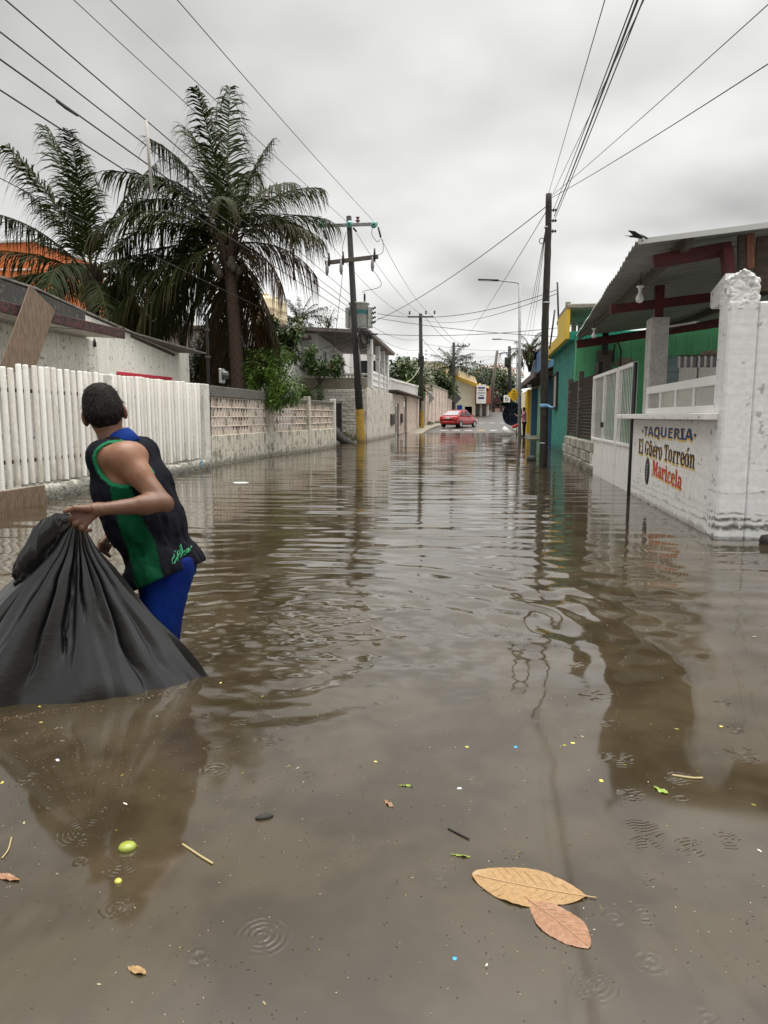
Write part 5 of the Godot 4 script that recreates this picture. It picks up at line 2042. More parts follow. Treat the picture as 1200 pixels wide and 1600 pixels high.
func make_right_far():
	# aerial rods on the green house's roof
	for q in [[874, 445, 872, 505, "taller bare steel rod rising from the teal house's roof"], [867, 497, 858, 540, "short leaning rod beside the yellow parapet"]]:
		var a := Vector3(2.329, 4.127, -24)
		var top := Vector3.ZERO
		var bot := Vector3.ZERO
		if q[0] == 874:
			top = Vector3(2.228, 5.403, -24)
			bot = Vector3(2.313, 3.987, -24)
		else:
			top = Vector3(2.311, 4.763, -25.5)
			bot = Vector3(2.179, 3.461, -25.5)
		var st := mb(true)
		tube(st, [bot, top], 0.03, 7)
		tag(obj("steel_rod", st, mat.black_metal), q[4], "rod", "rods on the teal house's roof")
	# unfinished columns on the roof
	var t = thing("rooftop_frame", "unfinished grey concrete column stubs and slab on the teal house's roof", "roof structure", Vector3(2.646, 4.222, -24))
	for k in 3:
		var st := mb()
		span(st, Vector3(-0.15 + 0.3 * k, -0.3, -k * 0.8), Vector3(0.0 + 0.3 * k, 0.55 - 0.1 * k, -k * 0.8 + 0.15), 0.01)
		obj("column_stub", st, mat.grey_render, t)
	var st := mb()
	span(st, Vector3(-0.2, 0.1, -2.2), Vector3(1.3, 0.25, 0.3), 0.02)
	obj("slab", st, mat.grey_render, t)

	# the row of shops beyond
	t = thing("shop", "mint green shop front with blue and yellow pillars under a dark awning", "shop", Vector3(3, 0, -35))
	var o = -t.position
	st = mb()
	span(st, o + Vector3(2.95, -0.3, -41.5), o + Vector3(6.5, 3.3, -29.5), 0.02)
	obj("wall", st, mat.mint, t)
	st = mb()
	span(st, o + Vector3(2.72, -0.3, -29.6), o + Vector3(2.94, 1.35, -27.2), 0.01)
	obj("white_plinth", st, mat.paint_white, t)
	st = mb()
	span(st, o + Vector3(2.74, 1.36, -29.6), o + Vector3(2.94, 2.9, -27.2), 0.01)
	var bs = obj("black_sign", st, mat.sign_black, t)
	for k in 5:
		st = mb(true)
		var ring := []
		for j in 17:
			var an := TAU * j / 16 * (1.0 if k % 2 == 0 else 0.7)
			ring.append(o + Vector3(2.735, 1.62 + 0.27 * k + 0.1 * sin(an), -28.4 + 0.32 * cos(an)))
		tube(st, ring, 0.026, 5)
		obj("lettering", st, mat.paint_white, bs)
	for q in [[862, 2.62, -31.2, 0.2, "blue_pillar"], [888, 2.62, -41.6, 0.5, "blue_pillar"], [0, 2.55, -44.4, 0.9, "yellow_pillar"], [0, 2.6, -47.5, 0.8, "yellow_pillar"]]:
		st = mb()
		span(st, o + Vector3(q[1], -0.3, q[2] - q[3] / 2), o + Vector3(q[1] + 0.32, 2.75, q[2] + q[3] / 2), 0.01)
		obj(q[4], st, mat.shop_blue if q[4] == "blue_pillar" else mat.yellow, t)
	st = mb()
	span(st, o + Vector3(2.945, 0.4, -36.0), o + Vector3(2.955, 2.4, -33.6))
	var pn = obj("door_panel", st, mat.mint_light, t)
	st = mb()
	span(st, o + Vector3(2.93, 0.3, -33.6), o + Vector3(2.96, 2.5, -33.5))
	obj("door_frame", st, mat.black_wood, pn)
	st = mb()
	span(st, o + Vector3(2.9, -0.3, -62.0), o + Vector3(6.5, 3.0, -41.52), 0.02)
	obj("cream_wall", st, mat.cream, t)
	# the awning: a dark sloping sheet on joists with light slots between
	st = mb()
	sheet(st, o + Vector3(2.0, 2.85, -29.2), o + Vector3(3.0, 3.3, -29.2), o + Vector3(3.0, 3.3, -46), o + Vector3(2.0, 2.85, -46), 0.05)
	obj("awning", st, mat.black_wood, t)
	for k in 22:
		st = mb()
		bar(st, o + Vector3(2.0, 2.76, -29.6 - k * 0.57), o + Vector3(2.98, 2.9, -29.6 - k * 0.57), 0.09, 0.12)
		obj("joist", st, mat.brown_door, t)
	st = mb()
	span(st, o + Vector3(1.92, 2.7, -42), o + Vector3(2.0, 2.95, -29.2), 0.01)
	obj("fascia", st, mat.brown_door, t)
	st = mb()
	prism(st, PackedVector2Array([Vector2(29.6, 3.4), Vector2(33.5, 3.4), Vector2(33.5, 3.85), Vector2(29.6, 3.95)]), 0.1, Transform3D(Basis(Vector3(0, 0, -1), Vector3.UP, Vector3(1, 0, 0)), o + Vector3(2.5, 0, 0)))
	obj("yellow_fascia", st, mat.yellow, t)
	st = mb()
	span(st, o + Vector3(2.55, 3.3, -41.5), o + Vector3(5.5, 4.3, -34.0), 0.02)
	obj("blue_parapet", st, mat.shop_blue, t)
	st = mb()
	sheet(st, o + Vector3(2.207, 4.418, -40), o + Vector3(2.677, 4.54, -36), o + Vector3(5.0, 4.6, -36), o + Vector3(5.0, 4.6, -40), 0.1)
	obj("slanting_canopy", st, mat.grey_render, t)
	st = mb(true)
	lathe(st, [Vector2(0, -0.12), Vector2(0.1, -0.06), Vector2(0.12, 0.02), Vector2(0.06, 0.12), Vector2(0, 0.13)], 12, o + Vector3(2.147, 2.674, -36))
	obj("lamp_globe", st, mat.milk_glass, t)
	t = thing("plant_pot", "red plant pot on the shop roof below the right palm", "plant pot", Vector3(2.297, 4.058, -38))
	st = mb(true)
	lathe(st, [Vector2(0, 0), Vector2(0.28, 0), Vector2(0.36, 0.34), Vector2(0.4, 0.36), Vector2(0.4, 0.42), Vector2(0.0, 0.4)], 16)
	obj("pot", st, mat.red_flaking, t)
	palm("potted_palm", "arching bushy palm standing on the shop roof behind the tall lamp post", Vector3(2.295, 4.123, -38), Vector3(2.289, 4.349, -38), 0.12, 1.6, fan(22, 5, 0.55, 2.0), 0, 14, "", 26)
	# white bag, red things and a black bundle near the woman
	st = mb(true)
	tube(st, [Vector3(1.102, 0.51, -43), Vector3(1.256, 0.322, -43), Vector3(1.411, 0.096, -43), Vector3(1.528, -0.092, -43)], [0.12, 0.2, 0.22, 0.05], 9)
	tag(obj("plastic_bag", st, mat.white_plastic), "crumpled white plastic bag lying at the water's edge below the umbrella", "plastic bag")
	for k in 2:
		st = mb(true)
		lathe(st, [Vector2(0, -0.09), Vector2(0.1, -0.06), Vector2(0.13, 0.02), Vector2(0.08, 0.1), Vector2(0, 0.12)], 9, Vector3.ZERO)
		obj("red_bundle", st, mat.red_cloth, null, Vector3(1.777, 0.535, -44) if k == 0 else Vector3(1.979, 0.609, -44.3))
		tag(get_child(get_child_count() - 1), ["red bundle on the pavement just below the umbrella", "red bundle close behind the first, nearer the lamp post"][k], "bundle", "red bundles below the umbrella")
	# pedestrian sign
	t = thing("crossing_sign", "yellow diamond sign with a black walking figure above the umbrella", "road sign", Vector3(2.01, -0.825, -46))
	st = mb()
	box(st, Vector3(1.81, 2.508, -46) - t.position, Vector3(0.6, 0.6, 0.02), 0.004, Basis(Vector3(0, 0, 1), PI / 4))
	obj("plate", st, mat.sign_plate_yellow, t)
	st = mb(true)
	tube(st, [Vector3(0.1, 0, -0.05), (Vector3(1.85, 2.507, -46) - t.position) + Vector3(0, 0.3, -0.05)], 0.04, 8)
	obj("post", st, mat.steel, t)
	var c: Vector3 = Vector3(1.81, 2.508, -46) - t.position + Vector3(0, 0, 0.014)
	st = mb(true)
	lathe(st, [Vector2(0, 0.004), Vector2(0.045, 0.003), Vector2(0.048, -0.003), Vector2(0, -0.004)], 14, c + Vector3(0.012, 0.22, 0), Basis(Vector3.RIGHT, PI / 2))
	for q in [[Vector3(0.02, 0.24, 0), Vector3(-0.02, -0.04, 0), 0.065], [Vector3(-0.02, -0.04, 0), Vector3(-0.12, -0.38, 0), 0.045], [Vector3(-0.01, -0.04, 0), Vector3(0.1, -0.2, 0), 0.045], [Vector3(0.1, -0.2, 0), Vector3(0.16, -0.4, 0), 0.04], [Vector3(0.03, 0.2, 0), Vector3(0.18, 0.02, 0), 0.032], [Vector3(0, 0.2, 0), Vector3(-0.15, 0.08, 0), 0.032], [Vector3(-0.15, 0.08, 0), Vector3(-0.17, -0.04, 0), 0.03]]:
		bar(st, c + q[0] * 0.62, c + q[1] * 0.62, q[2] * 1.0, 0.006)
	obj("walking_figure", st, mat.sign_black, t)
	t = thing("number_sign", "small white square sign with a number on the dark pole behind the crossing sign", "road sign", Vector3(1.858, 2.66, -62))
	st = mb()
	box(st, Vector3.ZERO, Vector3(0.55, 0.6, 0.02), 0.003)
	obj("plate", st, mat.paint_white, t)
	st = mb(true)
	var six := []
	for k in 15:
		var an := TAU * k / 14
		six.append(Vector3(0.11 * cos(an + PI), -0.06 + 0.11 * sin(an + PI), 0.014))
	six.append(Vector3(-0.1, 0.08, 0.014))
	six.append(Vector3(-0.02, 0.2, 0.014))
	tube(st, six, 0.025, 5)
	obj("number", st, mat.sign_black, t)

func fan(n: int, sd: int, up: float, droop: float) -> Array:
	var r := RandomNumberGenerator.new()
	r.seed = sd
	var out := []
	for k in n:
		var s := float(k) / n
		out.append([k * 2.4 + r.randf() * 0.4, lerpf(1.35, up - 0.5, s) + r.randfn(0, 0.1), droop * r.randf_range(0.7, 1.2) * (0.5 + 0.5 * s), r.randf_range(0.85, 1.1) * (0.8 + 0.2 * s), 0.0 if s < 0.85 else r.randf() * 0.5])
	return out

# ---------------------------------------------------------------- poles, lamps, cables

func insulator(parent, at: Vector3, m, s := 1.0, b := Basis()):
	var st := mb(true)
	lathe(st, [Vector2(0, 0), Vector2(0.03, 0), Vector2(0.03, 0.05), Vector2(0.08, 0.07), Vector2(0.085, 0.1), Vector2(0.04, 0.12), Vector2(0.035, 0.16), Vector2(0.07, 0.18), Vector2(0.072, 0.2), Vector2(0.03, 0.24), Vector2(0, 0.25)].map(func(p): return p * s), 10, Vector3.ZERO, b)
	return obj("insulator", st, m, parent, at)

func make_poles():
	# leaning transformer pole on the left
	var foot := Vector3(-5.36, 0, -31.1)
	var top := Vector3(-5.871, 9.593, -31.1)
	var ax := (top - foot).normalized()
	foot.y = -0.35
	var t = thing("utility_pole", "leaning dark utility pole with a yellow painted foot and two cross arms", "utility pole", foot)
	var st := mb(true)
	tube(st, [Vector3.ZERO, (top - foot) * 0.4, top - foot], [0.185, 0.15, 0.11], 14)
	obj("pole", st, mat.pole_dark, t)
	st = mb(true)
	tube(st, [Vector3.ZERO, ax * 1.82], [0.1885, 0.184], 14, false)
	obj("yellow_band", st, mat.yellow_worn, t)
	for a in [[Vector3(-7.149, 9.209, -30.95), Vector3(-4.611, 9.197, -30.95), 0.13, mat.steel_dull], [Vector3(-6.877, 7.666, -30.9), Vector3(-4.578, 7.861, -30.9), 0.17, mat.grey_wood]]:
		st = mb()
		bar(st, a[0] - foot, a[1] - foot, 0.1, a[2], 0.006)
		obj("cross_arm", st, a[3], t)
	# glass suspension discs on the upper arm
	for p in [Vector3(-6.98, 9.192, -30.7), Vector3(-5.77, 9.175, -30.7), Vector3(-4.736, 9.112, -30.7)]:
		st = mb(true)
		lathe(st, [Vector2(0, 0.05), Vector2(0.06, 0.045), Vector2(0.14, 0.01), Vector2(0.145, -0.02), Vector2(0.07, -0.03), Vector2(0, -0.03)], 18, Vector3.ZERO, Basis(Vector3.RIGHT, PI / 2))
		obj("glass_disc", st, mat.insulator_glass, t, p - foot)
		st = mb(true)
		lathe(st, [Vector2(0, 0.12), Vector2(0.04, 0.1), Vector2(0.045, 0.05), Vector2(0, 0.05)], 10, Vector3.ZERO, Basis(Vector3.RIGHT, PI / 2))
		obj("cap", st, mat.black_metal, t, p - foot)
	for p in [[Vector3(-6.94, 9.032, -31), Vector3(-6.804, 8.66, -31)], [Vector3(-5.662, 9.091, -31), Vector3(-5.525, 8.931, -31)], [Vector3(-4.591, 9.08, -31), Vector3(-4.482, 8.661, -31)]]:
		st = mb(true)
		tube(st, [p[0] - foot, p[1] - foot], 0.04, 7)
		obj("clamp", st, mat.black_metal, t)
	insulator(t, Vector3(-5.468, 9.266, -31) - foot, mat.red_porcelain, 1.2)
	# fuse cut-outs on the lower arm
	for p in [Vector3(-6.773, 7.406, -30.8), Vector3(-6.161, 7.442, -30.8), Vector3(-4.81, 7.534, -30.8)]:
		st = mb(true)
		lathe(st, [Vector2(0, -0.3), Vector2(0.045, -0.28), Vector2(0.05, -0.2), Vector2(0.075, -0.16), Vector2(0.075, 0.1), Vector2(0.05, 0.14), Vector2(0.04, 0.3), Vector2(0, 0.32)], 10)
		obj("fuse", st, mat.porcelain_grey, t, p - foot)
		st = mb(true)
		lathe(st, [Vector2(0, -0.05), Vector2(0.04, -0.04), Vector2(0.05, 0.25), Vector2(0.03, 0.5), Vector2(0, 0.5)], 8)
		obj("arrester", st, mat.black_metal, t, p - foot + Vector3(0.09, 0.15, 0.0))
	for c in [[Vector3(-6.94, 8.979, -31), Vector3(-7.034, 8.114, -31), Vector3(-6.785, 7.869, -31)], [Vector3(-5.967, 8.946, -31), Vector3(-6.139, 8.271, -31), Vector3(-6.114, 7.902, -31)], [Vector3(-4.51, 8.584, -31), Vector3(-4.619, 8.484, -31), Vector3(-4.866, 8.804, -31), Vector3(-4.81, 9.165, -31)], [Vector3(-4.4, 8.581, -31), Vector3(-4.4, 8.06, -31), Vector3(-4.675, 7.938, -31)], [Vector3(-4.814, 7.339, -31), Vector3(-4.483, 6.856, -31), Vector3(-4.566, 6.62, -31), Vector3(-5.232, 6.477, -31), Vector3(-5.26, 6.398, -31)], [Vector3(-6.146, 7.322, -31), Vector3(-6.178, 6.898, -31), Vector3(-6.357, 5.565, -31), Vector3(-6.602, 3.669, -31)]]:
		st = mb(true)
		var q := []
		for p in c:
			q.append(p - foot)
		tube(st, smooth_path(q), 0.012, 5)
		obj("lead_wire", st, mat.cable, t)
	st = mb(true)
	tube(st, [ax * 2.9 + Vector3(0.17, 0, 0.1), ax * 5.1 + Vector3(0.15, 0, 0.1)], 0.04, 8)
	obj("conduit", st, mat.steel_dull, t)
	st = mb()
	bar(st, Vector3(-5.446, 4.649, -30.9) - foot, Vector3(-4.564, 4.628, -30.6) - foot, 0.05, 0.06)
	obj("stay_arm", st, mat.black_metal, t)

	# transformer
	var c := Vector3(-5.513, 4.93, -31.45)
	t = thing("transformer", "grey pole mounted transformer with a green band hung behind the leaning pole", "transformer", c)
	st = mb(true)
	lathe(st, [Vector2(0, 0.0), Vector2(0.4, 0.0), Vector2(0.42, 0.04), Vector2(0.42, 1.05), Vector2(0.47, 1.07), Vector2(0.47, 1.12), Vector2(0.2, 1.18), Vector2(0, 1.18)], 22)
	obj("tank", st, mat.transformer_grey, t)
	st = mb(true)
	lathe(st, [Vector2(0.424, 0.62), Vector2(0.424, 0.8)], 22)
	obj("green_band", st, mat.teal_band, t)
	for s in [-1, 1]:
		for k in 4:
			st = mb()
			box(st, Vector3(s * 0.5, 0.5, -0.2 + k * 0.13), Vector3(0.14, 0.85, 0.03), 0.008)
			obj("cooling_fin", st, mat.transformer_grey, t)
	for p in [Vector3(-0.3, 1.16, 0.05), Vector3(0.26, 1.16, 0.05)]:
		st = mb(true)
		var pr := [Vector2(0, 0)]
		for k in 6:
			pr.append(Vector2(0.06, 0.03 + k * 0.055))
			pr.append(Vector2(0.03, 0.055 + k * 0.055))
		pr.append(Vector2(0, 0.42))
		lathe(st, pr, 9)
		obj("bushing", st, mat.black_metal, t, p)
	for k in 4:
		insulator(t, Vector3(0.58, 0.25 + 0.2 * k, 0.1), mat.black_metal, 0.8, Basis(Vector3(0, 0, 1), -1.2))
	t = thing("cable_coil", "tangle of coiled black service cables strapped under the transformer", "cable coil", Vector3(-5.104, 4.181, -30.85))
	var r := RandomNumberGenerator.new()
	r.seed = 40
	for k in 9:
		st = mb(true)
		var q := []
		var R := r.randf_range(0.18, 0.42)
		for j in 19:
			var a := TAU * j / 18
			q.append(Vector3(R * cos(a) * 0.8 + r.randfn(0, 0.02) - 0.1, 0.3 + R * sin(a) * 1.3 + r.randfn(0, 0.02), r.randf_range(-0.08, 0.12)))
		tube(st, q, 0.014, 5)
		obj("cable_loop", st, mat.cable, t)

	# second pole
	foot = Vector3(-4.944, 0.086, -57)
	top = Vector3(-5.108, 9.141, -57)
	t = thing("utility_pole", "straight dark pole with yellow foot and one cross arm near the red car", "utility pole", foot)
	st = mb(true)
	tube(st, [Vector3.ZERO, top - foot], [0.2, 0.13], 12)
	obj("pole", st, mat.pole_dark, t)
	st = mb(true)
	tube(st, [Vector3(0, 0.0, 0), Vector3(0, 1.5, 0)], [0.204, 0.196], 12, false)
	obj("yellow_band", st, mat.yellow_worn, t)
	st = mb(true)
	tube(st, [Vector3(0, 1.5, 0), Vector3(-0.0, 2.3, 0)], [0.1965, 0.191], 12, false)
	obj("pale_band", st, mat.grey_render, t)
	st = mb()
	bar(st, Vector3(-6.092, 8.889, -56.8) - foot, Vector3(-4.09, 8.851, -56.8) - foot, 0.12, 0.12, 0.01)
	obj("cross_arm", st, mat.grey_wood, t)
	for x in [638, 663, 676]:
		insulator(t, Vector3((x - 657.5) * 0.0514, 8.95, 0.2), mat.black_metal, 1.2)
	for k in 5:
		insulator(t, Vector3(0.2, 6.2 - k * 0.3, 0.0), mat.porcelain_grey, 0.8, Basis(Vector3(0, 0, 1), -PI / 2))
	st = mb()
	box(st, Vector3(-5.015, 5.44, -56.8) - foot, Vector3(0.45, 0.9, 0.3), 0.03)
	obj("junction_box", st, mat.black_wood, t)

	# third pole by the far palm
	foot = Vector3(-3.727, 1.615, -88)
	top = Vector3(-3.836, 10.028, -88)
	t = thing("utility_pole", "far dark pole standing before the small palm, its arm to one side", "utility pole", foot)
	st = mb(true)
	tube(st, [Vector3.ZERO, top - foot], [0.24, 0.16], 10)
	obj("pole", st, mat.pole_dark, t)
	st = mb()
	bar(st, Vector3(-3.907, 9.576, -88) - foot, Vector3(-2.064, 9.552, -88) - foot, 0.14, 0.14)
	obj("cross_arm", st, mat.steel_dull, t)
	st = mb()
	bar(st, Vector3(-3.588, 8.739, -88) - foot, Vector3(-2.83, 9.486, -88) - foot, 0.07, 0.07)
	obj("brace", st, mat.steel_dull, t)
	for x in [714, 722, 731]:
		insulator(t, Vector3((x - 709) * 0.0793, top.y - foot.y - 0.45, 0.1), mat.black_metal, 1.3)

	# leaning grey pole and the black transformer pole in the distance
	st = mb(true)
	tube(st, [Vector3(0.749, 2.208, -110), Vector3(1.717, 10.938, -110)], [0.3, 0.2], 9)
	tag(obj("utility_pole", st, mat.pole_grey), "far leaning grey pole in front of the dark trees", "utility pole")
	foot = Vector3(3.29, 2.06, -95)
	t = thing("utility_pole", "far black pole with a small transformer beside the second street lamp", "utility pole", foot)
	st = mb(true)
	tube(st, [Vector3.ZERO, Vector3(3.021, 10.15, -95) - foot], [0.28, 0.2], 10)
	obj("pole", st, mat.black_metal, t)
	st = mb(true)
	lathe(st, [Vector2(0, 0), Vector2(0.4, 0), Vector2(0.4, 1.1), Vector2(0.3, 1.2), Vector2(0, 1.2)], 12, Vector3(2.821, 7.524, -94.5) - foot)
	obj("transformer_tank", st, mat.black_metal, t)
	st = mb()
	bar(st, Vector3(1.491, 9.198, -95) - foot, Vector3(3.363, 9.418, -95) - foot, 0.12, 0.12)
	obj("cross_arm", st, mat.steel_dull, t)
	for k in 3:
		st = mb(true)
		var q := []
		for j in 13:
			var a := TAU * j / 12
			q.append(Vector3(2.325, 8.457, -95) - foot + Vector3(0.7 * cos(a) * (1 - 0.2 * k), 0.2 * k + 1.0 * sin(a) * (1 - 0.2 * k), 0.05 * k))
		tube(st, q, 0.025, 4)
		obj("cable_loop", st, mat.cable, t)

	# right-hand wooden pole
	foot = Vector3(1.342, 0.003, -16.6)
	top = Vector3(1.291, 5.959, -16.6)
	foot.y = -0.35
	t = thing("utility_pole", "tall mossy wooden pole rising from the water before the teal house", "utility pole", foot)
	st = mb(true)
	var q := []
	var rad := []
	for k in 31:
		var s := k / 30.0
		q.append((top - foot) * s + Vector3(0.012 * sin(s * 9.0), 0, 0.01 * cos(s * 7.0)))
		rad.append(lerpf(0.098, 0.066, s) + 0.004 * sin(k * 2.7))
	tube(st, q, rad, 14)
	obj("pole", st, mat.pole_wood, t)
	for y in [0.9, 4.0, 5.6]:
		st = mb(true)
		lathe(st, [Vector2(0.0, -0.012), Vector2(0.105 - 0.005 * y, -0.012), Vector2(0.105 - 0.005 * y, 0.012), Vector2(0.0, 0.012)], 14, (top - foot) * (y / 6.3))
		obj("strap", st, mat.steel, t)
	for k in 3:
		insulator(t, (top - foot) + Vector3(0.07, -0.35 - 0.22 * k, 0.03), mat.black_metal, 0.5, Basis(Vector3(0, 0, 1), -PI / 2))
	st = mb(true)
	q = []
	for j in 17:
		var a := TAU * j / 16
		q.append((top - foot) + Vector3(-0.11 + 0.06 * cos(a), -0.98 + 0.06 * sin(a), 0))
	tube(st, q, 0.009, 5)
	obj("ring", st, mat.black_metal, t)
	st = mb(true)
	lathe(st, [Vector2(0.098, -0.035), Vector2(0.106, -0.02), Vector2(0.107, 0.03), Vector2(0.098, 0.04)], 14, Vector3(1.329, 1.394, -16.6))
	tube(st, [Vector3(1.406, 1.392, -16.5), Vector3(1.49, 1.349, -16.48), Vector3(1.575, 1.392, -16.5)], [0.03, 0.025, 0.008], 6)
	tag(obj("rag_band", st, mat.blue_plastic), "pale blue plastic band tied round the mossy wooden pole", "plastic band")

	# street lamps on the right
	lamp("tall grey street lamp with a flat head, nearest in the street", Vector3(1.641, 0.001, -33.7), Vector3(1.463, 7.108, -33.7), Vector3(0.489, 7.273, -33.7), Vector3(-0.403, 7.324, -33.7), 0.075)
	lamp("farther grey street lamp just left of the nearest lamp's post", Vector3(3.468, 0.878, -78), Vector3(3.268, 9.058, -78), Vector3(1.594, 9.281, -78), Vector3(0.655, 9.295, -78), 0.1)

func smooth_path(q: Array) -> Array:
	if q.size() < 3:
		return q
	var c := Curve3D.new()
	for i in q.size():
		var d: Vector3 = (q[mini(i + 1, q.size() - 1)] - q[maxi(i - 1, 0)]) / 6.0
		c.add_point(q[i], -d, d)
	var out := []
	var L := c.get_baked_length()
	for k in 25:
		out.append(c.sample_baked(L * k / 24.0, true))
	return out

func lamp(label, foot: Vector3, top: Vector3, neck: Vector3, tip: Vector3, r: float):
	foot.y = -0.3 if foot.z > -50 else foot.y
	var t = thing("street_lamp", label, "street lamp", foot, 0.0, "street lamps along the right kerb")
	var st := mb(true)
	tube(st, [Vector3.ZERO, top - foot], [r * 1.15, r * 0.75], 12)
	obj("post", st, mat.galvanised, t)
	st = mb(true)
	tube(st, smooth_path([top - foot + Vector3(0, -0.02, 0), top.lerp(neck, 0.15) - foot + Vector3(0, 0.02, 0), neck - foot]), r * 0.45, 8)
	obj("arm", st, mat.galvanised, t)
	st = mb()
	var d := (tip - neck)
	bar(st, neck - foot - d * 0.05, tip - foot, r * 3.0, r * 0.9, r * 0.25)
	obj("lamp_head", st, mat.black_metal, t)
	st = mb()
	bar(st, neck - foot + d * 0.3 + Vector3(0, -r * 0.5, 0), neck - foot + d * 0.95 + Vector3(0, -r * 0.5, 0), r * 2.4, r * 0.2)
	obj("lamp_lens", st, mat.milk_glass, t)

func through(label, a: Vector3, b: Vector3, k: float, sag: float, r := 0.008, called := "overhead_cable"):
	return wire(label, a, a + (b - a) * k, sag, r, null, "overhead cables", called)

func make_cables():
	var g := "overhead cables"
	# three high lines that end at the glass discs
	through("thin high cable ending at the arm's right glass disc, clear of the palms", Vector3(-4.643, 9.16, -30.8), Vector3(-4.7, 7.501, -11.334), 1.5, 0.12, 0.011)
	through("thin high cable ending at the leaning pole's top, second from the highest", Vector3(-5.789, 9.201, -30.8), Vector3(-5.6, 7.364, -10.949), 1.5, 0.1, 0.011)
	through("thin high cable ending at the arm's left glass disc, running over the tall palm's tip", Vector3(-7.003, 9.218, -30.8), Vector3(-6.6, 7.826, -11.68), 1.5, 0.1, 0.011)
	# four lower ones that carry the spacers
	through("low cable touching the top of the pale spacer rod by the tall palm", Vector3(-5.79, 6.33, -31), Vector3(-5.5, 5.883, -8.166), 1.6, 0.02, 0.014)
	through("low cable just under the one that tops the pale spacer rod", Vector3(-5.792, 5.983, -31), Vector3(-5.5, 5.477, -7.991), 1.6, 0.02, 0.014)
	through("low cable with a dark splice at the upper left", Vector3(-5.794, 5.769, -31), Vector3(-5.5, 5.174, -7.958), 1.6, 0.02, 0.016)
	through("lowest of the four cables joined by the pale spacer rod", Vector3(-5.768, 5.473, -31), Vector3(-5.5, 4.834, -7.922), 1.6, 0.02, 0.015)
	through("single thin cable crossing low behind the left palm", Vector3(-5.813, 4.224, -31.2), Vector3(-6.1, 4.455, -8.702), 1.6, 0.35, 0.009)
	var st := mb(true)
	tube(st, [Vector3(-5.5, 5.89, -11.554), Vector3(-5.5, 4.84, -11.657)], 0.026, 8)
	tag(obj("spacer_rod", st, mat.column_grey), "pale spacer rod hanging across four cables beside the tall palm", "spacer rod")
	st = mb(true)
	tube(st, [Vector3(-5.45, 5.886, -20.425), Vector3(-5.45, 4.997, -20.368)], 0.03, 6)
	tag(obj("spacer_rod", st, mat.rust_dark), "dark spacer rod hanging on the cables left of the transformer pole", "spacer rod")
	st = mb(true)
	tube(st, [Vector3(-5.5, 5.151, -9.032), Vector3(-5.5, 5.158, -9.26), Vector3(-5.5, 5.162, -9.514)], [0.012, 0.022, 0.012], 7)
	tag(obj("cable_splice", st, mat.cable), "dark splice sleeve on the third of the four left cables", "cable splice")
	# from the transformer pole onward
	for q in [[Vector3(-4.482, 8.635, -31), Vector3(-4.105, 8.927, -57), "cable from the arm's right end down to the second pole's arm"], [Vector3(-5.525, 8.879, -31), Vector3(-4.806, 8.94, -57), "cable from the leaning pole's top to the middle of the second pole's arm"], [Vector3(-6.804, 8.66, -31), Vector3(-6.064, 8.964, -57), "cable from the left disc's clamp down to the near end of the second pole's arm"], [Vector3(-5.46, 5.414, -31), Vector3(-4.944, 7.279, -57), "upper service cable sagging between the two left poles"], [Vector3(-5.461, 5.145, -31), Vector3(-4.938, 6.443, -57), "service cable sagging between the two left poles, second of the low ones"], [Vector3(-5.406, 4.875, -31), Vector3(-4.934, 5.9, -57), "service cable sagging between the two left poles, third of the low ones"]]:
		wire(q[2], q[0], q[1], 0.5, 0.014, null, g)
	wire("pale loop of cable drooping from the transformer pole to the second pole's box", Vector3(-5.278, 4.512, -30.9), Vector3(-5.081, 5.109, -57), 1.6, 0.02, mat.pvc2, g)
	wire("black cable running back from the transformer to the white house's wall", Vector3(-5.689, 4.582, -31), Vector3(-9.25, 3.998, -33.3), 0.15, 0.02, null, g)
	wire("thin cable dropping from the leaning pole to the bushes beside the white house", Vector3(-5.888, 4.206, -31), Vector3(-9.485, 3.505, -33), 0.1, 0.012, null, g)
	for q in [[Vector3(-4.105, 8.927, -57), Vector3(-2.142, 9.628, -88), "far cable from the second pole's arm end to the third pole's arm tip"], [Vector3(-4.806, 8.94, -57), Vector3(-2.832, 9.637, -88), "far cable from the second pole's arm to the middle of the third pole's arm"], [Vector3(-4.943, 7.181, -57), Vector3(-3.812, 8.135, -88), "far low cable between the second and third poles"], [Vector3(-3.812, 8.135, -88), Vector3(1.732, 10.186, -110), "farthest low cable between the third pole and the leaning grey pole"]]:
		wire(q[2], q[0], q[1], 0.6, 0.022, null, g)
	# across the street
	var P := Vector3(1.29, 5.705, -16.5)
	wire("taut cable crossing the street from the mossy pole down to the transformer", P, Vector3(-4.986, 5.137, -31), 0.25, 0.014, null, g)
	wire("faint cable from the mossy pole towards the third pole", Vector3(1.287, 5.653, -16.6), Vector3(-3.596, 9.27, -88), 0.4, 0.012, null, g)
	for q in [[835, 505, "first of three cables dropping from the mossy pole behind the tall lamp"], [827, 505, "middle of three cables dropping from the mossy pole behind the tall lamp"], [818, 500, "last of three cables dropping from the mossy pole behind the tall lamp"]]:
		var e: Vector3 = {835: Vector3(4.723, 9.235, -78), 827: Vector3(4.326, 9.241, -78), 818: Vector3(3.928, 9.247, -78)}[q[0]]
		wire(q[2], Vector3(1.288, 5.425, -16.7), e, 0.3, 0.012, null, g)
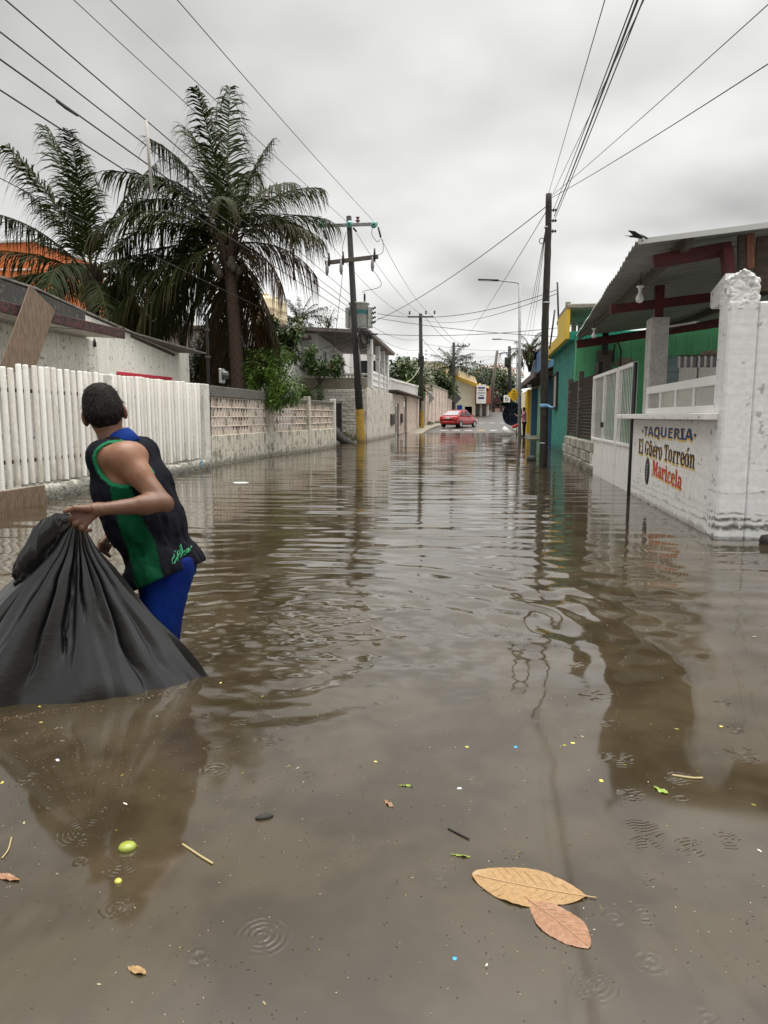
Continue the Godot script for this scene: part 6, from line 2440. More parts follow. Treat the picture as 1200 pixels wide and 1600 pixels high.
	for q in [[Vector3(-4.698, 5.602, -31.5), Vector3(2.274, 5.219, -24.2), 0.45, "twisted cable sagging over the street from the transformer to the steel rod"], [Vector3(-4.854, 8.649, -57), Vector3(2.296, 5.131, -24.4), 0.5, "cable from the second pole up to the teal house's steel rod"], [Vector3(-4.698, 5.412, -31.5), Vector3(3.753, 3.856, -26), 0.15, "level cable crossing the street below the twisted one"], [Vector3(-4.624, 4.674, -31), Vector3(3.734, 4.354, -26), 0.2, "lowest level cable crossing the street from the transformer's stay arm"], [Vector3(-4.933, 5.702, -57), Vector3(3.147, 8.205, -95), 0.4, "far level cable from the second pole to the black transformer pole"], [Vector3(-4.936, 6.097, -57), Vector3(3.123, 9.259, -95), 0.4, "far upper cable from the second pole to the black transformer pole"], [Vector3(-4.84, 6.836, -57), Vector3(3.654, 6.608, -60), 0.3, "far cable over the street to the shop roofs"], [Vector3(-4.829, 5.354, -57), Vector3(3.684, 5.486, -60), 0.1, "far lowest cable over the street to the shop roofs"]]:
		wire(q[3], q[0], q[1], q[2], 0.016, null, g)
	# overhead, from the mossy pole towards the camera
	through("thin cable rising steeply from the mossy pole's top, left of the thick bundle", Vector3(1.283, 5.93, -16.5), Vector3(0.869, 4.369, -6.2), 2.2, 0.0, 0.006)
	through("thickest black cable of the bundle rising from the mossy pole", Vector3(1.42, 5.461, -16.5), Vector3(1.051, 4.249, -6), 2.2, 0.08, 0.014)
	through("black cable just right of the thickest one in the bundle", Vector3(1.435, 5.407, -16.5), Vector3(1.101, 4.299, -6.1), 2.2, 0.1, 0.009)
	through("black cable just left of the thickest one in the bundle", Vector3(1.389, 5.569, -16.5), Vector3(1.036, 4.277, -6.05), 2.2, 0.07, 0.008)
	through("thin outer cable on the right of the bundle above the mossy pole", Vector3(1.378, 5.926, -16.5), Vector3(1.125, 4.244, -6), 2.2, 0.0, 0.005)
	through("thin grey cable climbing to the upper right over the stall's roof", Vector3(1.352, 5.887, -16.5), Vector3(2.146, 4.433, -6.5), 1.7, 0.06, 0.006)
	through("dark cable sloping to the right edge above the stall's roof", Vector3(1.327, 5.836, -16.5), Vector3(2.365, 4.265, -7), 1.7, 0.1, 0.008)

# ---------------------------------------------------------------- the red car

func make_car():
	var p := Vector3(-2.136, 0.343, -61)
	p.y = ground(p.z) + 0.004
	var t = thing("car", "red four door saloon car stopped beyond the flood, seen from behind", "car", p, -0.42)
	var V := PackedVector3Array()
	var I := PackedInt32Array()
	# z, half width, underside, top
	var sec := [[2.13, 0.60, 0.42, 0.72], [2.1, 0.74, 0.32, 0.88], [1.95, 0.81, 0.25, 0.98], [1.5, 0.84, 0.22, 1.0], [1.0, 0.85, 0.2, 0.98], [0.0, 0.85, 0.2, 0.95], [-1.0, 0.85, 0.2, 0.93], [-1.5, 0.83, 0.22, 0.86], [-1.95, 0.78, 0.25, 0.74], [-2.1, 0.68, 0.3, 0.64], [-2.14, 0.52, 0.38, 0.56]]
	var M := 28
	for s in sec:
		for k in M:
			var a := TAU * k / M
			var c := cos(a)
			var d := sin(a)
			var e := 0.42
			V.append(Vector3(s[1] * signf(c) * pow(absf(c), e), (s[2] + s[3]) * 0.5 + (s[3] - s[2]) * 0.5 * signf(d) * pow(absf(d), e), s[0]))
	for j in sec.size() - 1:
		for k in M:
			var a := j * M + k
			var b := j * M + (k + 1) % M
			I.append_array([a, b + M, b, a, a + M, b + M])
	for e in 2:
		var cc := V.size()
		var j := 0 if e == 0 else sec.size() - 1
		V.append(Vector3(0, (sec[j][2] + sec[j][3]) * 0.5, sec[j][0]))
		for k in M:
			var a := j * M + k
			var b := j * M + (k + 1) % M
			I.append_array([cc, a, b] if e == 1 else [cc, b, a])
	var body = obj("body", skinned(V, I), mat.car_red, t)
	# greenhouse: [z, y, half width]
	var q := [Vector3(0.79, 0.95, 1.72), Vector3(0.6, 1.4, 0.85), Vector3(0.62, 1.47, 0.15), Vector3(0.6, 1.42, -0.32), Vector3(0.78, 0.9, -1.12)]
	var st := mb()
	for k in 4:
		var a: Vector3 = q[k]
		var b: Vector3 = q[k + 1]
		fquad(st, a, b, b * Vector3(-1, 1, 1), a * Vector3(-1, 1, 1), Vector3(0, 1, (a.z + b.z) * 0.3))
	for s in [-1.0, 1.0]:
		var m := Vector3(s, 1, 1)
		for k in 3:
			tri(st, q[0] * m, q[k + 1] * m, q[k + 2] * m)
	obj("cabin", st, mat.car_red, t)
	st = mb()
	fquad(st, Vector3(-0.66, 1.02, 1.63), Vector3(0.66, 1.02, 1.63), Vector3(0.53, 1.37, 0.93), Vector3(-0.53, 1.37, 0.93), Vector3(0, 1, 1))
	obj("rear_window", st, mat.car_glass_pale, t, Vector3(0, 0.012, 0.012))
	st = mb()
	fquad(st, Vector3(-0.66, 0.97, -1.02), Vector3(0.66, 0.97, -1.02), Vector3(0.53, 1.38, -0.39), Vector3(-0.53, 1.38, -0.39), Vector3(0, 1, -1))
	obj("windscreen", st, mat.car_glass, t, Vector3(0, 0.012, -0.012))
	for s in [-1.0, 1.0]:
		for w in [[1.35, 0.35, 0.8], [0.25, -0.8, -0.28]]:
			st = mb()
			fquad(st, Vector3(s * 0.795, 1.0, w[0]), Vector3(s * 0.8, 1.0, w[1]), Vector3(s * 0.645, 1.36, maxf(w[1], w[2]) if w[1] > 0 else w[2]), Vector3(s * 0.645, 1.36, minf(w[0], w[2] if w[0] > 1 else w[0])), Vector3(s, 0, 0))
			obj("side_window", st, mat.car_glass, t, Vector3(s * 0.01, 0, 0))
		st = mb()
		box(st, Vector3(s * 0.62, 0.8, 2.06), Vector3(0.3, 0.22, 0.1), 0.03, Basis(Vector3.UP, s * 0.35))
		obj("tail_light", st, mat.tail_red, t)
		st = mb()
		box(st, Vector3(s * 0.6, 0.6, -2.07), Vector3(0.3, 0.14, 0.1), 0.03, Basis(Vector3.UP, -s * 0.35))
		obj("headlight", st, mat.milk_glass, t)
		st = mb()
		box(st, Vector3(s * 0.93, 1.0, -0.75), Vector3(0.16, 0.12, 0.1), 0.03)
		obj("wing_mirror", st, mat.car_red, t)
		for z in [1.32, -1.32]:
			st = mb(true)
			var side := Basis(Vector3(0, 0, 1), -s * PI / 2)
			lathe(st, [Vector2(0, -0.1), Vector2(0.28, -0.1), Vector2(0.31, -0.07), Vector2(0.31, 0.07), Vector2(0.28, 0.1), Vector2(0.2, 0.1)], 22, Vector3.ZERO, side)
			var w = obj("wheel", st, mat.tyre, t, Vector3(s * 0.77, 0.31, z))
			st = mb(true)
			lathe(st, [Vector2(0.2, 0.095), Vector2(0.16, 0.07), Vector2(0.05, 0.085), Vector2(0, 0.09)], 18, Vector3.ZERO, side)
			obj("rim", st, mat.steel, w)
	st = mb()
	box(st, Vector3(0, 0.8, 2.13), Vector3(0.36, 0.15, 0.02), 0.003)
	obj("number_plate", st, mat.white_plastic, t)
	st = mb()
	box(st, Vector3(0, 0.42, 2.08), Vector3(1.35, 0.2, 0.14), 0.04)
	obj("bumper", st, mat.car_red, t)

# ---------------------------------------------------------------- things far down the street

func ground(z: float) -> float:
	if z > -44.0:
		return -0.35
	return lerpf(-0.35, 0.0, clampf((-z - 44.0) / 8.0, 0, 1)) + 0.027 * maxf(0.0, minf(-z, 190.0) - 52.0)

func make_ground():
	var st := mb(true)
	var zs := [60.0, 0.0, -44.0, -48.0, -52.0, -60.0, -80.0, -110.0, -150.0, -190.0, -900.0]
	var xs := [-700.0, -60.0, -12.0, 0.0, 12.0, 60.0, 700.0]
	for j in zs.size() - 1:
		for i in xs.size() - 1:
			quad(st, Vector3(xs[i], ground(zs[j]), zs[j]), Vector3(xs[i + 1], ground(zs[j]), zs[j]), Vector3(xs[i + 1], ground(zs[j + 1]), zs[j + 1]), Vector3(xs[i], ground(zs[j + 1]), zs[j + 1]))
	struct("ground", st, mat.asphalt)
	# kerb and pavement on the left, coming up out of the flood
	st = mb()
	var pts := [[-47.0, -4.3], [-56.0, -4.25], [-66.0, -3.7], [-80.0, -2.9], [-96.0, -1.2]]
	for k in pts.size() - 1:
		var a := Vector3(pts[k][1], ground(pts[k][0]) + 0.13, pts[k][0])
		var b := Vector3(pts[k + 1][1], ground(pts[k + 1][0]) + 0.13, pts[k + 1][0])
		sheet(st, a, b, b + Vector3(-2.2, 0, 0), a + Vector3(-2.2, 0, 0), 0.5)
	struct("pavement", st, mat.kerb)
	st = mb()
	sheet(st, Vector3(6.0, 0.1, -36.0), Vector3(6.0, 0.25, -60.0), Vector3(2.2, 0.25, -60.0), Vector3(2.2, 0.06, -36.0), 0.5)
	struct("pavement", st, mat.kerb)
	# painted crossing, worn
	var r := RandomNumberGenerator.new()
	r.seed = 9
	for row in [[-55.2, 6], [-71.0, 5]]:
		for k in row[1]:
			st = mb()
			var z: float = row[0]
			var x = -3.4 + k * 0.95 + (1.0 if z < -60 else 0.0)
			var poly := PackedVector2Array()
			for c in [Vector2(0, 0), Vector2(0.3, -0.05), Vector2(0.6, 0.0), Vector2(0.62, 0.9), Vector2(0.3, 1.0), Vector2(-0.02, 0.9)]:
				poly.append(c + Vector2(r.randf_range(-0.06, 0.06), r.randf_range(-0.15, 0.15)))
			var tri_ := Geometry2D.triangulate_polygon(poly)
			for i in range(0, tri_.size(), 3):
				var v := []
				for j in 3:
					var c: Vector2 = poly[tri_[i + j]]
					v.append(Vector3(x + c.x, ground(z - c.y) + 0.006, z - c.y))
				if (v[1] - v[0]).cross(v[2] - v[0]).y < 0:
					v = [v[0], v[2], v[1]]
				tri(st, v[0], v[1], v[2])
			struct("road_marking", st, mat.road_white if not (k == 3 and row[0] > -60) else mat.yellow_worn)

func make_far():
	# the yellow roofed house
	var t = thing("house", "cream house with a slanting yellow roof and a terracotta balcony beyond the pink wall", "house", Vector3(-3.099, 1.651, -95))
	var o = -t.position
	var st := mb()
	var a := Vector3(-10, 5.477, -96)
	var b := Vector3(-1.252, 5.423, -96)
	var pl := PackedVector2Array([Vector2(a.x, 0.3), Vector2(b.x, 0.3), Vector2(b.x, 6.3), Vector2(b.x - 4.9, 8.4), Vector2(a.x, 8.6)])
	prism(st, pl, 0.3, Transform3D(Basis(), o + Vector3(0, 0, -96)))
	obj("gable_wall", st, mat.cream, t)
	st = mb()
	span(st, o + Vector3(b.x - 0.3, 0.3, -106), o + Vector3(b.x, 6.2, -96.0), 0.02)
	obj("street_wall", st, mat.cream, t)
	st = mb()
	sheet(st, o + Vector3(0.427, 4.874, -95), o + Vector3(0.575, 5.571, -108), o + Vector3(-7.039, 8.344, -108), o + Vector3(-6.106, 7.312, -95), 0.45)
	obj("roof", st, mat.yellow_roof, t)
	st = mb()
	span(st, o + Vector3(-1.195, 2.814, -95), o + Vector3(0.762, 4.845, -106), 0.05)
	obj("balcony", st, mat.terracotta, t)
	for k in 3:
		st = mb()
		var c := Vector3(-0.918, 5.582, -95.9) + Vector3(0.5 * k, 0, -0.2)
		span(st, o + c + Vector3(-0.16, -0.9, -0.1), o + c + Vector3(0.16, 0.8, 0.05), 0.02)
		obj("window", st, mat.window_dark, t)
	st = mb()
	span(st, o + Vector3(-3.621, 1.318, -95.6), o + Vector3(-2.962, 2.66, -95.5), 0.02)
	obj("blue_door", st, mat.trouser_blue, t)
	st = mb()
	span(st, o + Vector3(-2.612, 1.066, -95.9), o + Vector3(-1.618, 2.493, -95.7), 0.02)
	obj("dark_opening", st, mat.window_dark, t)
	st = mb()
	span(st, o + Vector3(-1.215, 0.359, -100), o + Vector3(0.574, 2.793, -99), 0.02)
	obj("shop_wall", st, mat.streaked_pink, t)
	for k in 4:
		st = mb()
		var c := Vector3(-0.967, 1.93, -98.9) + Vector3(0.45 * k, 0, 0)
		span(st, o + c + Vector3(-0.15, -1.0, -0.05), o + c + Vector3(0.15, 1.0, 0.03), 0.02)
		obj("window", st, mat.window_dark if k % 2 == 0 else mat.paint_white, t)
	t = thing("hanging_sign", "white rectangular shop sign with grey lines beside the terracotta balcony", "sign", Vector3(-0.464, 4.023, -94))
	st = mb()
	box(st, Vector3.ZERO, Vector3(1.25, 2.4, 0.12), 0.02)
	obj("board", st, mat.paint_white, t)
	for k in 5:
		st = mb()
		box(st, Vector3(0, 0.8 - 0.32 * k, 0.065), Vector3([0.9, 0.7, 0.95, 0.6, 0.8][k], [0.2, 0.1, 0.1, 0.12, 0.25][k], 0.012))
		obj("print_line", st, mat.grey_render if k % 2 else mat.sign_blue, t)
	t = thing("billboard", "pale blue billboard rising above the far trees", "billboard", Vector3(-0.675, 9.376, -150))
	st = mb()
	box(st, Vector3.ZERO, Vector3(4.4, 3.4, 0.2), 0.03)
	obj("panel", st, mat.pale_blue, t)
	st = mb()
	for x in [-1.2, 1.2]:
		span(st, Vector3(x - 0.1, -9, -0.3), Vector3(x + 0.1, -1.6, -0.12))
	obj("frame", st, mat.steel_dull, t)
	# pink walls closing the street
	t = thing("garden_wall", "low pink wall with a red coping at the far bend of the street", "wall", Vector3(1.419, 1.259, -125))
	o = -t.position
	st = mb()
	span(st, o + Vector3(0.579, -0.287, -126), o + Vector3(4.672, 2.682, -125.7), 0.02)
	obj("wall", st, mat.pink, t)
	st = mb()
	span(st, o + Vector3(0.413, 2.639, -126.1), o + Vector3(4.663, 2.899, -125.6), 0.02)
	obj("coping", st, mat.red_flaking, t)
	for x in [Vector3(2.872, 0.161, -125.6), Vector3(1.557, 0.16, -125.6)]:
		st = mb()
		span(st, o + x + Vector3(-0.2, -0.5, 0), o + x + Vector3(0.2, 2.9, 0.2), 0.02)
		obj("pier", st, mat.red_flaking, t)
	t = thing("gate_column", "stepped red column rising behind the far pink wall", "column", Vector3(1.887, 3.305, -130))
	for k in 4:
		st = mb()
		box(st, Vector3(0, 0.4 + k * 0.75, 0), Vector3(1.9 - 0.4 * k, 0.8, 1.9 - 0.4 * k), 0.04)
		obj("step", st, mat.red_flaking, t)
	# road signs seen from the back
	for s in [[Vector3(-4.885, 2.788, -64), Vector3(-4.981, 0.639, -64), mat.steel_dull, "grey back of a diamond road sign before the pink wall"], [Vector3(-3.437, 3.34, -86), Vector3(-3.632, 0.847, -86), mat.sign_dark, "dark back of a diamond road sign on the third pole"]]:
		t = thing("road_sign", s[3], "road sign", s[1])
		st = mb()
		box(st, s[0] - s[1], Vector3(0.72, 0.72, 0.02) * (1.0 if s[0].z > -70 else 1.5), 0.004, Basis(Vector3.UP, 0.5) * Basis(Vector3(0, 0, 1), PI / 4))
		obj("plate", st, s[2], t)
		st = mb(true)
		tube(st, [Vector3(0, 0, 0.03), s[0] - s[1] + Vector3(0, 0.4, -0.04)], 0.035, 7)
		obj("post", st, mat.steel_dull, t)
	# trees that close the view
	var G1 := Color(0.016, 0.03, 0.01)
	var G2 := Color(0.05, 0.08, 0.022)
	leafy("tree", "dark round tree closing the far end of the street", "tree", Vector3(2.809, 1.272, -140), [[Vector3(1.486, 6.391, -140), Vector3(4.4, 4.2, 4.0)], [Vector3(3.644, 5.111, -138), Vector3(3.2, 4.0, 3.0)], [Vector3(-0.709, 5.984, -142), Vector3(3.6, 3.4, 3.0)]], 5200, 0.75, G1, G2, 3, 0.4, "trees down the street")
	leafy("flowering_tree", "tree with a flat orange blossoming top behind the far dark tree", "tree", Vector3(2.487, 1.281, -150), [[Vector3(2.319, 9.353, -150), Vector3(5.2, 2.0, 4.0)]], 1500, 0.7, G1, G2, 4, 0.4, "", [Color(0.5, 0.27, 0.16), 130, 1.6, 0.4])
	leafy("tree", "dark tree behind the yellow roofed house", "tree", Vector3(-2.434, 2.357, -125), [[Vector3(-2.172, 6.5, -125), Vector3(4.5, 4.0, 4.0)], [Vector3(-4.067, 5.569, -123), Vector3(4.0, 3.5, 4.0)]], 3000, 0.7, G1, G2, 5, 0.35, "trees down the street")
	leafy("tree", "bushy tree between the white balcony house and the second pole", "tree", Vector3(-7.01, 2.855, -62), [[Vector3(-7.462, 4.605, -62), Vector3(2.0, 1.9, 2.0)], [Vector3(-6.613, 4.82, -64), Vector3(1.9, 1.6, 2.0)], [Vector3(-6.737, 3.902, -61), Vector3(2.2, 1.3, 1.8)], [Vector3(-6.168, 4.352, -66), Vector3(1.4, 1.4, 1.4)]], 5200, 0.42, G1, G2, 6, 0.2, "trees down the street")
	leafy("bush", "pale green broad leaved shrub over the baluster fence by the second pole", "bush", Vector3(-5.978, 3.22, -60), [[Vector3(-6.41, 3.644, -60), Vector3(1.0, 0.6, 0.8)], [Vector3(-5.156, 4.052, -61), Vector3(0.7, 0.9, 0.7)]], 700, 0.5, Color(0.06, 0.12, 0.02), Color(0.13, 0.22, 0.035), 7, 0.06, "shrubs over the street walls")
	leafy("bush", "loose shrub leaning over the far pink wall before the yellow roofed house", "bush", Vector3(-4.998, 3.811, -84), [[Vector3(-5.307, 4.915, -84), Vector3(1.9, 1.7, 1.4)], [Vector3(-4.485, 4.47, -84), Vector3(1.6, 1.2, 1.2)], [Vector3(-5.754, 5.704, -85), Vector3(0.9, 1.2, 1.0)]], 2000, 0.42, G1, Color(0.07, 0.11, 0.03), 8, 0.1, "shrubs over the street walls")
	leafy("tree", "thin bare looking treetop above the white house's roof beside the transformer", "tree", Vector3(-11.313, 5.378, -52), [[Vector3(-11.427, 8.164, -52), Vector3(1.2, 0.9, 1.0)]], 500, 0.16, Color(0.05, 0.06, 0.03), Color(0.09, 0.1, 0.05), 9, 0.09, "trees down the street")
	palm("palm_tree", "small palm behind the third pole above the pink wall", Vector3(-3.983, 2.041, -92), Vector3(-4.212, 7.262, -92), 0.2, 4.0, fan(20, 3, 0.5, 1.5), 5, 6, "", 34)
	palm("palm_tree", "palm top showing above the white house's roof left of the transformer", Vector3(-13.538, 1.669, -52), Vector3(-13.534, 7.929, -52), 0.2, 2.7, fan(18, 8, 0.7, 1.3), 0, 7, "", 34)

# ---------------------------------------------------------------- palms, shrubs, flotsam

func make_garden():
	# azimuth (0 = along the street's right, PI = left), elevation, droop, length, dead
	var tall := [
		[1.9, 1.52, 0.25, 1.04, 0.0], [2.75, 1.38, 0.75, 0.95, 0.0], [0.75, 1.32, 0.45, 0.8, 0.0], [-1.9, 1.4, 0.6, 0.85, 0.0], [3.05, 1.22, 0.8, 0.95, 0.0],
		[3.3, 1.05, 1.2, 0.92, 0.0], [2.9, 0.9, 1.3, 0.95, 0.0], [0.25, 1.0, 1.2, 0.72, 0.0], [-0.5, 0.95, 1.3, 0.7, 0.0], [1.2, 0.9, 1.5, 0.9, 0.0],
		[3.0, 0.6, 1.35, 0.95, 0.05], [3.6, 0.6, 1.5, 0.9, 0.05], [2.4, 0.5, 1.5, 0.9, 0.0], [0.05, 0.68, 1.15, 0.74, 0.0], [-0.25, 0.42, 1.2, 0.7, 0.3],
		[0.3, 0.2, 1.2, 0.62, 0.75], [1.7, 0.3, 1.6, 0.85, 0.0], [-1.3, 0.9, 1.5, 0.55, 0.1], [2.0, -0.05, 1.3, 0.9, 0.05],
		[3.14, 0.25, 1.35, 0.95, 0.0], [3.5, -0.15, 1.1, 0.95, 0.05], [2.8, -0.3, 0.9, 1.0, 0.1], [3.75, -0.4, 1.0, 0.9, 0.1], [0.4, -0.9, 0.5, 0.7, 0.6],
		[0.9, -0.9, 0.6, 0.75, 0.7], [2.3, -1.0, 0.5, 0.9, 0.35], [3.4, -0.95, 0.6, 1.0, 0.2], [2.0, -1.2, 0.4, 0.9, 0.6], [1.0, -1.15, 0.35, 0.85, 0.75], [3.05, -0.6, 0.8, 1.0, 0.1], [-0.2, -0.2, 1.2, 0.55, 0.9],
		[2.6, 1.1, 1.0, 0.9, 0.0], [1.5, 1.2, 0.9, 0.9, 0.0], [2.2, 0.8, 1.4, 0.9, 0.0],
	]
	palm("palm_tree", "tallest coconut palm, dark nuts and brown hanging fronds, behind the pierced wall", Vector3(-7.0, -0.35, -20.0), Vector3(-7.223, 5.898, -20), 0.19, 4.5, tall, 13, 22)
	var left := [
		[2.7, 1.4, 0.25, 1.0, 0.0], [1.8, 1.5, 0.2, 0.85, 0.0], [0.7, 1.25, 0.5, 0.95, 0.0], [3.0, 1.1, 0.5, 0.75, 0.0], [-1.2, 1.3, 0.6, 0.9, 0.0], [4.4, 1.1, 0.6, 0.9, 0.0],
		[3.1, 0.85, 0.75, 0.95, 0.1], [3.4, 0.45, 0.8, 0.95, 0.15], [2.9, 0.15, 0.7, 0.95, 0.05], [3.7, 0.1, 0.9, 0.9, 0.1], [0.2, 0.7, 1.3, 0.7, 0.0], [0.0, 0.2, 1.3, 0.75, 0.0], [-0.5, 0.3, 1.5, 0.8, 0.0],
		[0.6, -0.1, 1.1, 0.75, 0.1], [-1.5, 0.3, 1.6, 0.8, 0.05], [1.6, 0.3, 1.6, 0.9, 0.0], [-0.2, -0.4, 0.9, 0.8, 0.2], [3.2, -0.3, 0.6, 0.5, 0.7], [1.0, 0.5, 1.4, 0.8, 0.0], [2.3, 0.6, 1.3, 0.85, 0.0], [-0.9, -0.3, 1.0, 0.85, 0.1], [5.9, -0.7, 0.6, 0.9, 0.15],
	]
	palm("palm_tree", "coconut palm with yellow green nuts just above the low white house's roof", Vector3(-12.118, 0.17, -21), Vector3(-11.963, 5.392, -21), 0.2, 4.5, left, 10, 21)
	# shrubs on the left
	var A1 := Color(0.02, 0.045, 0.01)
	var A2 := Color(0.075, 0.135, 0.026)
	leafy("bush", "bright green feathery bush spilling over the pierced garden wall", "bush", Vector3(-6.506, 0.979, -20.8), [[Vector3(-6.403, 2.556, -20.4), Vector3(0.85, 0.65, 0.6)], [Vector3(-5.816, 2.084, -20.2), Vector3(0.75, 0.5, 0.5)], [Vector3(-6.05, 1.678, -20), Vector3(0.5, 0.4, 0.3)], [Vector3(-6.767, 2.149, -20.3), Vector3(0.5, 0.4, 0.45)], [Vector3(-6.229, 2.876, -21), Vector3(0.55, 0.5, 0.5)], [Vector3(-5.979, 1.573, -20.2), Vector3(0.35, 0.3, 0.3)], [Vector3(-7.227, 2.879, -20.9), Vector3(0.35, 0.4, 0.4)], [Vector3(-5.59, 1.692, -20.6), Vector3(0.3, 0.25, 0.3)]], 10500, 0.09, Color(0.04, 0.085, 0.015), Color(0.15, 0.25, 0.04), 31, 0.05, "shrubs over the garden walls")
	leafy("mango_tree", "glossy leaved young tree right of the tall palm's trunk", "tree", Vector3(-7.259, 1.827, -24), [[Vector3(-7.216, 3.807, -24), Vector3(0.75, 0.55, 0.7)], [Vector3(-6.541, 3.967, -24), Vector3(0.5, 0.5, 0.5)], [Vector3(-7.669, 4.354, -24.4), Vector3(0.4, 0.35, 0.4)], [Vector3(-6.62, 3.288, -24), Vector3(0.45, 0.35, 0.4)], [Vector3(-7.091, 4.399, -24), Vector3(0.3, 0.25, 0.3)]], 2200, 0.19, Color(0.018, 0.035, 0.008), Color(0.07, 0.11, 0.022), 32, 0.09, "shrubs over the garden walls")
	leafy("bush", "broad leaved bush with a few pale red flowers under the white balcony", "bush", Vector3(-7.418, 2.618, -32), [[Vector3(-7.32, 3.387, -32), Vector3(0.7, 0.4, 0.5)], [Vector3(-7.941, 3.478, -32), Vector3(0.45, 0.5, 0.4)], [Vector3(-6.583, 3.408, -32), Vector3(0.4, 0.5, 0.4)], [Vector3(-7.814, 4.101, -32), Vector3(0.3, 0.3, 0.3)], [Vector3(-8.118, 2.185, -31.8), Vector3(0.35, 0.4, 0.3)]], 2000, 0.17, A1, A2, 33, 0.05, "shrubs over the garden walls", [Color(0.42, 0.16, 0.15), 4, 0.5, 0.09])
	leafy("bush", "creeping shoots hanging down the whitewashed brick wall's left side", "bush", Vector3(-7.634, 1.465, -31.6), [[Vector3(-7.863, 2.035, -31.6), Vector3(0.5, 0.35, 0.3)], [Vector3(-7.33, 2.26, -31.6), Vector3(0.2, 0.6, 0.2)]], 500, 0.13, A1, A2, 34, 0.03, "shrubs over the garden walls")
	leafy("tree", "dark leafy garden tree behind the black service post", "tree", Vector3(-8.748, 1.792, -22.5), [[Vector3(-8.815, 3.023, -22.5), Vector3(0.8, 0.9, 0.7)], [Vector3(-9.221, 2.618, -22.5), Vector3(0.6, 0.7, 0.6)], [Vector3(-8.392, 2.713, -22.5), Vector3(0.6, 0.7, 0.6)]], 3800, 0.14, Color(0.014, 0.026, 0.008), Color(0.045, 0.075, 0.018), 35, 0.08, "shrubs over the garden walls")
	leafy("tree", "yellow green shrubbery below the left palm beyond the white house's roof", "tree", Vector3(-13.715, 1.428, -27), [[Vector3(-13.538, 5.029, -27), Vector3(1.0, 0.8, 0.8)], [Vector3(-12.485, 4.888, -27), Vector3(0.9, 0.6, 0.8)]], 2500, 0.2, Color(0.03, 0.04, 0.012), Color(0.09, 0.1, 0.025), 36, 0.1, "shrubs over the garden walls")
	leafy("weeds", "low weeds and rubble growth at the foot of the whitewashed brick wall", "weeds", Vector3(-6.067, 0.317, -31.8), [[Vector3(-6.233, 0.372, -31.9), Vector3(0.55, 0.14, 0.3)], [Vector3(-5.69, 0.212, -31.5), Vector3(0.3, 0.12, 0.25)]], 900, 0.08, Color(0.05, 0.05, 0.02), Color(0.1, 0.1, 0.035), 37, 0.02)
	leafy("weeds", "grass growing along the left kerb in front of the pink wall", "weeds", Vector3(-4.487, 0.565, -66), [[Vector3(-4.809, 0.526, -64), Vector3(0.35, 0.16, 1.6)], [Vector3(-4.38, 0.548, -68), Vector3(0.3, 0.14, 2.0)]], 900, 0.14, Color(0.04, 0.06, 0.015), Color(0.08, 0.11, 0.03), 38, 0.02)

# a large fallen leaf lying in the water's skin, from stalk to tip
func fallen_leaf(label, a: Vector3, b: Vector3, width: float, m, vein, sd: int, veins := 8):
	var t = thing("fallen_leaf", label, "leaf", a)
	var r := RandomNumberGenerator.new()
	r.seed = sd
	var d := (b - a)
	var L := d.length()
	d /= L
	var s := Vector3.UP.cross(d).normalized()
	var V := PackedVector3Array()
	var I := PackedInt32Array()
	var n := 40
	var ncol := 9
	var f := FastNoiseLite.new()
	f.seed = sd
	f.frequency = 1.0
	var hy := func(u: float, v: float) -> float:
		return 0.003 + 0.006 * v * v * f.get_noise_2d(u * 2.2, signf(v) * 20.0) + 0.0004 * sin(u * 60.0) * absf(v)
	for low in 2:
		for k in n + 1:
			var u := float(k) / n
			var w := width * 0.5 * pow(sin(PI * pow(clampf(u * 0.985 + 0.008, 0, 1), 1.12)), 0.72)
			for j in ncol:
				var v := float(j) / (ncol - 1) * 2.0 - 1.0
				var e := 1.0 + 0.12 * f.get_noise_2d(u * 3.5, signf(v) * 7.0) * absf(v)
				V.append(d * L * u + s * (w * v * e + 0.02 * L * sin(u * 3.0)) + Vector3(0, hy.call(u, v) - 0.0012 * low, 0))
	for low in 2:
		for k in n:
			for j in ncol - 1:
				var q := low * (n + 1) * ncol + k * ncol + j
				if low == 0:
					I.append_array([q, q + ncol, q + 1, q + 1, q + ncol, q + ncol + 1])
				else:
					I.append_array([q, q + 1, q + ncol, q + 1, q + ncol + 1, q + ncol])
	obj("blade", skinned(V, I), m, t)
	var st := mb(true)
	var pts := []
	for k in 13:
		var u := k / 12.0
		pts.append(d * L * lerpf(-0.08, 0.97, u) + s * 0.02 * L * sin(u * 3.0) + Vector3(0, 0.0038, 0))
	tube(st, pts, L * 0.0055, 6)
	obj("midrib", st, vein, t)
	for k in veins:
		for sg in [-1.0, 1.0]:
			var u := 0.14 + 0.72 * k / veins
			var w := width * 0.5 * pow(sin(PI * pow(u, 1.12)), 0.72) * 0.85
			st = mb(true)
			var p0 := d * L * u + s * 0.02 * L * sin(u * 3.0) + Vector3(0, 0.0026, 0)
			p0.y = 0
			var q := [p0 + Vector3(0, hy.call(u, 0.0) + 0.0004, 0)]
			for e in [0.25, 0.5, 0.75, 0.96]:
				q.append(p0 + d * w * 0.75 * pow(e, 1.4) + s * sg * w * e + Vector3(0, hy.call(u, sg * e * 0.85) + 0.0005, 0))
			tube(st, q, L * 0.0022, 4)
			obj("vein", st, vein, t)

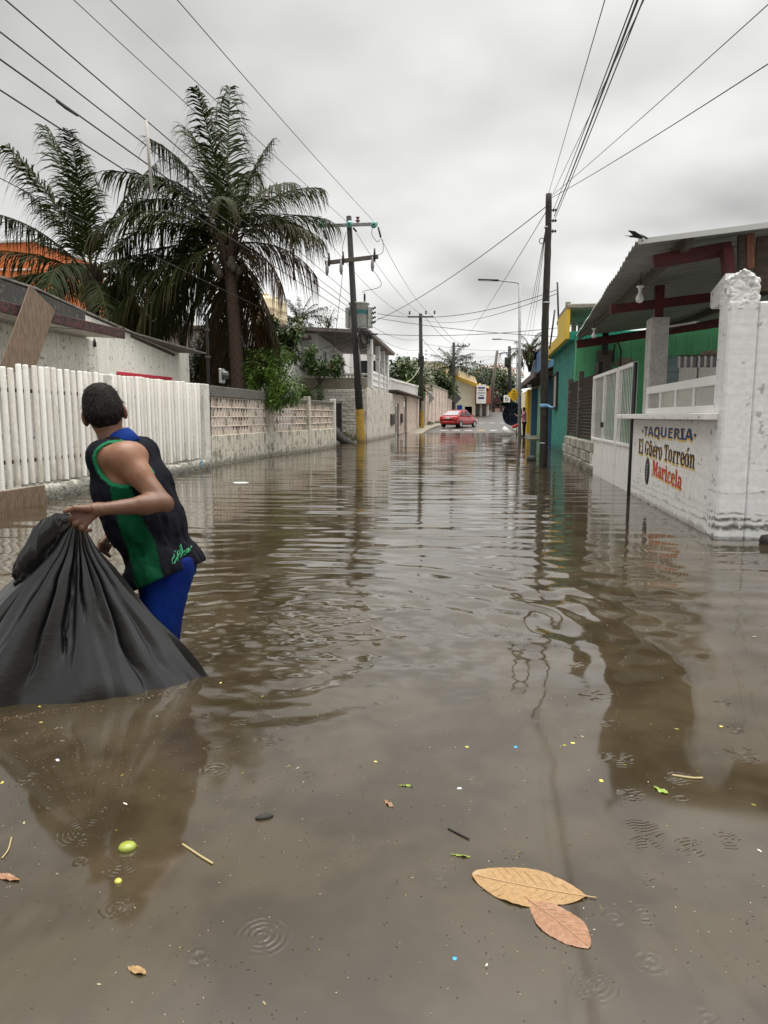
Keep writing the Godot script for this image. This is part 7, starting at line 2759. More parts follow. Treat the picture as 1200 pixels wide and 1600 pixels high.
func scrap(called, label, cat, at: Vector3, size: Vector3, m, turn: float, group := ""):
	# a small rounded, uneven floating piece
	var st := mb(true)
	var r := RandomNumberGenerator.new()
	r.seed = int(at.x * 1000) + 77
	if called in ["petal", "shred", "plastic_chip"]:
		var pg := PackedVector2Array()
		for k in 9:
			var a := TAU * k / 9.0
			pg.append(Vector2(cos(a), sin(a)) * r.randf_range(0.28, 0.56))
		prism(st, pg, 0.25, Transform3D(Basis.from_euler(Vector3(PI / 2 + r.randf_range(-0.25, 0.25), 0, r.randf_range(-0.2, 0.2))), Vector3.ZERO))
	else:
		var pr := [Vector2(0, -0.5), Vector2(0.35, -0.42), Vector2(0.5, 0.0), Vector2(0.38, 0.38), Vector2(0, 0.5)]
		lathe(st, pr, 11, Vector3.ZERO, Basis.from_euler(Vector3(r.randf_range(-0.2, 0.2), 0, r.randf_range(-0.2, 0.2))))
	var o = obj(called, st, m, null, at + Vector3(0, size.y * 0.15, 0), Basis(Vector3.UP, turn) * Basis.from_scale(size))
	return tag(o, label, cat, group)

func twig(label, a: Vector3, b: Vector3, r0: float, m):
	var st := mb(true)
	var mid := (a + b) * 0.5 + Vector3(0.01, 0.003, 0.008)
	tube(st, smooth_path([a + Vector3(0, 0.002, 0), mid, b + Vector3(0, 0.003, 0)]), r0, 6)
	tag(obj("twig", st, m), label, "twig")

func make_flotsam():
	fallen_leaf("larger yellow brown leaf floating flat, the upper of the touching pair", Vector3(0.266, 0, -1.629), Vector3(-0.009, 0, -1.673), 0.145, mat.leaf_tan, mat.leaf_vein, 4)
	fallen_leaf("smaller pinkish brown leaf with pale veins, the lower of the touching pair", Vector3(0.126, 0, -1.595), Vector3(0.248, 0, -1.458), 0.1, mat.leaf_pink, mat.leaf_vein, 5)
	fallen_leaf("orange brown leaf tip at the left edge of the water", Vector3(-1.205, 0, -1.505), Vector3(-1.128, 0, -1.493), 0.02, mat.leaf_pink, mat.leaf_vein, 6, 3)
	fallen_leaf("small tan oval leaf floating near the lower edge of the picture", Vector3(-0.722, 0, -1.267), Vector3(-0.676, 0, -1.254), 0.02, mat.leaf_tan, mat.leaf_vein, 7, 3)
	fallen_leaf("small rusty leaf floating in the middle of the water", Vector3(-0.279, 0, -1.992), Vector3(-0.248, 0, -1.957), 0.014, mat.leaf_pink, mat.leaf_vein, 8, 3)
	fallen_leaf("small bright green leaf on the dark reflection of the stall roof", Vector3(0.547, 0, -2.187), Vector3(0.579, 0, -2.146), 0.022, mat.leaf_green, mat.leaf_vein, 9, 3)
	fallen_leaf("thin green leaf floating left of the large leaves", Vector3(-0.066, 0, -1.751), Vector3(-0.015, 0, -1.746), 0.009, mat.leaf_green, mat.leaf_vein, 10, 2)
	fallen_leaf("pale green sliver of leaf in the middle of the water", Vector3(-0.247, 0, -2.084), Vector3(-0.201, 0, -2.086), 0.006, mat.leaf_green, mat.leaf_vein, 11, 2)
	scrap("fruit", "yellow green round fruit floating below the bag's reflection", "fruit", Vector3(-0.928, 0, -1.658), Vector3(0.05, 0.026, 0.042), mat.fruit_green, 0.4)
	scrap("fruit", "smaller yellow green piece floating below the round fruit", "fruit", Vector3(-0.883, 0, -1.525), Vector3(0.019, 0.012, 0.022), mat.fruit_yellow, 0.9)
	scrap("leaf", "black curled leaf floating in mid water", "leaf", Vector3(-0.609, 0, -1.852), Vector3(0.055, 0.016, 0.024), mat.black_wood, 0.5)
	scrap("plastic_chip", "bright blue plastic chip near the large leaves", "plastic chip", Vector3(-0.042, 0, -1.387), Vector3(0.013, 0.006, 0.014), mat.blue_chip, 0.3, "blue plastic chips")
	scrap("plastic_chip", "bright blue plastic chip farther out in mid water", "plastic chip", Vector3(0.131, 0, -2.405), Vector3(0.019, 0.006, 0.014), mat.blue_chip, 1.0, "blue plastic chips")
	scrap("paper_scrap", "white scrap floating before the pierced wall", "scrap", Vector3(-4.188, 0, -11.874), Vector3(0.3, 0.03, 0.2), mat.white_plastic, 0.2)
	scrap("bundle", "black object half sunk beside the mossy pole", "bundle", Vector3(1.237, 0, -19.035), Vector3(0.24, 0.22, 0.3), mat.black_wood, 0.3)
	scrap("bundle", "black object against the white wall at the picture's right edge", "bundle", Vector3(2.579, 0, -6.8), Vector3(0.12, 0.14, 0.2), mat.black_wood, 0.3)
	var r := RandomNumberGenerator.new()
	r.seed = 50
	var petals := [[Vector3(-1.742, 0, -2.497), "yellow petal touching the bag's lower edge, nearest the picture's left"], [Vector3(-1.644, 0, -2.359), "pair of pale yellow petals just below the bag"], [Vector3(-0.039, 0, -2.382), "yellow petal in open water left of the blue chip"], [Vector3(-0.341, 0, -2.231), "yellow petal in open water, middle of the picture"], [Vector3(0.332, 0, -2.464), "yellow petal with a dark stalk at the edge of the roof's reflection"], [Vector3(0.391, 0, -2.205), "pale yellow petal below the roof's reflection"], [Vector3(-1.493, 0, -1.929), "yellow petal at the picture's left edge"], [Vector3(0.9, 0, -2.681), "yellow petal on the bright strip right of the roof's reflection"], [Vector3(-1.117, 0, -2.842), "yellow petal at the bag's right corner"], [Vector3(-0.891, 0, -2.722), "green speck of plastic right of the bag"], [Vector3(-1.406, 0, -2.091), "white paper shreds in the bag's reflection"], [Vector3(-0.056, 0, -2.095), "white curled shred in mid water"]]
	for p in petals:
		var m = mat.petal_yellow
		if "white" in p[1]:
			m = mat.white_plastic
		elif "green" in p[1]:
			m = mat.leaf_green
		scrap("petal" if m == mat.petal_yellow else "shred", p[1], "petal" if m == mat.petal_yellow else "shred", p[0], Vector3(r.randf_range(0.011, 0.02), 0.007, r.randf_range(0.009, 0.015)), m, r.randf() * TAU)
	twig("pale twig floating right of the yellow green fruit", Vector3(-0.789, 0, -1.695), Vector3(-0.675, 0, -1.624), 0.003, mat.straw)
	twig("thin straw at the left edge above the orange brown leaf", Vector3(-1.232, 0, -1.57), Vector3(-1.267, 0, -1.658), 0.002, mat.straw)
	twig("straw lying across the dark roof reflection at the right", Vector3(0.622, 0, -2.27), Vector3(0.714, 0, -2.263), 0.0035, mat.straw)
	twig("brown twig in mid water below the rusty leaf", Vector3(-0.08, 0, -1.87), Vector3(-0.02, 0, -1.826), 0.0022, mat.black_wood)
	# specks nobody could count
	var mm := MultiMesh.new()
	mm.transform_format = MultiMesh.TRANSFORM_3D
	mm.use_colors = true
	var st := mb(true)
	lathe(st, [Vector2(0, -0.3), Vector2(0.5, 0.0), Vector2(0, 0.3)], 5)
	mm.mesh = done(st)
	var n := 4300
	var shore := [Vector3(-1.192, 0, -2.885), Vector3(-1.304, 0, -2.72), Vector3(-1.427, 0, -2.613), Vector3(-1.569, 0, -2.521), Vector3(-1.716, 0, -2.45), Vector3(-1.825, 0, -2.374), Vector3(-1.938, 0, -2.312)]
	mm.instance_count = n
	var patch := FastNoiseLite.new()
	patch.seed = 2
	patch.frequency = 1.6
	var k := 0
	while k < n:
		var z := -0.95 - 3.6 * pow(r.randf(), 1.5)
		var x := r.randf_range(-0.85, 0.6) * (-z + 0.2)
		var brown := false
		if k % 4 == 0:
			# the brown litter in the lee of the bag
			x = r.randfn(-1.35, 0.3)
			z = r.randfn(-2.1, 0.22)
			brown = true
		elif k % 4 == 2 and k < 2800:
			# scum gathered along the bag
			var u := r.randf() * 5.999
			var e: Vector3 = shore[int(u)].lerp(shore[int(u) + 1], u - int(u))
			x = e.x + absf(r.randfn(0, 0.03)) * 0.3
			z = e.z + absf(r.randfn(0, 0.035))
			brown = r.randf() < 0.8
		elif patch.get_noise_2d(x, z) < r.randf_range(-0.5, 0.3):
			continue
		var s := r.randf_range(0.0012, 0.0034) * (0.6 + 0.25 * -z)
		if r.randf() < 0.03:
			s *= 2.2
		var b := Basis(Vector3.UP, r.randf() * TAU) * Basis.from_scale(Vector3(s * r.randf_range(1.0, 3.4), 0.0022, s))
		mm.set_instance_transform(k, Transform3D(b, Vector3(x, 0.0006, z)))
		var c := Color(0.045, 0.03, 0.02)
		var q := r.randf()
		if q < 0.3:
			c = Color(0.3, 0.24, 0.15)
		elif q < 0.36:
			c = Color(0.55, 0.5, 0.42)
		elif q < 0.4:
			c = Color(0.35, 0.33, 0.04)
		if brown:
			c = c.lerp(Color(0.1, 0.045, 0.02), 0.75)
		mm.set_instance_color(k, c * r.randf_range(0.7, 1.3))
		k += 1
	var o := MultiMeshInstance3D.new()
	o.multimesh = mm
	o.material_override = mat.specks
	o.name = "floating_litter"
	add_child(o)
	o.set_meta("kind", "stuff")
	o.set_meta("label", "fine leaf litter and specks scattered over the brown water")
	# bird on the roof's corner
	var t = thing("bird", "dark bird with pale belly landing on the corner of the corrugated roof", "bird", Vector3(1.4, 2.808, -7.2))
	st = mb(true)
	tube(st, [Vector3(-0.085, 0.012, 0), Vector3(-0.055, 0.02, 0), Vector3(-0.01, 0.02, 0), Vector3(0.03, 0.008, 0), Vector3(0.06, 0.0, 0.0), Vector3(0.085, -0.006, 0)], [0.004, 0.014, 0.022, 0.02, 0.014, 0.003], 8)
	obj("body", st, mat.bird_dark, t)
	for s in [-1.0, 1.0]:
		st = mb()
		var w := [Vector3(0.02, 0.02, s * 0.01), Vector3(-0.05, 0.045, s * 0.075), Vector3(-0.12, 0.05, s * 0.1), Vector3(-0.05, 0.022, s * 0.02)]
		fquad(st, w[0], w[1], w[2], w[3], Vector3.UP)
		fquad(st, w[0] - Vector3(0, 0.005, 0), w[1] - Vector3(0, 0.004, 0), w[2] - Vector3(0, 0.003, 0), w[3] - Vector3(0, 0.005, 0), Vector3.DOWN)
		obj("wing", st, mat.bird_dark, t)
		st = mb(true)
		tube(st, [Vector3(0.03, -0.005, s * 0.01), Vector3(0.035, -0.035, s * 0.012)], 0.003, 5)
		obj("leg", st, mat.leaf_tan, t)
	st = mb(true)
	lathe(st, [Vector2(0, -0.02), Vector2(0.016, -0.008), Vector2(0.016, 0.008), Vector2(0, 0.02)], 8, Vector3(0.04, -0.008, 0), Basis(Vector3(0, 0, 1), 1.2))
	obj("belly", st, mat.white_plastic, t)

# ---------------------------------------------------------------- materials of this street

func make_materials():
	var W := Color(0.74, 0.71, 0.655)
	mat.water = water_mat()
	mat.plaster_white = weathered(11, W, {"grime_amount": 0.35, "peel_amount": 0.1, "foot": 0.3})
	mat.plaster_old = weathered(21, Color(0.85, 0.83, 0.76), {"size": 384, "grime": Color(0.42, 0.4, 0.33), "grime_amount": 0.35, "peel_amount": 0.06, "foot": 0.1})
	mat.plaster_old2 = weathered(25, Color(0.78, 0.75, 0.68), {"size": 384, "grime": Color(0.35, 0.33, 0.28), "grime_amount": 0.45, "peel_amount": 0.12, "foot": 0.1})
	mat.plaster_far = weathered(31, Color(0.8, 0.785, 0.76), {"grime_amount": 0.15, "peel_amount": 0.0, "foot": 0.05, "size": 256})
	mat.damp_wall = weathered(41, Color(0.68, 0.63, 0.53), {"grime": Color(0.11, 0.105, 0.075), "grime_amount": 0.85, "peel_amount": 0.2, "foot": 0.22, "size": 512})
	mat.stall_white = weathered(51, Color(0.86, 0.84, 0.8), {"grime": Color(0.34, 0.32, 0.28), "grime_amount": 0.2, "peel_amount": 0.03, "foot": 0.08, "size": 512, "bump": 0.08, "level": true, "bands": [[0.12, 0.018, 0.8], [0.2, 0.012, 0.6], [0.27, 0.01, 0.5]]})
	mat.pillar_white = weathered(61, Color(0.8, 0.8, 0.79), {"grime": Color(0.12, 0.115, 0.1), "grime_amount": 0.16, "peel_amount": 0.12, "peel": Color(0.4, 0.39, 0.37), "foot": 0.03, "size": 512, "bump": 0.2, "level": true, "bands": [[0.1, 0.035, 1.0], [0.18, 0.025, 1.0], [0.24, 0.012, 0.8], [0.44, 0.008, 0.6]]})
	mat.streaked = weathered(71, Color(0.75, 0.69, 0.61), {"grime": Color(0.16, 0.13, 0.09), "grime_amount": 0.7, "peel_amount": 0.12, "foot": 0.25})
	mat.streaked_pink = weathered(81, Color(0.7, 0.57, 0.49), {"grime": Color(0.12, 0.09, 0.07), "grime_amount": 0.75, "peel_amount": 0.2, "foot": 0.1})
	mat.mossy = weathered(91, Color(0.3, 0.29, 0.25), {"grime": Color(0.035, 0.035, 0.025), "grime_amount": 0.95, "peel_amount": 0.5, "peel": Color(0.5, 0.48, 0.43), "foot": 0.3, "bump": 2.5, "tile": 2.0})
	mat.black_mould = weathered(101, Color(0.45, 0.43, 0.38), {"grime": Color(0.06, 0.06, 0.05), "grime_amount": 1.0, "peel_amount": 0.4, "peel": Color(0.5, 0.47, 0.4), "foot": 0.0, "tile": 2.0, "bump": 1.5})
	mat.black_parapet = weathered(103, Color(0.075, 0.072, 0.066), {"grime": Color(0.02, 0.02, 0.018), "grime_amount": 1.0, "peel_amount": 0.25, "peel": Color(0.3, 0.29, 0.26), "foot": 0.0, "bump": 1.5})
	mat.red_flaking = weathered(105, Color(0.34, 0.055, 0.06), {"grime": Color(0.03, 0.022, 0.02), "grime_amount": 1.0, "peel_amount": 0.75, "peel": Color(0.05, 0.035, 0.03), "foot": 0.0, "tile": 2.0, "bump": 1.2})
	mat.teal = weathered(111, Color(0.012, 0.25, 0.19), {"grime": Color(0.01, 0.085, 0.065), "grime_amount": 0.9, "peel_amount": 0.04, "peel": Color(0.4, 0.42, 0.4), "foot": 0.3})
	mat.green = weathered(115, Color(0.12, 0.46, 0.21), {"grime": Color(0.04, 0.16, 0.07), "grime_amount": 0.4, "peel_amount": 0.0, "foot": 0.1, "size": 256})
	mat.block_damp = weathered(121, Color(0.5, 0.46, 0.4), {"grime": Color(0.05, 0.045, 0.035), "grime_amount": 0.9, "peel_amount": 0.3, "foot": 0.2, "size": 256, "tile": 2.0})
	mat.grey_render = weathered(131, Color(0.52, 0.49, 0.43), {"grime": Color(0.2, 0.18, 0.13), "grime_amount": 0.6, "peel_amount": 0.3, "foot": 0.0, "size": 256})
	mat.asphalt = weathered(141, Color(0.13, 0.122, 0.11), {"grime": Color(0.06, 0.055, 0.05), "grime_amount": 0.5, "peel_amount": 0.1, "peel": Color(0.2, 0.19, 0.17), "foot": 0.0, "size": 256, "rough": 0.35, "bump": 0.3})
	mat.brick_white = grained(151, Color(0.76, 0.72, 0.66), Color(0.6, 0.56, 0.5), 0.8, 1, 1, 0.9, 0.8)
	mat.brick_white2 = grained(152, Color(0.8, 0.77, 0.71), Color(0.68, 0.64, 0.58), 0.8, 1, 1, 0.9, 0.8)
	mat.brick_white3 = grained(153, Color(0.7, 0.65, 0.58), Color(0.52, 0.48, 0.42), 0.8, 1, 1, 0.9, 0.8)
	mat.brick_mortar = mat.brick_white3
	mat.block_damp2 = mat.grey_render
	mat.kerb = mat.grey_render
	mat.breeze = grained(161, Color(0.72, 0.62, 0.54), Color(0.52, 0.44, 0.37), 0.6, 1, 1, 0.92, 0.5)
	mat.breeze2 = grained(162, Color(0.5, 0.43, 0.36), Color(0.22, 0.19, 0.15), 0.6, 1, 1, 0.92, 0.5)
	mat.pvc = weathered(171, Color(0.85, 0.82, 0.765), {"grime": Color(0.5, 0.46, 0.37), "grime_amount": 0.5, "peel_amount": 0.0, "foot": 0.6, "bump": 0.04, "rough": 0.4})
	mat.pvc2 = weathered(174, Color(0.81, 0.775, 0.71), {"grime": Color(0.42, 0.385, 0.3), "grime_amount": 0.6, "peel_amount": 0.0, "foot": 0.75, "bump": 0.04, "rough": 0.45})
	mat.pvc3 = paint(0.86, 0.835, 0.785, 0.35)
	mat.rust_dark = paint(0.06, 0.04, 0.032, 0.8)
	mat.grey_wood = grained(181, Color(0.13, 0.115, 0.095), Color(0.07, 0.06, 0.05), 1.0, 1, 6, 0.85, 0.4)
	mat.plywood = grained(183, Color(0.19, 0.13, 0.085), Color(0.11, 0.075, 0.05), 1.6, 5, 1, 0.8, 0.3)
	mat.black_wood = grained(185, Color(0.03, 0.026, 0.023), Color(0.012, 0.011, 0.01), 1.0, 1, 3, 0.8, 0.3)
	mat.brown_slat = grained(186, Color(0.07, 0.045, 0.032), Color(0.03, 0.02, 0.016), 1.0, 1, 4, 0.75, 0.2)
	mat.brown_door = paint(0.075, 0.045, 0.035, 0.6)
	mat.red_wood = grained(187, Color(0.2, 0.075, 0.04), Color(0.1, 0.04, 0.025), 1.0, 5, 1, 0.7, 0.3)
	mat.hardboard = grained(188, Color(0.14, 0.1, 0.07), Color(0.08, 0.06, 0.045), 1.5, 1, 3, 0.8, 0.2)
	mat.flaking_post = weathered(189, Color(0.6, 0.57, 0.52), {"grime": Color(0.05, 0.045, 0.04), "grime_amount": 1.0, "peel_amount": 0.9, "peel": Color(0.09, 0.08, 0.065), "foot": 0.0, "size": 256, "tile": 1.5})
	mat.pole_dark = grained(191, Color(0.035, 0.031, 0.027), Color(0.017, 0.016, 0.015), 1.2, 5, 1, 0.85, 0.4)
	mat.pole_grey = grained(192, Color(0.16, 0.14, 0.12), Color(0.09, 0.08, 0.07), 1.2, 5, 1, 0.85, 0.4)
	mat.pole_wood = grained(193, Color(0.04, 0.034, 0.025), Color(0.015, 0.014, 0.011), 1.4, 6, 1, 0.85, 0.8)
	mat.yellow_worn = weathered(195, Color(0.5, 0.3, 0.025), {"grime": Color(0.12, 0.08, 0.03), "grime_amount": 0.7, "peel_amount": 0.35, "peel": Color(0.4, 0.34, 0.2), "foot": 0.3, "size": 256, "tile": 2.0})
	mat.yellow = paint(0.62, 0.42, 0.04, 0.7)
	mat.yellow_roof = paint(0.5, 0.3, 0.035, 0.75)
	mat.orange = paint(0.72, 0.19, 0.06, 0.8)
	mat.cream = paint(0.76, 0.69, 0.53, 0.85)
	mat.terracotta = paint(0.33, 0.1, 0.06, 0.85)
	mat.pink = paint(0.62, 0.42, 0.33, 0.85)
	mat.pale_blue = paint(0.42, 0.55, 0.6, 0.6)
	mat.mint = paint(0.28, 0.58, 0.4, 0.7)
	mat.mint_light = paint(0.42, 0.66, 0.48, 0.6)
	mat.shop_blue = paint(0.06, 0.14, 0.27, 0.6)
	mat.roof_grey = grained(197, Color(0.2, 0.17, 0.15), Color(0.12, 0.1, 0.09), 2.0, 1, 1, 0.9, 0.4)
	mat.old_sheet = grained(198, Color(0.22, 0.2, 0.18), Color(0.1, 0.09, 0.08), 2.0, 1, 3, 0.7, 0.3)
	mat.sheet_metal = grained(199, Color(0.3, 0.3, 0.29), Color(0.19, 0.185, 0.175), 3.0, 1, 6, 0.42, 0.1)
	mat.sheet_bright = paint(0.5, 0.5, 0.48, 0.4, 0.4)
	mat.red_steel = grained(201, Color(0.1, 0.009, 0.009), Color(0.055, 0.007, 0.007), 1.0, 1, 1, 0.6, 0.1)
	mat.column_grey = grained(202, Color(0.52, 0.5, 0.47), Color(0.42, 0.4, 0.37), 1.5, 1, 1, 0.85, 0.3)
	mat.gate_white = grained(203, Color(0.82, 0.8, 0.76), Color(0.7, 0.68, 0.63), 1.2, 3, 1, 0.5, 0.1)
	mat.paint_white = paint(0.84, 0.83, 0.8, 0.5)
	mat.old_white = grained(204, Color(0.85, 0.84, 0.8), Color(0.62, 0.59, 0.53), 1.0, 5, 1, 0.7, 0.2)
	mat.white_plastic = paint(0.78, 0.78, 0.77, 0.4)
	mat.milk_glass = paint(0.75, 0.74, 0.7, 0.15)
	mat.pane_grey = pane(0.5, 0.52, 0.47, 0.45)
	mat.case_back = paint(0.36, 0.36, 0.33, 0.7)
	mat.green_glass = paint(0.012, 0.1, 0.085, 0.12)
	mat.green_dark = paint(0.01, 0.06, 0.05, 0.5)
	mat.window_dark = paint(0.018, 0.019, 0.02, 0.12)
	mat.grey_shutter = paint(0.3, 0.28, 0.26, 0.6)
	mat.dark_glass = paint(0.06, 0.065, 0.065, 0.12)
	mat.bare_plaster = grained(205, Color(0.36, 0.29, 0.23), Color(0.2, 0.16, 0.13), 0.8, 1, 1, 0.95, 0.8)
	mat.red_band = paint(0.55, 0.03, 0.06, 0.6)
	mat.steel = paint(0.42, 0.43, 0.43, 0.4, 0.7)
	mat.steel_dull = grained(206, Color(0.26, 0.26, 0.25), Color(0.16, 0.155, 0.15), 1.0, 1, 1, 0.6, 0.1)
	mat.galvanised = grained(207, Color(0.38, 0.39, 0.39), Color(0.28, 0.285, 0.285), 1.0, 1, 1, 0.5, 0.05)
	mat.black_metal = paint(0.018, 0.018, 0.018, 0.55)
	mat.cable = paint(0.015, 0.015, 0.016, 0.6)
	mat.insulator_glass = paint(0.12, 0.34, 0.3, 0.1)
	mat.red_porcelain = paint(0.14, 0.03, 0.025, 0.3)
	mat.porcelain_grey = paint(0.24, 0.24, 0.24, 0.35)
	mat.transformer_grey = grained(208, Color(0.5, 0.51, 0.48), Color(0.34, 0.34, 0.31), 1.2, 3, 1, 0.55, 0.1)
	mat.teal_band = paint(0.02, 0.12, 0.12, 0.6)
	mat.tank = paint(0.6, 0.5, 0.33, 0.55)
	mat.road_white = paint(0.4, 0.39, 0.37, 0.5)
	mat.sign_blue = paint(0.012, 0.045, 0.16, 0.6)
	mat.sign_yellow = paint(0.78, 0.5, 0.08, 0.6)
	mat.sign_brown = paint(0.05, 0.016, 0.014, 0.6)
	mat.sign_red = paint(0.6, 0.035, 0.025, 0.6)
	mat.sign_black = paint(0.012, 0.013, 0.014, 0.5)
	mat.sign_grey = paint(0.4, 0.41, 0.42, 0.5)
	mat.sign_dark = paint(0.05, 0.05, 0.05, 0.6)
	mat.sign_plate_yellow = paint(0.75, 0.45, 0.01, 0.5)
	mat.car_red = paint(0.32, 0.003, 0.006, 0.35)
	mat.car_red.clearcoat_enabled = true
	mat.car_red.clearcoat = 0.4
	mat.car_red.clearcoat_roughness = 0.05
	mat.car_glass = paint(0.012, 0.013, 0.014, 0.05)
	mat.car_glass_pale = paint(0.3, 0.31, 0.32, 0.05)
	mat.tail_red = paint(0.4, 0.02, 0.02, 0.15)
	mat.tyre = paint(0.02, 0.02, 0.02, 0.8)
	mat.navy = paint(0.008, 0.017, 0.045, 0.6)
	mat.trouser_blue = paint(0.008, 0.04, 0.25, 0.7)
	mat.blue_cloth = cloth_mat()
	mat.blue_cloth.vertex_color_use_as_albedo = false
	mat.blue_cloth.albedo_color = lin(0.005, 0.025, 0.16)
	mat.cloth = cloth_mat()
	mat.green_thread = paint(0.015, 0.2, 0.085, 0.7)
	mat.red_cloth = paint(0.5, 0.06, 0.05, 0.8)
	mat.blue_plastic = paint(0.16, 0.36, 0.55, 0.4)
	mat.blue_chip = paint(0.03, 0.3, 0.6, 0.4)
	mat.skin = StandardMaterial3D.new()
	mat.skin.vertex_color_use_as_albedo = true
	mat.skin.roughness = 0.5
	mat.skin.heightmap_enabled = true
	mat.skin.uv1_triplanar = true
	mat.skin.uv1_scale = Vector3.ONE / 0.25
	mat.skin.heightmap_texture = ImageTexture.create_from_image(Image.create_from_data(256, 256, false, Image.FORMAT_L8, nz(303, 0.05, 256, 4)))
	mat.skin.heightmap_scale = 0.05
	mat.skin.subsurf_scatter_enabled = true
	mat.skin.subsurf_scatter_strength = 0.12
	mat.hair = StandardMaterial3D.new()
	mat.hair.vertex_color_use_as_albedo = true
	mat.hair.roughness = 0.55
	mat.hair.metallic_specular = 0.18
	mat.bag = bag_mat()
	mat.palm_bark = grained(231, Color(0.085, 0.05, 0.032), Color(0.03, 0.021, 0.016), 0.9, 1, 4, 0.95, 1.5)
	mat.bark = grained(232, Color(0.09, 0.07, 0.05), Color(0.045, 0.036, 0.028), 0.8, 4, 1, 0.95, 1.0)
	mat.frond = leaf_mat(0.6)
	mat.frond.metallic_specular = 0.25
	mat.leaf = leaf_mat(0.45)
	mat.nut_green = paint(0.16, 0.15, 0.03, 0.5)
	mat.nut_brown = paint(0.05, 0.042, 0.025, 0.6)
	mat.leaf_tan = grained(241, Color(0.31, 0.19, 0.08), Color(0.25, 0.15, 0.062), 0.1, 1, 1, 0.35, 0.05)
	mat.leaf_pink = grained(242, Color(0.27, 0.14, 0.075), Color(0.21, 0.105, 0.058), 0.1, 1, 1, 0.35, 0.05)
	mat.leaf_vein = paint(0.36, 0.235, 0.115, 0.4)
	mat.leaf_green = paint(0.2, 0.3, 0.04, 0.4)
	mat.fruit_green = paint(0.24, 0.28, 0.04, 0.35)
	mat.fruit_yellow = paint(0.4, 0.38, 0.06, 0.4)
	mat.petal_yellow = paint(0.6, 0.5, 0.1, 0.5)
	mat.straw = paint(0.34, 0.27, 0.13, 0.6)
	mat.bird_dark = paint(0.02, 0.02, 0.022, 0.7)
	mat.specks = StandardMaterial3D.new()
	mat.specks.vertex_color_use_as_albedo = true
	mat.specks.roughness = 0.5

func cloth_mat() -> StandardMaterial3D:
	var m := StandardMaterial3D.new()
	m.vertex_color_use_as_albedo = true
	m.roughness = 0.85
	m.metallic_specular = 0.25
	m.uv1_triplanar = true
	m.uv1_scale = Vector3.ONE / 0.35
	m.heightmap_enabled = true
	m.heightmap_texture = ImageTexture.create_from_image(Image.create_from_data(256, 256, false, Image.FORMAT_L8, nz(301, 0.12, 256, 3)))
	m.heightmap_scale = 0.08
	return m

func bag_mat() -> StandardMaterial3D:
	# thin black film: fine creases that run in all directions, a dull shine
	var N := 512
	var a := nz(401, 0.018, N, 2)
	var b := nz(402, 0.05, N, 2)
	var hp := PackedByteArray()
	hp.resize(N * N)
	for i in N * N:
		var r1 := 1.0 - absf(a[i] / 127.5 - 1.0)
		var r2 := 1.0 - absf(b[i] / 127.5 - 1.0)
		hp[i] = int(255 * clampf(pow(r1, 5.0) * 0.75 + pow(r2, 6.0) * 0.25, 0, 1))
	var m := paint(0.006, 0.006, 0.0065, 0.34)
	m.metallic_specular = 0.62
	m.uv1_triplanar = true
	m.uv1_scale = Vector3(0.8, 1.2, 0.8)
	m.heightmap_enabled = true
	m.heightmap_texture = ImageTexture.create_from_image(Image.create_from_data(N, N, false, Image.FORMAT_L8, hp))
	m.heightmap_scale = 0.05
	return m

func water_mat() -> StandardMaterial3D:
	# silty flood water: opaque brown with drifting lighter silt
	var N := 512
	var a := nz(311, 0.008, N, 4)
	var b := nz(312, 0.03, N, 4)
	var px := PackedByteArray()
	px.resize(N * N * 3)
	for i in N * N:
		var t := clampf(a[i] / 255.0 * 0.7 + b[i] / 255.0 * 0.3, 0, 1)
		var c := Color(0.034, 0.025, 0.0135).lerp(Color(0.054, 0.041, 0.024), step01(0.25, 0.75, t)).linear_to_srgb()
		px[i * 3] = int(c.r * 255)
		px[i * 3 + 1] = int(c.g * 255)
		px[i * 3 + 2] = int(c.b * 255)
	var m := StandardMaterial3D.new()
	m.albedo_texture = ImageTexture.create_from_image(Image.create_from_data(N, N, false, Image.FORMAT_RGB8, px))
	m.uv1_triplanar = true
	m.uv1_world_triplanar = true
	m.uv1_scale = Vector3.ONE / 2.6
	m.roughness = 0.065
	m.metallic_specular = 0.74
	return m

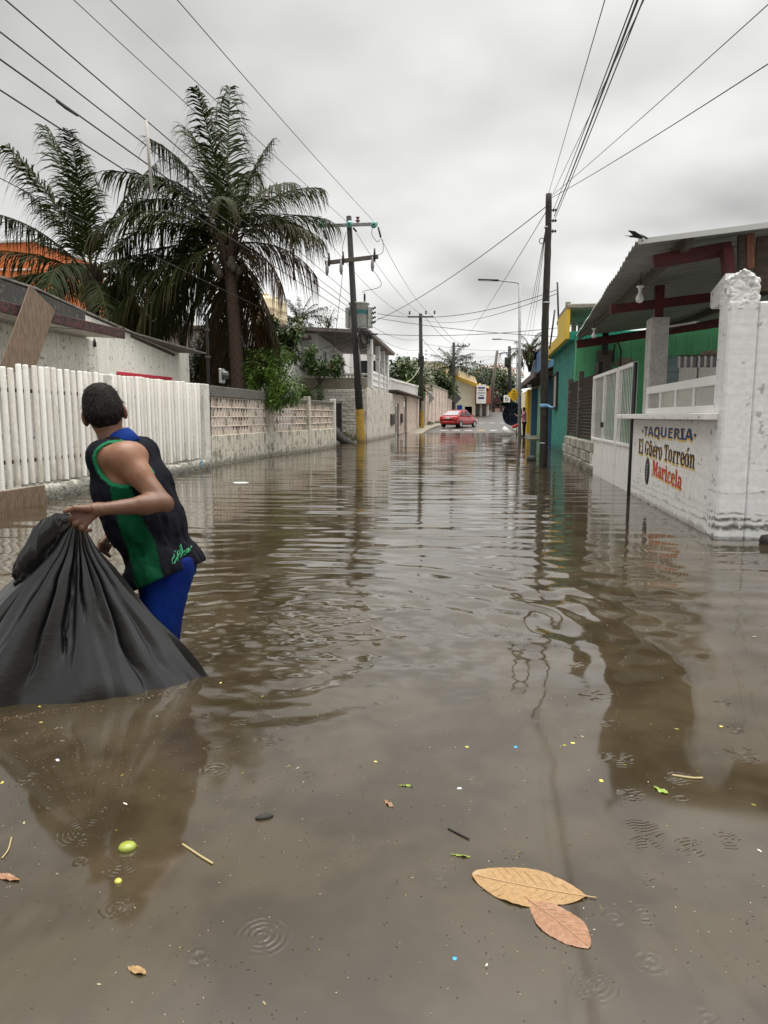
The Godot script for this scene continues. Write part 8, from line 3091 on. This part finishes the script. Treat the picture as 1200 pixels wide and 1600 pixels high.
func sky_image() -> ImageTexture:
	# heavy rain cloud: pale near the skyline, grey banks above, zenith out of view brightened on purpose to light the walls
	var w := 1024
	var h := 512
	var im := Image.create_empty(w, h, false, Image.FORMAT_RGBF)
	var f := FastNoiseLite.new()
	f.seed = 227
	f.frequency = 1.0
	f.fractal_octaves = 5
	var g := FastNoiseLite.new()
	g.seed = 1227
	g.frequency = 1.0
	g.fractal_octaves = 4
	for y in h:
		var el := (0.5 - (y + 0.5) / h) * PI
		for x in w:
			var az := ((x + 0.5) / w - 0.5) * TAU
			var d := Vector3(sin(az) * cos(el), sin(el), -cos(az) * cos(el))
			var e := maxf(d.y, 0.0)
			# cloud deck seen in perspective: flatter towards the horizon
			var q := Vector3(d.x, 0, d.z) / (e + 0.22)
			var n := f.get_noise_3d(q.x * 1.1, e * 2.0, q.z * 1.1)
			var m := g.get_noise_3d(q.x * 0.55 + 9.0, e * 1.0, q.z * 0.55)
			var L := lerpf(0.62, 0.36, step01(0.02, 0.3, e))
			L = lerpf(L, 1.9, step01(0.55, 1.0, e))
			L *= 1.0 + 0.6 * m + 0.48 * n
			# thinner cover over the left of the street
			L *= 1.0 + 0.3 * (-d.x)
			L = maxf(L, 0.17)
			im.set_pixel(x, y, Color(L * 0.995, L, L * 0.985))
	return ImageTexture.create_from_image(im)

# ---------------------------------------------------------------- the scene

func _ready():
	rng.seed = 1
	var cam := Camera3D.new()
	cam.name = "camera"
	cam.position = Vector3(0, 1.15, 0)
	cam.rotation = Vector3(-PITCH, YAW, 0)
	cam.fov = 71.562
	cam.near = 0.05
	cam.far = 2000.0
	add_child(cam)
	cam.current = true

	var env := Environment.new()
	env.background_mode = Environment.BG_SKY
	var sky := Sky.new()
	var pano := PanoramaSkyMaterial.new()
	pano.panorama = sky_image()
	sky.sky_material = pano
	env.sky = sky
	env.background_energy_multiplier = 1.0
	env.tonemap_mode = Environment.TONE_MAPPER_LINEAR
	env.tonemap_exposure = 1.9
	env.sdfgi_enabled = true
	env.ssao_enabled = true
	env.ssil_enabled = true
	var we := WorldEnvironment.new()
	we.name = "world"
	we.environment = env
	add_child(we)

	var sun := DirectionalLight3D.new()
	sun.name = "sun"
	sun.light_energy = 0.5
	sun.light_angular_distance = 50.0
	sun.light_color = Color(1.0, 0.97, 0.92)
	sun.shadow_enabled = true
	sun.rotation = Vector3(deg_to_rad(-83), deg_to_rad(150), 0)
	add_child(sun)

	make_materials()
	make_ground()
	struct("water", water_mesh(), mat.water)
	make_white_house()
	make_brick_house()
	make_left_background()
	make_pipe_fence()
	make_breeze_wall()
	make_taqueria()
	make_right_far()
	make_far()
	make_poles()
	make_cables()
	make_garden()
	make_car()
	make_woman()
	make_wader()
	make_bag()
	make_flotsam()
